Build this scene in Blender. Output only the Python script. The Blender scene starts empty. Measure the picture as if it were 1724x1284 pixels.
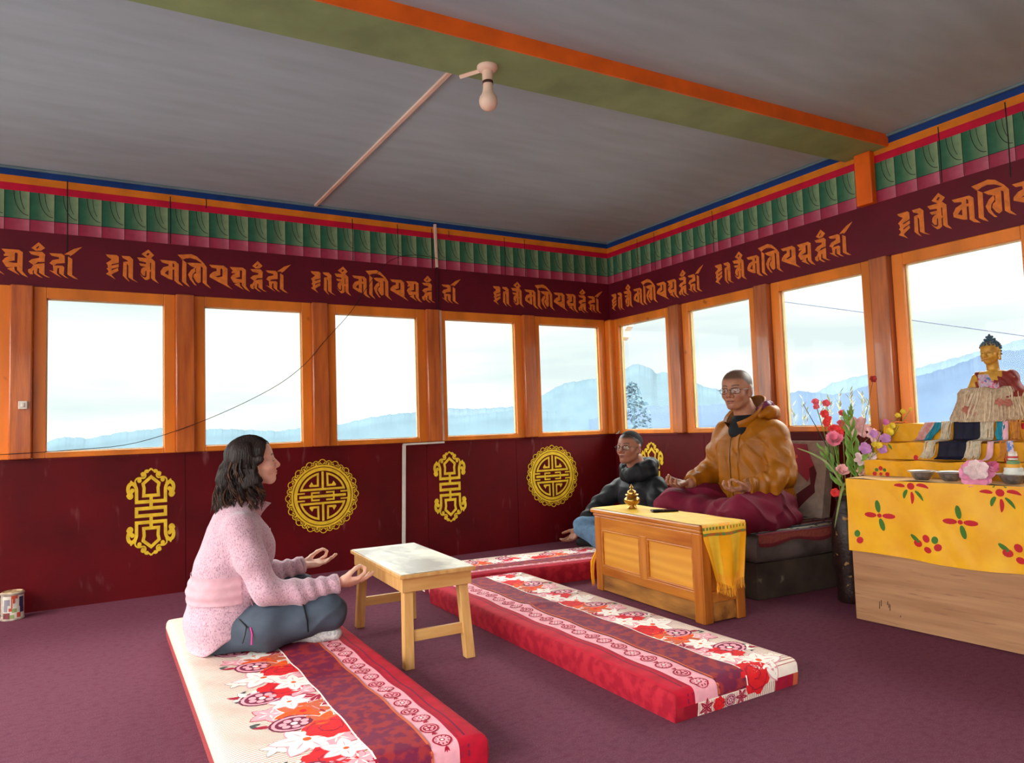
import bpy, math, random
import numpy as np
from mathutils import Vector, Matrix
PI = math.pi
rng = random.Random(7)
sc = bpy.context.scene
COL = sc.collection

# ---------------------------------------------------------------- camera
def cam_axes(yaw, pitch, roll):
    cy, sy, cp, sp = math.cos(yaw), math.sin(yaw), math.cos(pitch), math.sin(pitch)
    fw = np.array([sy*cp, cy*cp, sp]); rt = np.array([cy, -sy, 0.0]); up = np.cross(rt, fw)
    cr, sr = math.cos(roll), math.sin(roll)
    return cr*rt + sr*up, -sr*rt + cr*up, fw
CAM_POS = (-4.069, -5.107, 1.003)
rt, up, fw = cam_axes(0.53113, 0.06265, -0.03282)
cd = bpy.data.cameras.new('camera')
cd.sensor_width = 36.0
cd.lens = 1188.7/1724*36.0
cd.clip_start = 0.05
cd.clip_end = 20000
camo = bpy.data.objects.new('camera', cd)
COL.objects.link(camo)
camo.matrix_world = Matrix([[rt[0], up[0], -fw[0], CAM_POS[0]], [rt[1], up[1], -fw[1], CAM_POS[1]],
                            [rt[2], up[2], -fw[2], CAM_POS[2]], [0, 0, 0, 1]])
sc.camera = camo
sc.view_settings.view_transform = 'Standard'
sc.view_settings.look = 'None'
sc.view_settings.gamma = 1.0
sc.view_settings.use_curve_mapping = False
sc.view_settings.exposure = 0.13
sc.cycles.use_denoising = True
sc.cycles.max_bounces = 10
sc.cycles.diffuse_bounces = 6
sc.cycles.transparent_max_bounces = 24
sc.cycles.caustics_reflective = False
sc.cycles.caustics_refractive = False
sc.cycles.sample_clamp_indirect = 6.0

# ---------------------------------------------------------------- sky: bright overcast, brighter high up and behind the viewer
w = bpy.data.worlds.new('overcast_sky')
sc.world = w
w.use_nodes = True
nt = w.node_tree
nt.nodes.clear()
def N(tree, typ, **kw):
    n = tree.nodes.new(typ)
    for k, v in kw.items():
        setattr(n, k, v)
    return n
def MATH(tree, op, a, b=None, c=None, clamp=False):
    n = N(tree, 'ShaderNodeMath', operation=op, use_clamp=clamp)
    for i, x in enumerate((a, b, c)):
        if x is None: continue
        if isinstance(x, (int, float)): n.inputs[i].default_value = x
        else: tree.links.new(x, n.inputs[i])
    return n.outputs[0]
def RAMP(tree, fac, stops, interp='LINEAR'):
    r = N(tree, 'ShaderNodeValToRGB')
    r.color_ramp.interpolation = interp
    el = r.color_ramp.elements
    while len(el) > 1: el.remove(el[-1])
    el[0].position = stops[0][0]; el[0].color = tuple(stops[0][1]) + (1,)
    for p_, c_ in stops[1:]:
        e = el.new(p_); e.color = tuple(c_) + (1,)
    tree.links.new(fac, r.inputs[0])
    return r.outputs[0]
def MAPR(tree, v, a, b, c, d, smooth=True):
    n = N(tree, 'ShaderNodeMapRange', interpolation_type='SMOOTHSTEP' if smooth else 'LINEAR')
    tree.links.new(v, n.inputs[0])
    for i, x in enumerate((a, b, c, d)): n.inputs[i+1].default_value = x
    return n.outputs[0]
SKY_ZENITH, SKY_BACK = 10.5, 5.8
tc = N(nt, 'ShaderNodeTexCoord')
sep = N(nt, 'ShaderNodeSeparateXYZ')
nt.links.new(tc.outputs['Generated'], sep.inputs[0])
X_, Y_, Z_ = sep.outputs
mp = N(nt, 'ShaderNodeMapping')
mp.inputs['Scale'].default_value = (1.3, 1.3, 9.0)
nt.links.new(tc.outputs['Generated'], mp.inputs[0])
cl = N(nt, 'ShaderNodeTexNoise')
cl.inputs['Scale'].default_value = 1.9; cl.inputs['Detail'].default_value = 4.0; cl.inputs['Roughness'].default_value = 0.45
nt.links.new(mp.outputs[0], cl.inputs['Vector'])
cloud = RAMP(nt, cl.outputs[0], [(0.32, (0.80, 0.90, 0.90)), (0.42, (0.93, 1.01, 0.96)), (0.48, (1.06, 1.08, 1.0)), (0.55, (1.16, 1.16, 1.10)), (0.72, (1.3, 1.3, 1.25))])
lowglow = MAPR(nt, Z_, 0.0, 0.16, 1.0, 0.0)
high = MAPR(nt, Z_, 0.20, 0.42, 1.0, SKY_ZENITH)
bd = MATH(nt, 'ADD', MATH(nt, 'MULTIPLY', X_, -0.96), MATH(nt, 'MULTIPLY', Y_, -0.25))
back = MAPR(nt, bd, 0.25, 0.9, 0.0, SKY_BACK)
amp = MATH(nt, 'ADD', high, back)
ground = MAPR(nt, Z_, -0.09, -0.02, 0.6, 1.0)
amp2 = MATH(nt, 'MULTIPLY', amp, ground)
bg = N(nt, 'ShaderNodeBackground')
nt.links.new(cloud, bg.inputs[0])
nt.links.new(amp2, bg.inputs[1])
wo = N(nt, 'ShaderNodeOutputWorld')
nt.links.new(bg.outputs[0], wo.inputs[0])
w.cycles.sampling_method = 'MANUAL'
w.cycles.sample_map_resolution = 1024

# ---------------------------------------------------------------- materials
def s2l(c):
    return tuple((x/12.92 if x <= 0.04045 else ((x+0.055)/1.055)**2.4) for x in (v/255.0 for v in c))
MATS = {}
def mat(name, col, rough=0.6, var=0.12, scale=8.0, stretch=(1, 1, 1), bump=0.0, bscale=None, metal=0.0, spec=0.3, col2=None, speck=None, sheen=0.0, sheentint=None, coat=0.0, attr=None, wave=None, detail=4.0, sss=0.0, contrast=(0.3, 0.7)):
    """procedural paint / cloth / wood: base colour mixed by object-space noise, optional fine bump"""
    if name in MATS: return MATS[name]
    m = bpy.data.materials.new(name); m.use_nodes = True
    t = m.node_tree; t.nodes.clear()
    out = N(t, 'ShaderNodeOutputMaterial'); b = N(t, 'ShaderNodeBsdfPrincipled')
    t.links.new(b.outputs[0], out.inputs[0])
    b.inputs['Roughness'].default_value = rough; b.inputs['Metallic'].default_value = metal
    b.inputs['Specular IOR Level'].default_value = spec
    b.inputs['Sheen Weight'].default_value = sheen
    b.inputs['Coat Weight'].default_value = coat
    if sheentint: b.inputs['Sheen Tint'].default_value = s2l(sheentint)+(1,)
    if sss:
        b.inputs['Subsurface Weight'].default_value = sss
        b.inputs['Subsurface Radius'].default_value = (0.012, 0.005, 0.003)
    tcn = N(t, 'ShaderNodeTexCoord'); mpn = N(t, 'ShaderNodeMapping')
    mpn.inputs['Scale'].default_value = stretch
    t.links.new(tcn.outputs['Object'], mpn.inputs[0])
    no = N(t, 'ShaderNodeTexNoise'); no.inputs['Scale'].default_value = scale; no.inputs['Detail'].default_value = detail
    t.links.new(mpn.outputs[0], no.inputs['Vector'])
    c1 = s2l(col); c2 = s2l(col2) if col2 else tuple(x*(1-2*var) for x in c1)
    c1b = c1 if col2 else tuple(min(1, x*(1+var)) for x in c1)
    src = no.outputs[0]
    if wave:
        wv = N(t, 'ShaderNodeTexWave', wave_type=wave[0], bands_direction=wave[1])
        wv.inputs['Scale'].default_value = wave[2]; wv.inputs['Distortion'].default_value = wave[3]
        wv.inputs['Detail'].default_value = 2.0; wv.inputs['Detail Scale'].default_value = 1.2
        t.links.new(mpn.outputs[0], wv.inputs['Vector'])
        src = MATH(t, 'ADD', MATH(t, 'MULTIPLY', wv.outputs[1] if len(wv.outputs) > 1 else wv.outputs[0], 0.5), MATH(t, 'MULTIPLY', no.outputs[0], 0.5))
    colr = RAMP(t, src, [(contrast[0], c2), (contrast[1], c1b)])
    if attr:
        a = N(t, 'ShaderNodeAttribute', attribute_name=attr)
        mx = N(t, 'ShaderNodeMix', data_type='RGBA', blend_type='MULTIPLY')
        mx.inputs[0].default_value = 1.0
        g = RAMP(t, src, [(contrast[0], (1-2*var,)*3), (contrast[1], (1+var,)*3)])
        t.links.new(a.outputs['Color'], mx.inputs[6]); t.links.new(g, mx.inputs[7])
        colr = mx.outputs[2]
    if speck:
        n2 = N(t, 'ShaderNodeTexNoise'); n2.inputs['Scale'].default_value = speck[1]; n2.inputs['Detail'].default_value = 2.0
        mp2 = N(t, 'ShaderNodeMapping'); mp2.inputs['Scale'].default_value = speck[4] if len(speck) > 4 else (1, 1, 1)
        t.links.new(tcn.outputs['Object'], mp2.inputs[0]); t.links.new(mp2.outputs[0], n2.inputs['Vector'])
        f = MAPR(t, n2.outputs[0], speck[2], speck[3], 0.0, 1.0)
        mx2 = N(t, 'ShaderNodeMix', data_type='RGBA')
        t.links.new(f, mx2.inputs[0]); t.links.new(colr, mx2.inputs[6])
        mx2.inputs[7].default_value = s2l(speck[0]) + (1,)
        colr = mx2.outputs[2]
    t.links.new(colr, b.inputs['Base Color'])
    if bump:
        n3 = N(t, 'ShaderNodeTexNoise'); n3.inputs['Scale'].default_value = bscale or scale*6; n3.inputs['Detail'].default_value = 3.0
        t.links.new(mpn.outputs[0], n3.inputs['Vector'])
        bp = N(t, 'ShaderNodeBump'); bp.inputs['Strength'].default_value = bump; bp.inputs['Distance'].default_value = 0.004
        t.links.new(n3.outputs[0], bp.inputs['Height']); t.links.new(bp.outputs[0], b.inputs['Normal'])
    MATS[name] = m
    return m
def glass_mat():
    m = bpy.data.materials.new('window_glass'); m.use_nodes = True
    t = m.node_tree; t.nodes.clear()
    out = N(t, 'ShaderNodeOutputMaterial'); tr = N(t, 'ShaderNodeBsdfTransparent'); gl = N(t, 'ShaderNodeBsdfGlossy')
    tr.inputs[0].default_value = (0.965, 0.985, 0.98, 1); gl.inputs[1].default_value = 0.02
    lw = N(t, 'ShaderNodeFresnel'); lw.inputs[0].default_value = 1.16
    mx = N(t, 'ShaderNodeMixShader')
    t.links.new(lw.outputs[0], mx.inputs[0]); t.links.new(tr.outputs[0], mx.inputs[1]); t.links.new(gl.outputs[0], mx.inputs[2])
    t.links.new(mx.outputs[0], out.inputs[0])
    MATS['glass'] = m
    return m
GLASS = glass_mat()

# ---------------------------------------------------------------- geometry helpers
class G:
    """collects polygons; several G shapes become ONE mesh object"""
    def __init__(s): s.v = []; s.f = []; s.m = []
    def add(s, vs, fs, m=0):
        o = len(s.v); s.v.extend([tuple(map(float, q)) for q in vs]); s.f.extend([tuple(i+o for i in f) for f in fs]); s.m.extend([m]*len(fs)); return s
    def box(s, lo, hi, m=0, rot=0.0, piv=None):
        x0, y0, z0 = lo; x1, y1, z1 = hi
        vs = [(x, y, z) for z in (z0, z1) for y in (y0, y1) for x in (x0, x1)]
        if rot:
            px, py = piv or ((x0+x1)/2, (y0+y1)/2); c, d = math.cos(rot), math.sin(rot)
            vs = [(px+(x-px)*c-(y-py)*d, py+(x-px)*d+(y-py)*c, z) for x, y, z in vs]
        return s.add(vs, [(0, 2, 3, 1), (4, 5, 7, 6), (0, 1, 5, 4), (2, 6, 7, 3), (0, 4, 6, 2), (1, 3, 7, 5)], m)
    def hexa(s, bot, top, m=0):
        return s.add(list(bot)+list(top), [(3, 2, 1, 0), (4, 5, 6, 7), (0, 1, 5, 4), (1, 2, 6, 5), (2, 3, 7, 6), (3, 0, 4, 7)], m)
    def loft(s, rings, m=0, cap=True, closed=False):
        n = len(rings[0]); vs = [q for r in rings for q in r]; fs = []
        R_ = len(rings)
        for i in range(R_ if closed else R_-1):
            j = (i+1) % R_
            for k in range(n):
                fs.append((i*n+k, i*n+(k+1) % n, j*n+(k+1) % n, j*n+k))
        if cap and not closed:
            fs.append(tuple(range(n))[::-1]); fs.append(tuple((R_-1)*n+k for k in range(n)))
        return s.add(vs, fs, m)
    def lathe(s, prof, c=(0, 0, 0), n=32, m=0, cap=True):
        return s.loft([[(c[0]+r*math.cos(2*PI*k/n), c[1]+r*math.sin(2*PI*k/n), c[2]+z) for k in range(n)] for r, z in prof], m, cap)
    def tube(s, path, r, n=8, m=0, cap=True, flat=None):
        P = [np.array(q, float) for q in path]; rings = []; L = len(P)
        nrm = None
        for i in range(L):
            t = P[min(i+1, L-1)]-P[max(i-1, 0)]; t = t/(np.linalg.norm(t)+1e-12)
            if nrm is None:
                a = np.array([0, 0, 1.0]) if abs(t[2]) < 0.9 else np.array([1.0, 0, 0]); nrm = np.cross(t, a)
            nrm = nrm-t*np.dot(nrm, t); nrm /= np.linalg.norm(nrm)+1e-12; bi = np.cross(t, nrm)
            rr = r[i] if hasattr(r, '__len__') else r
            fl = flat or 1.0
            rings.append([tuple(P[i]+rr*(math.cos(2*PI*k/n)*nrm+fl*math.sin(2*PI*k/n)*bi)) for k in range(n)])
        return s.loft(rings, m, cap)
    def ball(s, c, r, n=12, m=0, rot=None):
        if not hasattr(r, '__len__'): r = (r, r, r)
        rings = []; k2 = max(6, n//2+2)
        vs = []; fs = []
        for i in range(1, k2):
            th = PI*i/k2
            for k in range(n):
                q = np.array([r[0]*math.sin(th)*math.cos(2*PI*k/n), r[1]*math.sin(th)*math.sin(2*PI*k/n), r[2]*math.cos(th)])
                vs.append(q)
        vs.append(np.array([0, 0, r[2]])); vs.append(np.array([0, 0, -r[2]]))
        for i in range(k2-2):
            for k in range(n): fs.append((i*n+k, (i+1)*n+k, (i+1)*n+(k+1) % n, i*n+(k+1) % n))
        T, B = len(vs)-2, len(vs)-1
        for k in range(n):
            fs.append((T, k, (k+1) % n)); fs.append((B, (k2-2)*n+(k+1) % n, (k2-2)*n+k))
        if rot is not None: vs = [rot @ q for q in vs]
        return s.add([np.array(c)+q for q in vs], fs, m)
    def grid(s, fn, nu, nv, m=0, mfn=None):
        vs = [fn(i/nu, j/nv) for j in range(nv+1) for i in range(nu+1)]
        o = len(s.v); s.v.extend([tuple(map(float, q)) for q in vs])
        for j in range(nv):
            for i in range(nu):
                a = o+j*(nu+1)+i
                s.f.append((a, a+1, a+nu+2, a+nu+1)); s.m.append(mfn((i+.5)/nu, (j+.5)/nv) if mfn else m)
        return s
    def xf(s, M_):
        s.v = [tuple((M_ @ Vector(q))[:]) for q in s.v]; return s

def stroke2d(pts, wd, closed=False):
    """mitred flat strip along a 2-D polyline -> list of quads"""
    P = [np.array(q, float) for q in pts]; n = len(P); L = []; R_ = []
    for i in range(n):
        a = P[i-1] if (i > 0 or closed) else P[i]; c = P[(i+1) % n] if (i < n-1 or closed) else P[i]
        d1 = P[i]-a; d2 = c-P[i]
        d1 = d1/(np.linalg.norm(d1) or 1); d2 = d2/(np.linalg.norm(d2) or 1)
        if not d1.any(): d1 = d2
        if not d2.any(): d2 = d1
        n1 = np.array([-d1[1], d1[0]]); n2 = np.array([-d2[1], d2[0]]); mm = n1+n2
        if np.linalg.norm(mm) < 1e-6: mm = n1
        mm /= np.linalg.norm(mm); k = 1/max(0.4, float(np.dot(mm, n1)))
        ww = (wd[i] if hasattr(wd, '__len__') else wd)/2
        L.append(P[i]+mm*ww*k); R_.append(P[i]-mm*ww*k)
    out = []
    for i in range(n if closed else n-1):
        j = (i+1) % n; out.append([R_[i], R_[j], L[j], L[i]])
    return out
def disc2d(c, r, n=14, ry=None):
    return [np.array([c[0]+r*math.cos(2*PI*k/n), c[1]+(ry or r)*math.sin(2*PI*k/n)]) for k in range(n)]
def spline(pts, n=6):
    """Catmull-Rom through points"""
    P = [np.array(q, float) for q in pts]; out = []
    for i in range(len(P)-1):
        p0, p1, p2, p3 = P[max(i-1, 0)], P[i], P[i+1], P[min(i+2, len(P)-1)]
        for k in range(n):
            t = k/n
            out.append(0.5*((2*p1)+(-p0+p2)*t+(2*p0-5*p1+4*p2-p3)*t*t+(-p0+3*p1-3*p2+p3)*t**3))
    out.append(P[-1]); return out

LOC = {}
def thing(name, label, cat, loc=(0, 0, 0), group=None):
    o = bpy.data.objects.new(name, None); o.empty_display_size = 0.05
    COL.objects.link(o); o.location = loc; o['label'] = label; o['category'] = cat
    if group: o['group'] = group
    LOC[o.name] = tuple(loc)
    return o
def root_loc(p):
    while p.parent: p = p.parent
    return LOC.get(p.name, (0, 0, 0))
def obj(name, g, mats, parent=None, smooth=True, bevel=0.0, angle=38, world=True, col=None, bseg=2, label=None):
    """link a G as one mesh object; vertices are in world space, shifted to the parent's base"""
    me = bpy.data.meshes.new(name)
    v = np.array(g.v, dtype=float)
    if parent is not None and world: v = v-np.array(root_loc(parent))
    me.from_pydata(v.tolist(), [], g.f)
    if not isinstance(mats, (list, tuple)): mats = [mats]
    for m in mats: me.materials.append(m)
    if len(mats) > 1: me.polygons.foreach_set('material_index', np.array(g.m, dtype=np.int32))
    if smooth:
        me.polygons.foreach_set('use_smooth', np.ones(len(me.polygons), dtype=bool))
        me.update()
        if angle < 180: me.set_sharp_from_angle(angle=math.radians(angle))
    if col is not None:
        ca = me.color_attributes.new('Col', 'FLOAT_COLOR', 'POINT')
        c4 = np.ones((len(v), 4), dtype=np.float32); c4[:, :3] = col
        ca.data.foreach_set('color', c4.ravel())
    me.update()
    o = bpy.data.objects.new(name, me); COL.objects.link(o)
    if parent is not None: o.parent = parent
    if bevel:
        b = o.modifiers.new('bevel', 'BEVEL'); b.width = bevel; b.segments = bseg; b.limit_method = 'ANGLE'; b.angle_limit = math.radians(40)
        b.harden_normals = False
    if label: o['label'] = label
    return o
def tag(o, label, cat, group=None, kind=None):
    o['label'] = label; o['category'] = cat
    if group: o['group'] = group
    if kind: o['kind'] = kind
    return o
def struct(o):
    o['kind'] = 'structure'; return o
def copy_tree(o, parent=None):
    c = o.copy(); COL.objects.link(c)
    if parent is not None: c.parent = parent
    for ch in list(o.children): copy_tree(ch, c)
    return c
# ================================================================ THE ROOM
ZC, ZB, ZO, ZR, ZG, ZP, ZM = 2.667, 2.613, 2.567, 2.521, 2.351, 2.279, 1.941
ZS, ZT, ZBOT = 0.9, 1.873, 0.936
XL, YF = -6.3, -6.7
M_maroon = mat('maroon_paint', (96, 5, 15), 0.45, 0.16, 3.0, bump=0.12, bscale=40, spec=0.22, speck=((124, 62, 66), 7.0, 0.64, 0.80, (2, 2, .6)))
M_friezemar = mat('frieze_maroon_paint', (100, 12, 34), 0.5, 0.1, 5.0, bump=0.1, bscale=60)
M_orange = mat('orange_gloss_paint', (238, 134, 42), 0.28, 0.14, 5.0, stretch=(1, 1, 0.25), bump=0.12, bscale=30, spec=0.5, speck=((150, 66, 26), 7.0, 0.68, 0.8))
M_post = mat('worn_brown_orange_paint', (214, 116, 48), 0.22, 0.2, 9.0, coat=0.25, stretch=(3, 3, 0.3), bump=0.18, bscale=40, spec=0.5, col2=(170, 84, 44))
M_postr = mat('worn_brown_varnish', (204, 118, 66), 0.22, 0.2, 9.0, coat=0.3, stretch=(3, 3, 0.3), bump=0.25, bscale=40, spec=0.5, col2=(156, 88, 58))
M_bandblue = mat('frieze_blue_paint', (22, 62, 132), 0.5, 0.1)
M_bandorange = mat('frieze_orange_paint', (232, 132, 30), 0.5, 0.1)
M_bandred = mat('frieze_red_paint', (205, 14, 58), 0.5, 0.1)
M_tile = mat('frieze_painted_blocks', (255, 255, 255), 0.55, 0.08, 20.0, attr='Col')
M_black = mat('painted_dark_line', (28, 30, 26), 0.6, 0.1)
M_letter = mat('ochre_lettering_paint', (232, 128, 50), 0.5, 0.1, 30)
M_gold = mat('gold_yellow_paint', (248, 204, 52), 0.45, 0.12, 18)
M_ceil = mat('grey_blue_ceiling_paint', (170, 192, 204), 0.5, 0.05, 2.2, stretch=(1.0, 5.0, 1), bump=0.05, bscale=25, spec=0.35, detail=7)
M_cove = mat('ceiling_edge_paint', (112, 138, 146), 0.5, 0.1)
M_carpet = mat('purple_carpet', (99, 62, 77), 0.95, 0.22, 220.0, bump=1.0, bscale=380, spec=0.1, speck=((82, 46, 63), 34.0, 0.4, 0.8, (1, 1.4, 1)), sheen=0.5, sheentint=(150, 62, 84))
M_beamgreen = mat('beam_green_paint', (140, 164, 112), 0.5, 0.1, 6)
M_beamorange = mat('beam_orange_paint', (246, 108, 24), 0.45, 0.1, 6)
M_white = mat('white_plastic', (226, 220, 208), 0.4, 0.06)
M_pinkplastic = mat('aged_pinkish_plastic', (240, 206, 186), 0.4, 0.05)
M_putty = mat('cream_putty', (232, 214, 160), 0.6, 0.1)
M_conc = mat('outer_wall', (170, 168, 160), 0.9, 0.1)

g = G().box((XL-0.2, YF-0.2, -0.12), (0.15, 0.15, 0.0)); struct(obj('floor', g, M_carpet, smooth=False))
g = G().box((XL-0.2, YF-0.2, ZC), (0.15, 0.15, ZC+0.12)); o_ceil = struct(obj('ceiling', g, M_ceil, smooth=False))
g = G()
g.box((XL, -0.018, ZC-0.016), (0, 0, ZC)).box((-0.018, YF, ZC-0.016), (0, 0, ZC))
struct(obj('trim_1', g, M_cove, smooth=False, bevel=0.005))

def to_back(u, v, off): return (u, -off, v)          # back wall: u = X, v = Z
def to_right(u, v, off): return (-off, -u, v)        # right wall: u = distance from corner

# wainscot panelling: boards with fine joints
def wainscot(name, u0, u1, joints, mp_):
    gg = G()
    cuts = sorted([u0]+[j for j in joints if u0 < j < u1]+[u1])
    for a, b in zip(cuts[:-1], cuts[1:]):
        q = [mp_(a+0.0015, 0, 0), mp_(b-0.0015, ZS-0.012, -0.03)]
        lo = [min(q[0][i], q[1][i]) for i in range(3)]; hi = [max(q[0][i], q[1][i]) for i in range(3)]
        gg.box(lo, hi, 0)
    q = [mp_(u0-(0.1 if u0 == 0 else 0), 0, -0.006), mp_(u1+(0.1 if u1 == 0 else 0), ZS-0.004, -0.10)]
    gg.box([min(q[0][i], q[1][i]) for i in range(3)], [max(q[0][i], q[1][i]) for i in range(3)], 1)
    q = [mp_(u0, ZS-0.014, 0.006), mp_(u1, ZS, -0.10)]
    gg.box([min(q[0][i], q[1][i]) for i in range(3)], [max(q[0][i], q[1][i]) for i in range(3)], 0)
    return struct(obj(name, gg, [M_maroon, M_black], smooth=False))
wall_back = wainscot('wall_back', XL, 0.0, [-5.1, -3.575, -1.86, -1.05], to_back)
wall_right = wainscot('wall_right', 0.0, -YF, [1.1, 2.35, 3.6, 4.8], to_right)

# painted emblems on the wainscot
def emblem_long():
    """long scrolled emblem, unit coords: traced centre lines"""
    polys = []; W_ = 95
    def st(p, wd=W_, cl=False): polys.extend(stroke2d(p, wd, cl))
    st([(-400, 97), (400, 97), (400, -97), (-400, -97)], W_, True)
    for s in (1, -1):
        F = lambda pts: [(x, s*y) for x, y in pts]
        st(F([(0, 90), (0, 445)]))
        st(F([(0, 945), (222, 765), (192, 640), (205, 440), (-205, 440), (-192, 640), (-222, 765)]), 88, True)
        for m in (1, -1):
            H = lambda pts: [(m*x, s*y) for x, y in pts]
            st(H([(0, 278), (400, 278), (400, 560)]))
            sp = spline(H([(400, 540), (408, 640), (450, 735), (525, 785), (600, 745), (630, 650), (615, 560), (575, 490)]), 6)
            st(sp, [W_]*12+[W_+8]*(len(sp)-12))
            polys.append(disc2d(H([(515, 600)])[0], 62)); polys.append(disc2d(H([(575, 450)])[0], 88)); polys.append(disc2d(H([(625, 465)])[0], 52))
            polys.append(disc2d(H([(560, 540)])[0], 60))
            st(H([(-30, 1182), (0, 1172), (62, 1112)])[1:], 46)
            polys.append(disc2d(H([(112, 1100)])[0], 52))
            st(spline(H([(112, 1130), (162, 1112), (168, 1060), (150, 1000), (165, 945), (215, 918), (290, 930), (370, 925), (425, 880), (440, 820), (415, 750)]), 5), 44)
            polys.append(disc2d(H([(225, 1010)])[0], 58)); st(spline(H([(168, 1050), (205, 1066), (250, 1058), (275, 1020)]), 4), 46)
            polys.append(disc2d(H([(322, 858)])[0], 62)); st(spline(H([(300, 880), (280, 920)]), 2), 50)
            st(H([(480, 790), (520, 822), (565, 860)]), [14, 44, 52])
    return [[(x*0.000206, y*0.000234) for x, y in p] for p in polys]
def emblem_round():
    polys = []
    def st(p, wd=0.06, cl=False): polys.extend(stroke2d(p, wd, cl))
    def arc(r, a0, a1, n): return [(r*math.cos(math.radians(a0+(a1-a0)*k/n)), r*math.sin(math.radians(a0+(a1-a0)*k/n))) for k in range(n+1)]
    st(arc(0.735, 0, 360, 96)[:-1], 0.088, True)
    st(arc(0.825, 0, 360, 96)[:-1], 0.05, True)
    for s in (1, -1):
        st([(0, 0.19*s), (0, 0.67*s)], 0.062)
        ar = arc(0.62, 17, 78, 14)
        for m in (1, -1):
            F = lambda pts: [(m*x, s*y) for x, y in pts]
            st(F([(0, 0.19), (0.595, 0.19)]), 0.06)
            st(F([(0.58, 0.165)]+ar+[(0.135, 0.29), (0.36, 0.29)]), 0.056)
            polys.append(F([(0.25, 0.31), (0.38, 0.29), (0.30, 0.40)]))
            st(F([(0.73, 0.1), (0.49, 0.1)]), 0.042)
            st(F([(0.3, 0), (0.3, 0.1), (0.09, 0.1)]), 0.045)
    st([(-0.64, 0), (0.64, 0)], 0.07)
    for k in range(16):
        b = 90+22.5*k
        def pol(pts): return [(r*math.cos(math.radians(b+a)), r*math.sin(math.radians(b+a))) for a, r in pts]
        st(pol([(-6.8, 0.86), (-7.6, 0.91), (-6.2, 0.945), (-4.4, 0.955), (-3.2, 0.985), (0, 1.0), (3.2, 0.985), (4.4, 0.955), (6.2, 0.945), (7.6, 0.91), (6.8, 0.86)]), 0.021)
        for m in (1, -1):
            st(pol([(m*0.6, 0.865), (m*2.4, 0.89), (m*4.0, 0.915), (m*5.0, 0.885), (m*3.9, 0.873)]), 0.02)
        st(pol([(7.2, 0.93), (9.0, 0.962), (11.25, 0.972), (13.5, 0.962), (15.3, 0.93)]), 0.02)
        st(pol([(11.25, 0.85), (11.25, 0.9)]), [0.07, 0.03]); st(pol([(9.4, 0.925), (11.25, 0.905), (13.1, 0.925)]), 0.02)
    return [[(x*0.262, y*0.262) for x, y in p] for p in polys]
def ccw(p):
    ar = sum(p[i-1][0]*p[i][1]-p[i][0]*p[i-1][1] for i in range(len(p)))
    return list(p) if ar > 0 else list(p)[::-1]
EL, ER = emblem_long(), emblem_round()
def paint(name, polys, mp_, u, v, wall, m_, off=0.0012, flip=False, sx=1.0):
    gg = G()
    for i, p in enumerate(polys):
        p = ccw(p)
        gg.add([mp_(u+q[0]*sx, v+q[1], off+i*4e-6) for q in p], [tuple(range(len(p)))])
    return obj(name, gg, m_, wall, smooth=False)
for u, pl, v in ((-3.775, EL, 0.532), (-2.675, ER, 0.545), (-1.668, EL, 0.541), (-0.695, ER, 0.563), (-4.83, ER, 0.54)):
    paint('painted_emblem', pl, to_back, u, v, wall_back, M_gold)
for u, pl in ((0.49, EL), (1.45, ER)):
    paint('painted_emblem', pl, to_right, u, 0.55, wall_right, M_gold)

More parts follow.
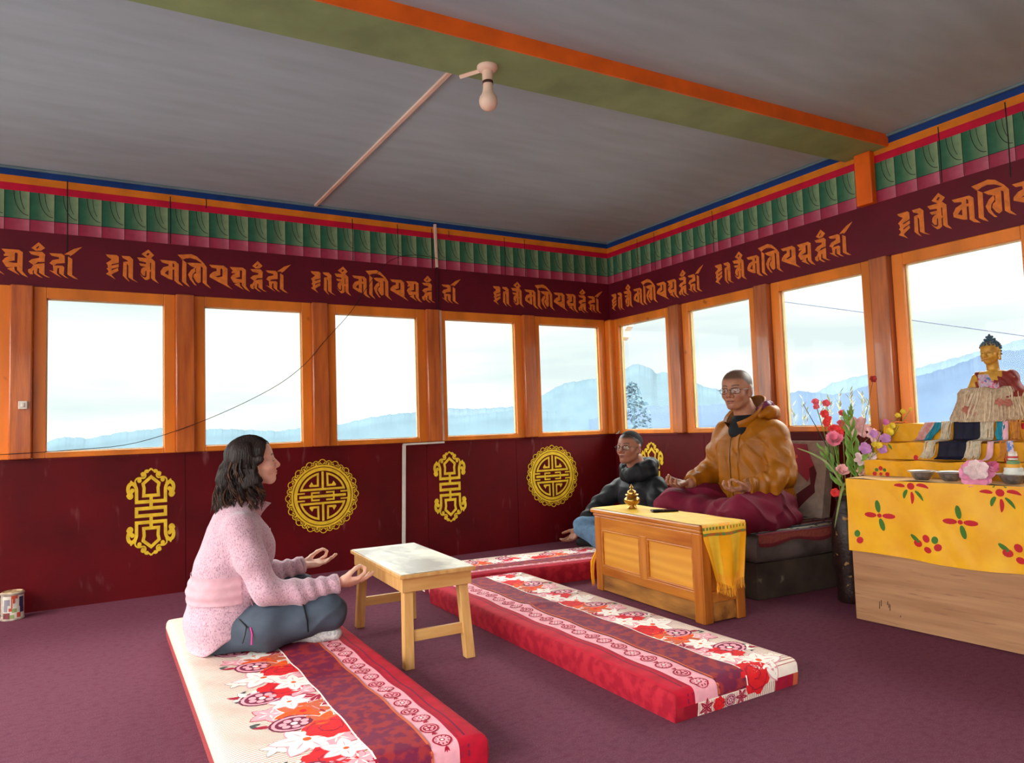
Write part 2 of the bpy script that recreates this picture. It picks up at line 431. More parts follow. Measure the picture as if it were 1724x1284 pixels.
# painted frieze: maroon board with script, two rows of shaded blocks, three bands
LETTERS = [[(0,74),(61,75),(72,65),(72,26),(35,14),(15,0),(2,18),(22,34),(33,44),(10,59)],[(72,19),(72,-1),(32,-17),(16,-29),(4,-18),(26,2)],[(68,-7),(71,-26),(42,-45),(32,-54),(55,-84),(29,-67),(1,-51),(23,-32)],[(10,4),(32,13),(30,-3),(13,-10)],[(13,-26),(32,-15),(32,-33),(16,-40)],[(88,73),(134,74),(153,55),(152,-72),(183,-95),(149,-79),(126,-63),(126,13),(118,26),(99,35),(124,39),(121,46),(96,58)],[(98,35),(118,24),(117,-64),(134,-93),(112,-75),(95,-55)],[(241,129),(275,94),(249,102),(238,106)],[(275,94),(256,73),(235,71),(238,87),(249,102)],[(235,71),(201,95),(228,93),(238,87)],[(201,95),(241,129),(238,106),(228,93)],[(176,71),(260,72),(280,52),(257,42),(228,42),(190,49)],[(257,50),(280,52),(280,-62),(302,-92),(268,-72),(256,-58)],[(187,33),(228,32),(232,11),(197,17)],[(227,47),(251,49),(251,-2),(256,-7),(256,-13),(249,-20),(249,-64),(235,-73),(222,-73),(203,-53),(190,-34),(209,-53),(222,-59),(230,-51),(230,11)],[(200,-3),(212,9),(232,13),(232,-11),(224,-15),(222,-48),(209,-45),(197,-25)],[(309,68),(401,66),(421,48),(394,43),(384,54),(360,42),(322,50)],[(394,55),(421,48),(420,-66),(449,-97),(415,-84),(394,-64)],[(360,26),(396,25),(396,10),(381,9),(360,7)],[(360,59),(384,54),(383,-61),(359,-55)],[(360,31),(328,19),(312,-8),(314,-30),(337,-19),(350,-3),(361,4)],[(314,-30),(359,-55),(361,-33),(335,-19)],[(414,111),(465,118),(498,123),(532,110),(572,72),(592,44),(570,62),(527,88),(491,96),(464,91),(448,82),(441,85)],[(414,111),(441,83),(468,61),(466,-70),(488,-101),(461,-85),(440,-68),(443,78)],[(471,62),(506,65),(571,66),(593,43),(568,37),(556,47),(527,28),(494,42)],[(520,33),(496,16),(477,-16),(489,-50),(516,-84),(531,-88),(516,-69),(502,-40),(506,-13),(523,7)],[(527,60),(556,59),(555,-62),(540,-72),(526,-60),(509,-32),(513,-13),(526,-4)],[(568,48),(593,43),(593,-70),(620,-103),(588,-84),(567,-65)],[(608,61),(700,62),(725,43),(693,36),(684,43),(675,23),(656,22),(654,39),(625,42)],[(693,42),(725,43),(724,-68),(758,-100),(720,-80),(692,-65)],[(656,39),(679,39),(679,-5),(645,-17),(610,-24),(612,-7),(633,14),(656,22)],[(610,-24),(645,-17),(664,-21),(694,-13),(694,-67),(654,-47)],[(739,57),(825,59),(845,45),(820,37),(807,40),(803,19),(778,16),(753,14),(750,22),(760,32)],[(820,51),(845,45),(844,-71),(872,-107),(842,-93),(817,-65)],[(778,36),(805,38),(805,-8),(774,-18),(771,-26),(744,-17),(757,3),(778,16)],[(744,-17),(773,-19),(796,-23),(821,-23),(821,-46),(803,-47),(778,-53),(763,-50)],[(767,-61),(803,-47),(806,-68),(831,-97),(806,-83)],[(924,115),(957,82),(928,88),(925,92)],[(957,82),(936,63),(910,60),(917,73),(928,88)],[(910,60),(887,76),(910,78),(917,73)],[(887,76),(924,115),(925,92),(910,78)],[(875,54),(943,57),(958,41),(956,21),(926,19),(928,29),(887,37)],[(928,25),(956,27),(955,-4),(920,-7),(909,-20),(898,-28),(874,-9),(891,8),(928,19)],[(898,-28),(913,-21),(955,-12),(955,-83),(984,-100),(964,-96),(927,-73),(927,-46),(920,-46),(916,-78),(947,-104),(927,-98),(901,-79),(901,-59),(887,-49)],[(872,-57),(887,-49),(901,-55),(894,-68),(897,-85),(883,-86),(872,-73)],[(978,53),(1044,55),(1059,43),(1057,23),(1029,21),(1029,31),(991,38)],[(1029,29),(1059,32),(1059,-2),(1017,-9),(1002,-24),(980,-10),(995,11),(1029,21)],[(998,-23),(1047,-19),(1057,-28),(1054,-76),(1079,-98),(1058,-89),(1030,-68),(1030,-34),(1021,-39),(1018,-70),(1044,-95),(1009,-75),(977,-52),(1001,-58)],[(1054,51),(1106,91),(1152,109),(1105,59),(1086,44),(1086,52)],[(1076,41),(1099,27),(1098,-73),(1130,-100),(1104,-92),(1073,-72)]]
def mixc(a, b, t): return tuple(a[i]+(b[i]-a[i])*t for i in range(3))
def frieze(name, mp_, u0, u1, t0, per, txts, cracks):
    gg = G()
    def band(z0, z1, m): gg.add([mp_(u0, z0, 0), mp_(u1, z0, 0), mp_(u1, z1, 0), mp_(u0, z1, 0)], [(0, 1, 2, 3)], m)
    q = [mp_(u0, ZM, -0.002), mp_(u1, ZC, -0.10)]
    gg.box([min(q[0][i], q[1][i]) for i in range(3)], [max(q[0][i], q[1][i]) for i in range(3)], 0)
    band(ZM, ZP, 0); band(ZR, ZO, 1); band(ZO, ZB, 2); band(ZB, ZC, 3)
    fr = struct(obj(name, gg, [M_friezemar, M_bandred, M_bandorange, M_bandblue], smooth=False))
    tg = G(); cols = []
    gd, gl, pd, pl_ = s2l((28, 100, 74)), s2l((150, 176, 132)), s2l((160, 40, 72)), s2l((212, 120, 140))
    ln = G()
    k = 0; u = t0
    while u < u1-0.002:
        a, b = max(u, u0), min(u+per, u1)
        if b > a:
            for (z0, z1, c0, c1) in ((ZG, ZR, gd, gl), (ZP, ZG, pd, pl_)):
                prof = [0, 0.3, 0.6, 0.85, 1.0] if c0 is gd else [0, 0.35, 0.7, 0.9, 1.0]
                val = [0.0, 0.12, 0.45, 0.8, 1.0]
                o = len(tg.v); vs = []; fs = []
                for pu, vv in zip(prof, val):
                    for zz in (z0, z1):
                        vs.append(mp_(a+(b-a)*pu, zz, 0.0)); cols.append(mixc(c0, c1, vv*(0.8 if zz == z0 else 1.0)))
                for i in range(4): fs.append((2*i, 2*i+2, 2*i+3, 2*i+1))
                tg.add(vs, fs, 0)
            H = ZR-ZG; Wd = per
            for off0, len_, wd in ((0.36, 1.0, 0.0035), (0.6, 0.55, 0.0028)):
                pts = []
                for i in range(9):
                    t = i/8*len_
                    pts.append((u+Wd*(off0+0.60*(1-math.cos(t*PI/2))*(0.97 if len_ == 1 else 0.9)), ZR-H*0.86*math.sin(t*PI/2)))
                for qd in stroke2d([p for p in pts if u0 < p[0] < u1] or [(a, ZR), (a, ZR-.01)], wd):
                    ln.add([mp_(x, z, 0.0008) for x, z in qd], [(0, 1, 2, 3)])
            for qd in stroke2d([(a, ZP), (a, ZR)], 0.003): ln.add([mp_(x, z, 0.0008) for x, z in qd], [(0, 1, 2, 3)])
        u += per; k += 1
    for z in (ZG,):
        ln.add([mp_(u0, z-0.0015, 0.0008), mp_(u1, z-0.0015, 0.0008), mp_(u1, z+0.0015, 0.0008), mp_(u0, z+0.0015, 0.0008)], [(0, 1, 2, 3)])
    for cu, z0, z1 in cracks:
        for qd in stroke2d([(cu, z0), (cu+0.003, (z0+z1)/2), (cu, z1)], 0.006): ln.add([mp_(x, z, 0.001) for x, z in qd], [(0, 1, 2, 3)])
    tl = obj('painted_block_row', tg, M_tile, fr, smooth=False, col=cols)
    obj('painted_line', ln, M_black, fr, smooth=False)
    for u, gap in txts:
        lt = G()
        for i, p in enumerate(LETTERS):
            pts = ccw([(x/1000.0, y/1000.0) for x, y in p])
            if gap and min(x for x, y in pts) > 0.97: pts = [(x+gap, y) for x, y in pts]
            if u+min(x for x, _ in pts) < u0-0.2 or u+max(x for x, _ in pts) > u1: continue
            lt.add([mp_(u+x, 2.1+y, 0.0015+i*1e-5) for x, y in pts], [tuple(range(len(pts)))])
        if lt.v: obj('painted_script', lt, M_letter, fr, smooth=False)
    return fr
cr = [(-4.24, 2.0, 2.62), (-3.66, 2.28, 2.6), (-3.44, 2.55, 2.62), (-2.42, 2.28, 2.6), (-2.06, 2.28, 2.6), (-1.77, 2.28, 2.6), (-1.62, 2.55, 2.6), (-1.1, 2.28, 2.6), (-0.9, 2.28, 2.6)]
frieze('trim_2', to_back, XL, 0.0, -4.5587-0.1265*14, 0.1265, [(-5.31, 0), (-4.031, 0), (-2.739, 0.065), (-1.226, 0)], cr)
cr = [(0.42, 2.28, 2.6), (0.64, 2.28, 2.6), (1.3, 2.28, 2.6), (3.0, 2.28, 2.6), (3.34, 2.2, 2.6)]
frieze('trim_3', to_right, 0.0, -YF, -0.045, 0.1265, [(0.035, 0), (1.3, 0), (2.735, 0), (4.1, 0)], cr)

# windows: frame, cream bead and pane; posts stand proud between them
wn = [0]
def window(mp_, ua, ub):
    """ua < ub: glass edges along the wall"""
    wn[0] += 1
    def bx(gg, u0, u1, z0, z1, o0, o1, m=0):
        a, b = mp_(u0, z0, o0), mp_(u1, z1, o1)
        gg.box([min(a[i], b[i]) for i in range(3)], [max(a[i], b[i]) for i in range(3)], m)
    gg = G(); sw = 0.0665
    bx(gg, ua-sw, ua, ZS, ZM, 0.0, -0.06); bx(gg, ub, ub+sw, ZS, ZM, 0.0, -0.06)
    bx(gg, ua, ub, ZT, ZM, 0.0, -0.06); bx(gg, ua, ub, ZS, ZBOT, 0.0, -0.06)
    wf = struct(obj('window_%d' % wn[0], gg, M_orange, smooth=False, bevel=0.004))
    gb = G(); t = 0.006
    bx(gb, ua, ua+t, ZBOT, ZT, -0.028, -0.042); bx(gb, ub-t, ub, ZBOT, ZT, -0.028, -0.042)
    bx(gb, ua, ub, ZT-t, ZT, -0.028, -0.042); bx(gb, ua, ub, ZBOT, ZBOT+t, -0.028, -0.042)
    obj('glazing_bead', gb, M_putty, wf, smooth=False)
    gp = G(); bx(gp, ua+0.002, ub-0.002, ZBOT+0.002, ZT-0.002, -0.034, -0.038)
    obj('pane', gp, GLASS, wf, smooth=False)
tn = [3]
def post(mp_, uc, hw=0.0575, o0=0.04, m_=None):
    tn[0] += 1
    a, b = mp_(uc-hw, ZS, o0), mp_(uc+hw, ZM, -0.08)
    gg = G().box([min(a[i], b[i]) for i in range(3)], [max(a[i], b[i]) for i in range(3)])
    struct(obj('trim_%d' % tn[0], gg, m_ or M_post, smooth=True, bevel=0.009, bseg=3))
for k in range(7):
    b = -(0.135+0.891*k); window(to_back, b-0.644, b)
    if k: post(to_back, b+0.1235)
for k in range(7):
    a = 0.112+0.878*k; window(to_right, a, a+0.616)
    if k: post(to_right, a-0.131, m_=M_postr)
tn[0] += 1
gg = G().box((-0.062, -0.062, ZS), (0.1, 0.1, ZM)); struct(obj('trim_%d' % tn[0], gg, M_orange, bevel=0.02, bseg=4))

# ceiling beam, its bracket block
g = G()
c4 = [(0.0, -2.705), (0.0, -2.425), (XL, -2.2), (XL, -2.5)]
g.hexa([(x, y, 2.595) for x, y in c4], [(x, y, ZC) for x, y in c4], 0)
g.m = [0]*6; g.m[5] = 1; g.m[0] = 0
g.m[2] = 0
bm_ = obj('trim_%d' % (tn[0]+1), g, [M_beamgreen, M_beamorange], smooth=False)
struct(bm_); tn[0] += 1
g2 = G(); a0, a1 = np.array([0.0, -2.7065]), np.array([XL, -2.5015])
g2.hexa([(a0[0], a0[1]-.004, 2.594), (a0[0], a0[1]+.004, 2.594), (a1[0], a1[1]+.004, 2.594), (a1[0], a1[1]-.004, 2.594)],
        [(a0[0], a0[1]-.004, ZC), (a0[0], a0[1]+.004, ZC), (a1[0], a1[1]+.004, ZC), (a1[0], a1[1]-.004, ZC)], 0)
obj('beam_side', g2, M_beamorange, bm_, smooth=False)
g = G().box((-0.05, -2.62, 2.275), (0.0, -2.515, 2.595)); struct(obj('trim_%d' % (tn[0]+1), g, M_beamorange, smooth=True, bevel=0.006)); tn[0] += 1

# the two unseen walls behind the viewer: a parapet, tall window openings and a header
def far_wall(name, mp_, length, light_gap=None):
    gg = G()
    def bx(u0, u1, z0, z1):
        a, b = mp_(u0, z0, 0), mp_(u1, z1, -0.1)
        gg.box([min(a[i], b[i]) for i in range(3)], [max(a[i], b[i]) for i in range(3)])
    if light_gap: bx(0, light_gap[0], 0, ZS); bx(light_gap[1], length, 0, ZS)
    else: bx(0, length, 0, ZS)
    bx(0, length, 2.2, ZC)
    n = max(2, round(length/0.9)); p = length/n
    for k in range(n+1): bx(max(0, k*p-0.09), min(length, k*p+0.09), ZS, 2.2)
    return struct(obj(name, gg, M_orange, smooth=False))
far_wall('wall_left', lambda u, v, o: (XL+o, -u, v), -YF, (4.0, 6.3))  # door-height gap added to let sky light onto the near floor
g = G().box((-4.0, YF-0.1, 0), (0, YF, ZC)); g.box((XL, YF-0.1, 0), (-4.0, YF, ZS)); g.box((XL, YF-0.1, 2.2), (-4.0, YF, ZC)); g.box((-5.2, YF-0.1, ZS), (-5.05, YF, 2.2)); struct(obj('wall_front', g, M_maroon, smooth=False))  # closed right part and open left part shaped for the light they pass
# ================================================================ FURNITURE AND SMALL THINGS
# ---------------------------------------------------------------- printed mattresses
K_cream = mat('cream_cotton', (252, 236, 222), 0.85, 0.04, 30, bump=0.1, bscale=300)
K_stripe = mat('brick_pinstripe', (186, 116, 102), 0.85, 0.05)
K_white = mat('white_print', (250, 242, 232), 0.85, 0.04)
K_pink = mat('pink_print', (240, 166, 178), 0.85, 0.06, 30)
K_crim = mat('crimson_cotton', (186, 8, 42), 0.85, 0.12, 20, bump=0.1, bscale=200)
K_crimd = mat('dark_crimson_print', (166, 14, 50), 0.85, 0.1, 30)
K_side = mat('crimson_damask', (146, 6, 34), 0.85, 0.14, 22, col2=(170, 26, 44), contrast=(0.42, 0.56))
K_mar = mat('maroon_damask', (152, 40, 46), 0.8, 0.14, 26, col2=(114, 24, 60), contrast=(0.46, 0.56))
K_rust = mat('rust_print', (206, 96, 62), 0.85, 0.06)
K_red = mat('red_print', (226, 28, 36), 0.85, 0.08, 40)
K_org = mat('orange_print', (244, 88, 22), 0.85, 0.08, 40)
K_gry = mat('grey_leaf_print', (72, 78, 78), 0.85, 0.08)
K_plum = mat('plum_print', (120, 24, 62), 0.85, 0.06)
MATK = [K_cream, K_stripe, K_white, K_pink, K_crim, K_crimd, K_side, K_mar, K_rust, K_red, K_org, K_gry, K_plum]
CREAM, STRIPE, WHITE, PINK, CRIM, CRIMD, SIDE, MAR, RUST, RED, ORG, GRY, PLUM = range(13)

def petal(c, ang, r0, r1, wd, n=7, tip=0.6):
    """leaf-shaped polygon from radius r0 to r1"""
    ca, sa = math.cos(ang), math.sin(ang); up_, dn = [], []
    for i in range(n+1):
        t = i/n; rr_ = r0+(r1-r0)*t; h = wd*abs(math.sin(PI*min(1, t**tip)))**.72
        up_.append((c[0]+ca*rr_-sa*h, c[1]+sa*rr_+ca*h)); dn.append((c[0]+ca*rr_+sa*h, c[1]+sa*rr_-ca*h))
    return up_+dn[::-1][1:-1]
def make_mat(name, label, W, L, T, bands, seed, floral, wrk, M_, end_patch=False):
    rr = random.Random(seed); r = 0.018
    def f1(s, D):
        if s > D/2:
            x, d = f1(D-s, D); return D-x, d
        if s >= r: return s, 0.0
        if s > r-PI*r/2:
            th = (r-s)/r; return r-r*math.sin(th), r*(1-math.cos(th))
        return 0.0, r+(r-PI*r/2-s)
    def surf(u, v, off=0.0):
        x, du = f1(u, W); y, dv = f1(v, L); d = max(du, dv)
        z = T-d
        inn = max(0, min(1, min(x, W-x)/0.05))*max(0, min(1, min(y, L-y)/0.05))
        z += inn*(0.006+wrk(x, y))+off
        bul = 0.006*math.sin(PI*max(0, min(1, z/T))) if d > 0 else 0
        if du > dv: x += (-bul-off if u < W/2 else bul+off)
        elif dv > du: y += (-bul-off if v < L/2 else bul+off)
        return (x, y, max(z, 0.001))
    def fold_xyz(u, v, off): 
        return M_ @ Vector(surf(u, v, off))
    gg = G()
    us = sorted(set([-T, -T*0.66, -T*.33, -0.012, 0.0, 0.009, 0.018]+[b[0] for b in bands if b[0] > 0]+[W-0.018, W-.009, W, W+.012, W+T*.33, W+T*.66, W+T]+[W*i/24 for i in range(1, 24)]))
    us2 = [us[0]]
    bset = set(b[0] for b in bands)
    for q in us[1:]:
        if q-us2[-1] > 0.004: us2.append(q)
        elif q in bset: us2[-1] = q
    us = us2
    nl = int(L/0.025); vs_ = [-T, -T*.66, -T*.45, -T*.2, -0.01, 0, .009, 0.018]+[L*i/nl for i in range(1, nl)]+[L-.018, L-.009, L, L+.01, L+T*.2, L+T*.45, L+T*.66, L+T]
    o = len(gg.v)
    for v in vs_:
        for u in us: gg.v.append(tuple(fold_xyz(u, v, 0.0)))
    def bm(u):
        m = bands[0][1]
        for b, k in bands:
            if u >= b: m = k
        return m
    nu = len(us)
    for j in range(len(vs_)-1):
        for i in range(nu-1):
            a = o+j*nu+i
            uc, vc = (us[i]+us[i+1])/2, (vs_[j]+vs_[j+1])/2
            m = bm(uc)
            if end_patch and vc > L+T*0.45:
                m = SIDE if uc > W-0.1 else (CRIMD if uc < 0.12 and uc > 0.03 else (RUST if uc <= 0.03 else CREAM))
            gg.f.append((a, a+1, a+nu+1, a+nu)); gg.m.append(m)
    gg.add([M_ @ Vector(q) for q in ((0, 0, .001), (W, 0, .001), (W, L, .001), (0, L, .001))], [(3, 2, 1, 0)], SIDE)
    layer = [0]
    def put(poly, m, lay):
        off = 0.0009+0.00022*lay
        P = []
        n = len(poly)
        for i in range(n):
            a, b = np.array(poly[i]), np.array(poly[(i+1) % n]); k = max(1, int(np.linalg.norm(b-a)/0.02))
            for q in range(k): P.append(a+(b-a)*q/k)
        c = np.mean(P, axis=0)
        mx = max(np.linalg.norm(p-c) for p in P); K = max(1, int(mx/0.022))
        rings = []
        for q in range(1, K+1): rings.append([tuple(fold_xyz(*(c+(p-c)*q/K), off)) for p in P])
        N_ = len(P); vs = [tuple(fold_xyz(c[0], c[1], off))]+[x for rg in rings for x in rg]
        fs = [(0, 1+i, 1+(i+1) % N_) for i in range(N_)]
        for q in range(K-1):
            for i in range(N_): fs.append((1+q*N_+i, 1+(q+1)*N_+i, 1+(q+1)*N_+(i+1) % N_, 1+q*N_+(i+1) % N_))
        gg.add(vs, fs, m)
    # pinstripes across the cream
    f0, f1_ = floral
    v = -T+0.01
    while v < L+T*0.4:
        st = [u for u in us if u < f1_]+[f1_]
        A_ = [tuple(fold_xyz(u, v-0.0014, 0.0007)) for u in st]; B_ = [tuple(fold_xyz(u, v+0.0014, 0.0007)) for u in st]
        if -0.02 < v < L+0.012: gg.add(A_+B_, [(i, i+1, len(st)+i+1, len(st)+i) for i in range(len(st)-1)], STRIPE)
        v += 0.0112
    # edge line and small strips
    def line(u, wd, m, lay=0):
        q = np.linspace(-T*.4, L+T*.4, int(L/0.03))
        A_ = [tuple(fold_xyz(u-wd/2, v, .0005+lay*.0002)) for v in q]; B_ = [tuple(fold_xyz(u+wd/2, v, .0005+lay*.0002)) for v in q]
        gg.add(A_+B_, [(i, len(q)+i, len(q)+i+1, i+1) for i in range(len(q)-1)], m)
    line(f1_, 0.006, WHITE, 14)
    pk = [b[0] for b in bands if b[1] == PINK][0]; pe = [b[0] for b in bands if b[0] > pk][0]
    line(pk-0.003, 0.008, RUST, 16); line(pe+0.007, 0.009, CRIMD); line(pe+0.03, 0.006, PLUM)
    # pomegranate rings on the pink band
    c0 = (pk+pe)/2; v = 0.03; k = 0; rad = min(0.034, (pe-pk)*0.36)
    while v < L+0.05:
        c = (c0+0.003*(-1)**k, v)
        put(disc2d(c, rad, 16, rad*.92), CRIMD if k % 2 else RED if rr.random() < 0.0 else CRIMD, 1)
        put(disc2d(c, rad*.8, 14, rad*.74), PINK, 2)
        if k % 2:
            put(disc2d((c[0], c[1]), rad*.7, 12, rad*.62), CRIMD, 3)
            for q in range(5): put(disc2d((c[0]+rad*.36*math.cos(q*1.26), c[1]+rad*.34*math.sin(q*1.26)), rad*.17, 7), PINK, 4)
        else:
            for q in range(10): put(petal(c, q*.63, rad*.5, rad*.78, rad*.09, 3), CRIMD, 3)
            put(disc2d(c, rad*.3, 8), CRIMD, 3); put(disc2d(c, rad*.17, 7), WHITE, 4)
        for s_ in (-.5, 0, .5): put(petal((c[0], c[1]-rad*.9), -PI/2+s_, 0, rad*.6, rad*.1, 3), CRIMD, 1)
        v += rad*2.6; k += 1
    # blossoms
    def rot(k, n, a0): return a0+2*PI*k/n
    def flower(c, R_, kind, a0, lay):
        if kind == 'white':
            for q in range(6): put(petal(c, rot(q, 6, a0), 0, R_*1.03, R_*.31, 7, .75), PINK, lay)
            for q in range(6): put(petal(c, rot(q, 6, a0), 0, R_*.97, R_*.27, 7, .75), WHITE, lay+1)
            for q in range(6): put(petal(c, rot(q, 6, a0), R_*.2, R_*.7, R_*.025, 3), PINK, lay+2)
            put(disc2d(c, R_*.12, 8), ORG, lay+3)
        elif kind == 'lily':
            for q in range(6): put(petal(c, rot(q, 6, a0), 0, R_*1.05, R_*.24, 7, .8), PINK, lay)
            for q in range(6): put(petal(c, rot(q, 6, a0), 0, R_, R_*.19, 7, .8), CRIMD, lay+1)
            for q in range(6): put(petal(c, rot(q, 6, a0), R_*.1, R_*.75, R_*.03, 3), PINK, lay+2)
        elif kind == 'orange':
            for q in range(7): put(petal(c, rot(q, 7, a0), 0, R_*1.02, R_*.3, 6, .7), WHITE, lay)
            for q in range(7): put(petal(c, rot(q, 7, a0), 0, R_*.97, R_*.26, 6, .7), ORG if q % 2 else RUST, lay+1)
            put(disc2d(c, R_*.3, 10), ORG, lay+2); put(disc2d(c, R_*.12, 8), RED, lay+3)
        elif kind == 'rose':
            put([(c[0]+R_*(.9+.1*math.cos(7*t))*math.cos(t), c[1]+R_*(.9+.1*math.cos(7*t))*math.sin(t)) for t in np.linspace(0, 2*PI, 28)[:-1]], RED, lay)
            for q in range(9):
                a = a0+q*.9; rq = R_*(.2+.07*q)
                arc = [(c[0]+rq*math.cos(a+t), c[1]+rq*math.sin(a+t)) for t in np.linspace(0, 1.1, 5)]
                for pq in stroke2d(arc, R_*.05): put(pq, CRIMD, lay+1)
        elif kind == 'pom':
            put(disc2d(c, R_*1.0, 16, R_*.85), PLUM, lay); put(disc2d(c, R_*.9, 16, R_*.75), PINK, lay+1); put(disc2d(c, R_*.76, 16, R_*.62), PLUM, lay+2)
            for q in range(7): put(disc2d((c[0]+R_*.45*math.cos(q*.9+a0), c[1]+R_*.36*math.sin(q*.9+a0)), R_*.17, 8), PINK, lay+3)
            put(disc2d(c, R_*.15, 8), WHITE, lay+3); put(petal(c, a0, R_*.9, R_*1.6, R_*.14, 4), CRIMD, lay)
        elif kind == 'pink':
            for q in range(5): put(petal(c, rot(q, 5, a0), 0, R_*1.03, R_*.36, 6, .7), CRIM, lay)
            for q in range(5): put(petal(c, rot(q, 5, a0), 0, R_*.98, R_*.33, 6, .7), PINK, lay+1)
            for q in range(5): put(petal(c, rot(q, 5, a0), R_*.1, R_*.6, R_*.05, 3), WHITE, lay+2)
        elif kind == 'outline':
            for q in range(5): put(petal(c, rot(q, 5, a0), 0, R_*1.02, R_*.27, 6, .7), GRY, lay)
            for q in range(5): put(petal(c, rot(q, 5, a0), R_*.03, R_*.98, R_*.25, 6, .7), CREAM, lay+1)
        elif kind == 'leaf':
            for q in range(3): put(petal((c[0]+R_*.4*q, c[1]+R_*.9*q), a0+(-.6, .5, .2)[q], 0, R_, R_*.22, 5, .8), GRY, lay)
    FW = f1_-f0; v = -0.05; per = 0.58*FW/0.24
    while v < L+0.1:
        seq = [(.72, .04, .20, 'lily', .3, 1), (.34, .09, .17, 'pom', 2.6, 2), (.62, .13, .19, 'rose', 0, 4), (.92, .16, .17, 'white', .4, 5), (.5, .26, .24, 'white', .9, 3), (.16, .25, .11, 'outline', .2, 1),
               (.80, .31, .18, 'rose', 1, 7), (.9, .36, .2, 'orange', .1, 5), (.5, .40, .17, 'pom', 2.9, 4), (.68, .47, .22, 'orange', .6, 3), (.93, .50, .19, 'lily', .9, 2), (.98, .08, .14, 'pink', .2, 3), (.3, .50, .15, 'pink', 1.0, 1),
               (.1, .42, .08, 'leaf', 2.7, 1), (.0, .10, .07, 'leaf', .4, 1), (.18, .12, .12, 'outline', .8, 1), (.82, .24, .15, 'pink', .5, 2), (.6, .56, .16, 'white', .5, 5)]
        for fu, fv, fr, kd, a0, lay in seq:
            c = (f0+FW*fu, v+per*(fv/0.56)); R_ = FW*fr*1.75
            if c[0]+R_*.55 > f1_: c = (f1_-R_*.62, c[1])
            if -0.03 < c[1] < L+(0.035 if end_patch else 0.05): flower(c, R_, kd, a0, lay)
        v += per
    if end_patch:
        u = 0.125
        while u < W-0.105:
            q = [L+T*.5, L+T*.7, L+T*.9]; A_ = [tuple(fold_xyz(u-.0014, x, .0009)) for x in q]; B_ = [tuple(fold_xyz(u+.0014, x, .0009)) for x in q]
            gg.add(A_+B_, [(i, 3+i, 4+i, i+1) for i in range(2)], STRIPE); u += .0112
        for c, R_, kd, a0 in (((W-.14, L+T*.72), .034, 'lily', .4), ((W-.20, L+T*.74), .03, 'rose', .2), ((W-.255, L+T*.72), .026, 'pom', 0), ((W-.31, L+T*.72), .03, 'lily', .9)): flower(c, R_, kd, a0, 6)
    # clip prints that run past the floral edge: cover strip of maroon beside the white line
    q = np.linspace(-T*.4, L+T*.4, int(L/0.025)); wv = pk-f1_-0.003
    cu = np.linspace(f1_+0.002, f1_+wv, 9)
    rows = [[tuple(fold_xyz(u, v_, 0.0034)) for v_ in q] for u in cu]
    vs = [p for rw in rows for p in rw]; nq = len(q)
    gg.add(vs, [(j*nq+i, (j+1)*nq+i, (j+1)*nq+i+1, j*nq+i+1) for j in range(len(rows)-1) for i in range(nq-1)], MAR)
    o_ = obj(name, gg, MATK, smooth=True, angle=50)
    return o_
def TR(x, y, rot=0, mirror=False):
    M_ = Matrix.Translation((x, y, 0)) @ Matrix.Rotation(rot, 4, 'Z')
    return M_
gA = lambda x, y: 0.004*math.sin(y*7+x*5)*math.sin(x*9)+0.003*math.sin(y*23+2*math.sin(x*8))-0.012*math.exp(-((y-1.25)**2)/0.1)*math.exp(-((x-.3)**2)/.05)
# near mattress: cream side at the left (x = -3.77), runs toward the viewer
matA = make_mat('floor_mattress', '', 0.695, 2.06, 0.10, [(-1, CRIMD), (-0.03, CREAM), (0.36, MAR), (0.52, PINK), (0.603, CRIM), (0.695, SIDE)], 1, (0.10, 0.36), gA, TR(-3.77, -3.2, 0))
matA['label'] = 'printed mattress the woman in pink sits on, nearest the viewer'; matA['category'] = 'mattress'; matA['group'] = 'printed floor mattresses'
gB = lambda x, y: 0.003*math.sin(y*6+x*4)*math.sin(x*9)+0.0025*math.sin(y*19+2*math.sin(x*8))+0.012*math.exp(-((y-.80+.3*(x-.3))**2)/0.0012)*math.exp(-((x-.36)**2)/.012)
matB = make_mat('floor_mattress', '', 0.615, 2.0, 0.10, [(-1, CREAM), (0.275, MAR), (0.418, PINK), (0.525, CRIM), (0.608, SIDE)], 2, (0.035, 0.275), gB, TR(-1.8, -1.285, PI), True)
matB['label'] = 'long empty printed mattress lying in front of the wooden chest table'; matB['category'] = 'mattress'; matB['group'] = 'printed floor mattresses'
gC = lambda x, y: 0.003*math.sin(y*6+x*4)*math.sin(x*9)
matC = make_mat('floor_mattress', '', 0.50, 2.05, 0.115, [(-1, CREAM), (0.28, MAR), (0.385, PINK), (0.44, CRIM), (0.49, SIDE)], 3, (0.05, 0.28), gC, TR(-2.30, -0.735, -PI/2-math.radians(7)))
matC['label'] = 'printed mattress along the back wall under the man in black'; matC['category'] = 'mattress'; matC['group'] = 'printed floor mattresses'

